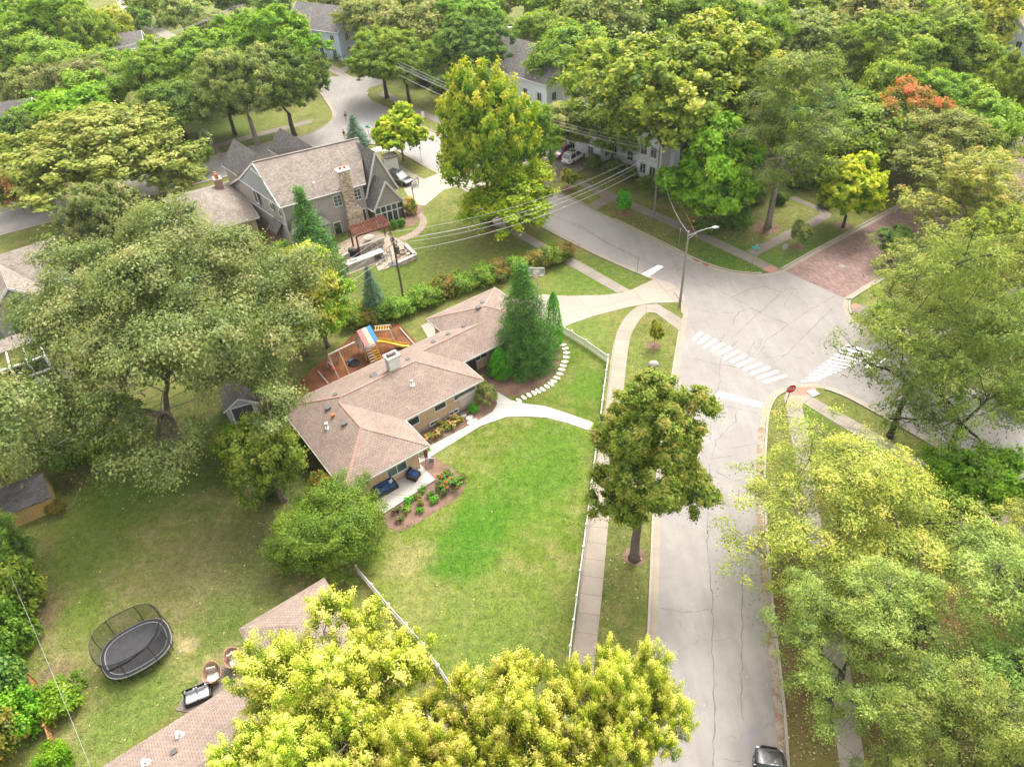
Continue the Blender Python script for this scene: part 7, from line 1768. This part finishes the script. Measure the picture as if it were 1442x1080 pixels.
# ---- patio with outdoor kitchen and pergola of the tall house
M['patio'] = pavement('patio_pavers', (.44, .355, .27), .12, (.6, .6), R(28))
slab('patio', [(474, 345), (487, 389), (529, 372), (533, 382), (556, 375), (562, 371), (586, 361), (576, 348), (562, 337), (545, 331), (520, 322), (495, 335)], 'patio', .05)
m = MB(); k1, k2, k3 = G(491, 383), G(529, 370), G(541, 364)
t = thing('outdoor_kitchen', 'long pale masonry outdoor kitchen counter at the edge of the patio', 'outdoor kitchen', k1)
kd = (k3 - k1).normalized(); kp = Vector((-kd.y, kd.x, 0))
m = MB(); a = math.atan2(kd.y, kd.x); mid = (k1 + k2) / 2 + kp * .4; m.box((mid.x, mid.y, .45), ((k2 - k1).length, .8, .9), a); mid = k3 + kp * .4 - kd * .2; m.box((mid.x, mid.y, .45), (.35, .8, .9), a); m.build('counter_base', plain('pale_block', (.42, .38, .34), .9, .12, 2), t, world=True)
m = MB(); mid = (k1 + k3) / 2 + kp * .42; m.box((mid.x, mid.y, .95), ((k3 - k1).length + .2, 1.0, .08), a); m.build('worktop', plain('pale_worktop', (.60, .57, .53), .6, .08), t, world=True)
m = MB(); mid = k1.lerp(k3, .25) + kp * .55; m.box((mid.x, mid.y, 1.05), (.8, .5, .14), a); m.build('sink', M['steel'], t, world=True)
def lowwall(p, q, h, label, name='patio_wall', wd_=.35, mat='stone'):
    a, b = G(*p), G(*q); d = b - a; c = (a + b) / 2; an = math.atan2(d.y, d.x); t = thing(name, label, 'low wall', a)
    MB().box((c.x, c.y, h / 2), (d.length, wd_, h), an).build('wall', M[mat], t, world=True); MB().box((c.x, c.y, h + .04), (d.length + .1, wd_ + .12, .08), an).build('coping', M['wallcap'], t, world=True)
lowwall((505, 356), (541, 343), .8, 'low stone wall with pale coping under the pergola')
lowwall((560, 376), (586, 364), .55, 'low stone wall of the fire pit corner, street side')
lowwall((586, 364), (571, 349), .55, 'low stone wall of the fire pit corner, far side')
lowwall((480, 368), (499, 358), .6, 'low stone wall beside the spruce', mat='concrete')
t = thing('pergola', 'red-brown slatted pergola in front of the stone chimney', 'pergola', G(502, 348))
c4 = [G(492, 321, 2.7), G(501.5, 333, 2.7), G(548, 318, 2.7), G(538, 306, 2.7)]
for p in (c4[1], c4[2], c4[0], c4[3]): MB().bar(kz(p, 0), kz(p, 2.65), .2, .2).build('post', M['redwood'], t, world=True)
m = MB(); m.bar(c4[0], c4[3], .12, .2); m.bar(c4[1], c4[2], .12, .2); m.build('beam', M['redwood'], t, world=True)
m = MB()
for k in range(13):
    f = k / 12; a_, b_ = c4[0].lerp(c4[3], f), c4[1].lerp(c4[2], f); d_ = (b_ - a_).normalized() * .3; m.bar(a_ - d_ + Vector((0, 0, .15)), b_ + d_ + Vector((0, 0, .15)), .08, .14)
for k in range(11):
    f = k / 10; a_, b_ = c4[0].lerp(c4[1], f), c4[3].lerp(c4[2], f); d_ = (b_ - a_).normalized() * .3; m.bar(a_ - d_ + Vector((0, 0, .25)), b_ + d_ + Vector((0, 0, .25)), .05, .05)
m.build('slats', M['redwood'], t, world=True)
for i, (x, y, a) in enumerate(((536, 371, 20), (543, 366, 200), (548, 359, 100), (513, 361, 0), (521, 358, 10), (530, 355, 20), (538, 352, 30))):
    wire_chair((x, y), R(a), ['dark stool at the left end of the open counter', 'dark stool at the right end of the open counter', 'dark chair beyond the end of the counter', 'dark dining chair on the patio nearest the grill', 'dark dining chair on the patio, second from the grill', 'dark dining chair on the patio, third from the grill', 'dark dining chair on the patio, farthest from the grill'][i], z=.05, name='patio_chair')
t = thing('grill', 'black barbecue grill with a rounded lid on the patio', 'grill', G(499, 361), R(-20)); MB().rbox((0, 0, .45), (1.2, .6, .8), .04).build('cabinet', M['black'], t)
m = MB(); m.tube([(-.55, 0, .9), (.55, 0, .9)], .3, 12); m.build('lid', M['ventgrey'], t)
t = thing('patio_table', 'round pale table under the pergola', 'table', G(521, 341)); MB().tube([(0, 0, .68), (0, 0, .74)], .75, 18).build('tabletop', M['wallcap'], t); MB().tube([(0, 0, 0), (0, 0, .7)], .08, 8).build('leg', M['black'], t)
t = thing('patio_table', 'long dark dining table on the patio between counter and low wall', 'table', G(527, 361), R(28)); MB().box((0, 0, .72), (2.2, .9, .05)).build('tabletop', M['ventgrey'], t)
for sx in (-1, 1):
    for sy in (-1, 1): MB().box((sx * 1., sy * .38, .35), (.06, .06, .7)).build('leg', M['black'], t)
t = thing('fire_pit', 'round stone fire pit inside the low-walled corner', 'fire pit', G(568, 357)); MB().tube([(0, 0, 0), (0, 0, .4)], .5, 16).build('ring', M['stone'], t); MB().tube([(0, 0, .36), (0, 0, .42)], .36, 14).build('fire_bowl', M['dark'], t)
for i, (x, y, a) in enumerate(((562, 361, 250), (575, 361, 20), (574, 352, 100))): wire_chair((x, y), R(a), ['tan seat by the fire pit, on the pole side', 'tan seat by the fire pit, on the low wall side', 'tan seat by the fire pit, on the far side'][i], 'wicker', 'cream', .05, 'fire_pit_chair')
t = thing('patio_umbrella', 'closed grey cantilever umbrella with a square base by the wooden pole', 'umbrella', G(553, 373)); MB().box((0, 0, .06), (1., 1., .1), .3).build('base', M['ventgrey'], t); MB().tube([(0, 0, 0), (0, 0, 2.7)], .05, 8).build('pole', M['steel'], t); MB().tube([(0, 0, 1.2), (0, 0, 1.8), (0, 0, 2.75)], [.16, .13, .04], 9).build('canopy', M['whitedirty'], t)
t = thing('air_conditioner', 'grey air conditioning unit at the foot of the taupe gable wall', 'air conditioner', G(353, 323)); MB().rbox((0, 0, .45), (.9, .9, .9), .05, R(30)).build('cabinet', M['signback'], t); MB().tube([(0, 0, .9), (0, 0, .93)], .36, 14).build('fan_grille', M['black'], t)
# window wells at the front wall
for px, l in (((616, 600), 'grey metal window well near the roof corner'), ((652, 578), 'grey metal window well near the clipped shrubs')):
    t = thing('window_well', l, 'window well', G(*px), HA); m = MB(); m.tube([(.6 * math.cos(a), -.15 + .45 * math.sin(a), .2) for a in np.linspace(math.pi, 2 * math.pi, 12)], .04, 6); m.build('rim', M['steel'], t)
    m = MB(); P_ = [(.6 * math.cos(a), -.15 + .45 * math.sin(a)) for a in np.linspace(math.pi, 2 * math.pi, 12)]
    for a, b in zip(P_, P_[1:]): m.poly([(*a, 0), (*b, 0), (*b, .2), (*a, .2)])
    m.build('shell', M['signback'], t)
t = thing('garden_arch', 'white metal garden arch beside the left street', 'garden arch', G(292, 203), R(-15))
for y in (-.25, .25): MB().tube([(-.9, y, 0), (-.9, y, 1.6), (-.6, y, 2.2), (0, y, 2.5), (.6, y, 2.2), (.9, y, 1.6), (.9, y, 0)], .06, 6).build('hoop', M['white'], t)
m = MB()
for x, z in ((-.9, .6), (-.9, 1.3), (-.6, 2.2), (0, 2.5), (.6, 2.2), (.9, 1.3), (.9, .6)): m.bar((x, -.25, z), (x, .25, z), .05)
m.build('crossbar', M['white'], t)
tag(MB().tube([G(606, 433, 0), G(606, 433, 2.2)], [.09, .07], 8).build('post', M['redwood']), 'rusty brown post standing in the reddish hedge', 'post')
bpy.data.objects['post'].name = 'garden_post' if bpy.data.objects.get('post') and bpy.data.objects['post'].parent is None else 'post'
tag(MB().box((0, 0, .05), (.85, .85, .1), .4).build('utility_pad', M['walkwhite']), 'pale square utility pad on the corner grass by the ramp', 'utility pad').location = G(1145, 554)
# ---- cars
def car(name, label, loc, rz, paint, kind='suv', cat_='car'):
    t = thing(name, label, cat_, loc, rz); H = 1.66 if kind == 'suv' else 1.45; bz = 1.0 if kind == 'suv' else .90
    pm = NT('car_paint_' + name); pm.set(paint, .3, .0, .5); pm.b.inputs['Coat Weight'].default_value = .6
    st = [(-2.32, .66, .42, bz - .35), (-2.26, .82, .34, bz - .08), (-2.0, .90, .28, bz), (-1.45, .925, .26, bz + .02), (-.3, .93, .25, bz), (.7, .93, .25, bz - .01), (1.15, .92, .26, bz - .04), (1.7, .90, .27, bz - .11), (2.1, .84, .30, bz - .2), (2.28, .70, .36, bz - .33), (2.34, .5, .42, bz - .45)]
    m = MB(); vs = []; K = 10
    for x, w_, zl_, zt_ in st:
        zm = zl_ + (zt_ - zl_) * .55
        vs += [(x, -w_ * .92, zl_), (x, -w_, zl_ + .12), (x, -w_, zm), (x, -w_ * .95, zt_ - .06), (x, -w_ * .78, zt_), (x, w_ * .78, zt_), (x, w_ * .95, zt_ - .06), (x, w_, zm), (x, w_, zl_ + .12), (x, w_ * .92, zl_)]
    fs = [(i * K + k, i * K + (k + 1) % K, (i + 1) * K + (k + 1) % K, (i + 1) * K + k) for i in range(len(st) - 1) for k in range(K)]
    fs = [f[::-1] for f in fs] + [tuple(range(K)), tuple(range((len(st) - 1) * K + K - 1, (len(st) - 1) * K - 1, -1))]
    body = m.add(vs, fs).build('body', pm.m, t, smooth=True); sb = body.modifiers.new('s', 'SUBSURF'); sb.levels = 1; sb.render_levels = 1
    rb = -2.05 if kind == 'suv' else -1.7; rt = -1.72 if kind == 'suv' else -1.0
    lo = [(rb, .80), (1.15, .80)]; hi = [(rt, .64), (.25, .66)]
    zb, zt = bz - .02, H - .05; m = MB()
    V_ = [(lo[0][0], -.80, zb), (lo[1][0], -.80, zb - .03), (lo[1][0], .80, zb - .03), (lo[0][0], .80, zb), (hi[0][0], -.64, zt), (hi[1][0], -.66, zt), (hi[1][0], .66, zt), (hi[0][0], .64, zt)]
    m.add(V_, [(0, 1, 5, 4), (1, 2, 6, 5), (2, 3, 7, 6), (3, 0, 4, 7), (4, 5, 6, 7)]); m.build('windows', M['glass'], t)
    m = MB(); V_ = [Vector(v) for v in V_]
    for a, b in ((0, 4), (1, 5), (2, 6), (3, 7)): m.bar(V_[a], V_[b], .09, .06)
    for s in (-1, 1): m.bar((-.45, s * .805, zb), (-.5, s * .66, zt), .10, .04); m.bar((rt, s * .645, zt), (.25, s * .665, zt), .06, .06)
    m.rbox(((rt + .25) / 2, 0, zt + .02), (.25 - rt + .12, 1.30, .07), .03); m.build('roof', pm.m, t)
    if kind == 'suv': MB().box((-.35, 0, zt + .065), (.9, .85, .012)).build('sunroof', M['glass'], t)
    for sx in (-1.42, 1.42):
        for sy in (-1, 1):
            w0 = MB().tube([(sx, sy * .70, .34), (sx, sy * .935, .34)], .34, 18).build('wheel', M['black'], t)
            MB().tube([(sx, sy * .90, .34), (sx, sy * .945, .34)], .20, 10).build('rim', M['steel'], w0)
    for sy in (-1, 1):
        MB().rbox((2.16, sy * .68, bz - .32), (.16, .22, .10), .03).build('headlight', M['steel'], t)
        MB().rbox((-2.27, sy * .68, bz - .16), (.10, .26, .18), .02).build('tail_light', M['red'], t)
        MB().rbox((.95, sy * 1.0, bz + .05), (.16, .2, .13), .04).build('mirror', pm.m, t)
    MB().box((-2.33, 0, .62), (.03, .5, .14)).build('number_plate', M['whitedirty'], t); MB().rbox((2.30, 0, .56), (.08, .9, .18), .02).build('grille', M['black'], t)
    return t
f_ = G(1083, 1052, .5); dd_ = (G(1085, 1000) - G(1093, 1100)).normalized()
car('parked_car', 'glossy black car parked at the bottom edge against the right kerb', Vector((f_.x, f_.y, 0)) - dd_ * 2.3, math.atan2(dd_.y, dd_.x), (.008, .008, .009), 'sedan')
a, b = G(797, 233), G(822, 217); d_ = (b - a).normalized()
car('parked_car', 'white SUV parked beside the dark hedge, tail towards the street', kz(G(808, 226), 0), math.atan2(d_.y, d_.x), (.72, .72, .72))
a, b = G(810, 205), G(783, 223); d_ = (b - a).normalized()
car('parked_car', 'dark red car parked beside the white SUV', kz(G(791, 218), 0), math.atan2(d_.y, d_.x), (.22, .01, .015), 'sedan')
car('parked_car', 'black SUV parked by the garage of the tall house', kz(G(563, 257), 0), R(-40), (.012, .012, .014))
car('parked_car', 'white car under the golden-topped tree at the far kerb', kz(G(647, 198), 0), R(-30), (.66, .68, .68), 'sedan')
t = thing('traffic_cone', 'small orange cone near the white car at the far kerb', 'traffic cone', G(617, 192)); MB().tube([(0, 0, 0), (0, 0, .75)], [.2, .03], 10).build('cone', M['terracotta'], t); MB().box((0, 0, .02), (.45, .45, .04)).build('base', M['terracotta'], t)
# ---- people
def person(px, rz, label, top, bottom, stride=.28, hair=(.05, .03, .02)):
    t = thing('person', label, 'person', G(*px), rz)
    J = [((0, 0, .94), .13), ((0, 0, 1.12), .125), ((0, 0, 1.34), .15), ((0, 0, 1.47), .07), ((0, .015, 1.56), .075), ((0, .02, 1.66), .10), ((0, .01, 1.74), .07),
         ((.17, 0, 1.40), .065), ((.24, -.06, 1.14), .045), ((.22, .14, .98), .034), ((-.17, 0, 1.40), .065), ((-.24, -.04, 1.14), .045), ((-.22, .16, .98), .034),
         ((.10, 0, .88), .10), ((.11, stride * .6, .50), .065), ((.11, stride, .08), .045), ((.11, stride + .16, .04), .04),
         ((-.10, 0, .88), .10), ((-.11, -stride * .3, .50), .065), ((-.11, -stride, .10), .045), ((-.11, -stride + .14, .03), .04)]
    E_ = [(0, 1), (1, 2), (2, 3), (3, 4), (4, 5), (5, 6), (2, 7), (7, 8), (8, 9), (2, 10), (10, 11), (11, 12), (0, 13), (13, 14), (14, 15), (15, 16), (0, 17), (17, 18), (18, 19), (19, 20)]
    for h, sx in ((9, 1), (12, -1)):
        bx, by, bz_ = J[h][0]; J.append(((bx, by + .07, bz_ - .03), .028)); pl = len(J) - 1; E_.append((h, pl))
        for k in range(4):
            J.append(((bx + (k - 1.5) * .022, by + .12, bz_ - .05), .010)); J.append(((bx + (k - 1.5) * .024, by + .155 - abs(k - 1.3) * .01, bz_ - .09), .008)); E_.append((pl, len(J) - 2)); E_.append((len(J) - 2, len(J) - 1))
        J.append(((bx - sx * .045, by + .07, bz_ - .03), .011)); J.append(((bx - sx * .06, by + .11, bz_ - .05), .009)); E_.append((h, len(J) - 2)); E_.append((len(J) - 2, len(J) - 1))
    me = bpy.data.meshes.new('body'); me.from_pydata([j[0] for j in J], E_, []); sk = NT('person_' + top[0]); P_ = sk.obj(); sp_ = sk.node('ShaderNodeSeparateXYZ'); sk.link(P_, sp_.inputs[0])
    # clothing colours by height: shoes, skin, shorts, shirt, skin
    c = sk.ramp(sk.math('DIVIDE', sp_.outputs[2], 1.8), [(0, (.6, .6, .6)), (.055, (.42, .25, .17)), (.36, bottom[1]), (.545, top[1]), (.80, (.42, .25, .17))], 'CONSTANT'); me.materials.append(sk.set(c, .8))
    o = bpy.data.objects.new('body', me); col.objects.link(o); o.parent = t; md = o.modifiers.new('skin', 'SKIN'); lay = me.skin_vertices[0] if me.skin_vertices else None
    if lay is None:
        bpy.context.view_layer.update(); lay = me.skin_vertices[0] if me.skin_vertices else None
    if lay:
        for i, (_, r_) in enumerate(J): lay.data[i].radius = (r_, r_ * .85); lay.data[i].use_root = (i == 0)
    ss = o.modifiers.new('sub', 'SUBSURF'); ss.levels = 1; ss.render_levels = 2
    m = MB(); m.ball((0, -.02, 1.72), (.105, .115, .10), 10, 6); m.tube([(0, -.1, 1.72), (0, -.14, 1.55)], [.05, .02], 6); m.build('hair', plain('hair', hair, .8, .2), t, smooth=True)
    m = MB()
    for s in (-.035, .035): m.ball((s, .115, 1.67), .012, 6, 4)
    m.build('eyes', M['dark'], t); MB().ball((0, .128, 1.64), (.014, .02, .022), 6, 5).build('nose', M['skin'], t); MB().box((0, .118, 1.605), (.045, .012, .012)).build('mouth', plain('lips', (.3, .1, .08)), t)
    for s in (-.105, .105): MB().ball((s, .01, 1.655), (.015, .025, .035), 6, 5).build('ear', M['skin'], t)
    return t
person((488, 172), R(200), 'jogger in a dark top and bare legs running on the street bend', ('dark', (.02, .025, .03)), ('x', (.42, .25, .17)), .38)
person((486, 197), R(200), 'person in a dark red top and orange shorts walking behind the tall house', ('red', (.10, .02, .02)), ('x', (.60, .24, .03)), .25)
# ---------------------------------------------------------------- light, sky, camera
SUN_EL, SUN_AZ = 56., 62.     # azimuth measured anticlockwise from +X
sun = bpy.data.lights.new('sun', 'SUN'); sun.energy = .7; sun.angle = R(16); sun.color = (1, .95, .88)
so = bpy.data.objects.new('sun', sun); col.objects.link(so)
d = Vector((math.cos(R(SUN_AZ)) * math.cos(R(SUN_EL)), math.sin(R(SUN_AZ)) * math.cos(R(SUN_EL)), math.sin(R(SUN_EL))))
so.rotation_euler = d.to_track_quat('Z', 'Y').to_euler(); so.location = d * 300
wd = bpy.data.worlds.new('World'); scene.world = wd; wd.use_nodes = True
nt = wd.node_tree; bg = nt.nodes['Background']
sky = nt.nodes.new('ShaderNodeTexSky'); sky.sky_type = 'NISHITA'; sky.sun_disc = False
sky.sun_elevation = R(SUN_EL); sky.sun_rotation = R(90 - SUN_AZ); sky.dust_density = 4; sky.air_density = 1.
hs = nt.nodes.new('ShaderNodeHueSaturation'); hs.inputs['Saturation'].default_value = .12
wm = nt.nodes.new('ShaderNodeMix'); wm.data_type = 'RGBA'; wm.blend_type = 'MULTIPLY'; wm.inputs[0].default_value = 1.; wm.inputs[7].default_value = (1., .965, .92, 1)
nt.links.new(sky.outputs[0], hs.inputs['Color']); nt.links.new(hs.outputs[0], wm.inputs[6]); nt.links.new(wm.outputs[2], bg.inputs['Color'])
bg.inputs['Strength'].default_value = .15
cam = bpy.data.cameras.new('camera'); co = bpy.data.objects.new('camera', cam); col.objects.link(co)
cam.sensor_width = 36.; cam.lens = 36. * FOC / 1442.; cam.clip_end = 3000; cam.clip_start = .5
right = Vector((float(_X[0]), float(_Y[0]), -float(_n[0]))); down = Vector((float(_X[1]), float(_Y[1]), -float(_n[1]))); fwd = Vector((float(_X[2]), float(_Y[2]), -float(_n[2])))
co.matrix_world = Matrix(((right.x, -down.x, -fwd.x, 0), (right.y, -down.y, -fwd.y, 0), (right.z, -down.z, -fwd.z, CAMH), (0, 0, 0, 1)))
scene.camera = co
scene.view_settings.view_transform = 'Standard'; scene.view_settings.look = 'None'
scene.view_settings.exposure = EXPO; scene.view_settings.gamma = 1
scene.render.engine = 'CYCLES'
scene.cycles.max_bounces = 6; scene.cycles.diffuse_bounces = 4; scene.cycles.transmission_bounces = 3; scene.cycles.transparent_max_bounces = 6
scene.cycles.caustics_reflective = False; scene.cycles.caustics_refractive = False

hb = MB(); hb.box((0, 420, 22.75), (1420, 980, 47.5)); HZ = NT('haze_air')
HZ.n.remove(HZ.b); pv = HZ.node('ShaderNodeVolumePrincipled'); pv.inputs['Color'].default_value = (.86, .90, .94, 1); pv.inputs['Density'].default_value = .00010; pv.inputs['Anisotropy'].default_value = .2
HZ.link(pv.outputs[0], HZ.out.inputs['Volume'])
tag(hb.build('haze', HZ.m), 'thin pale haze over the far trees', None, None, 'stuff')
scene.cycles.volume_bounces = 1
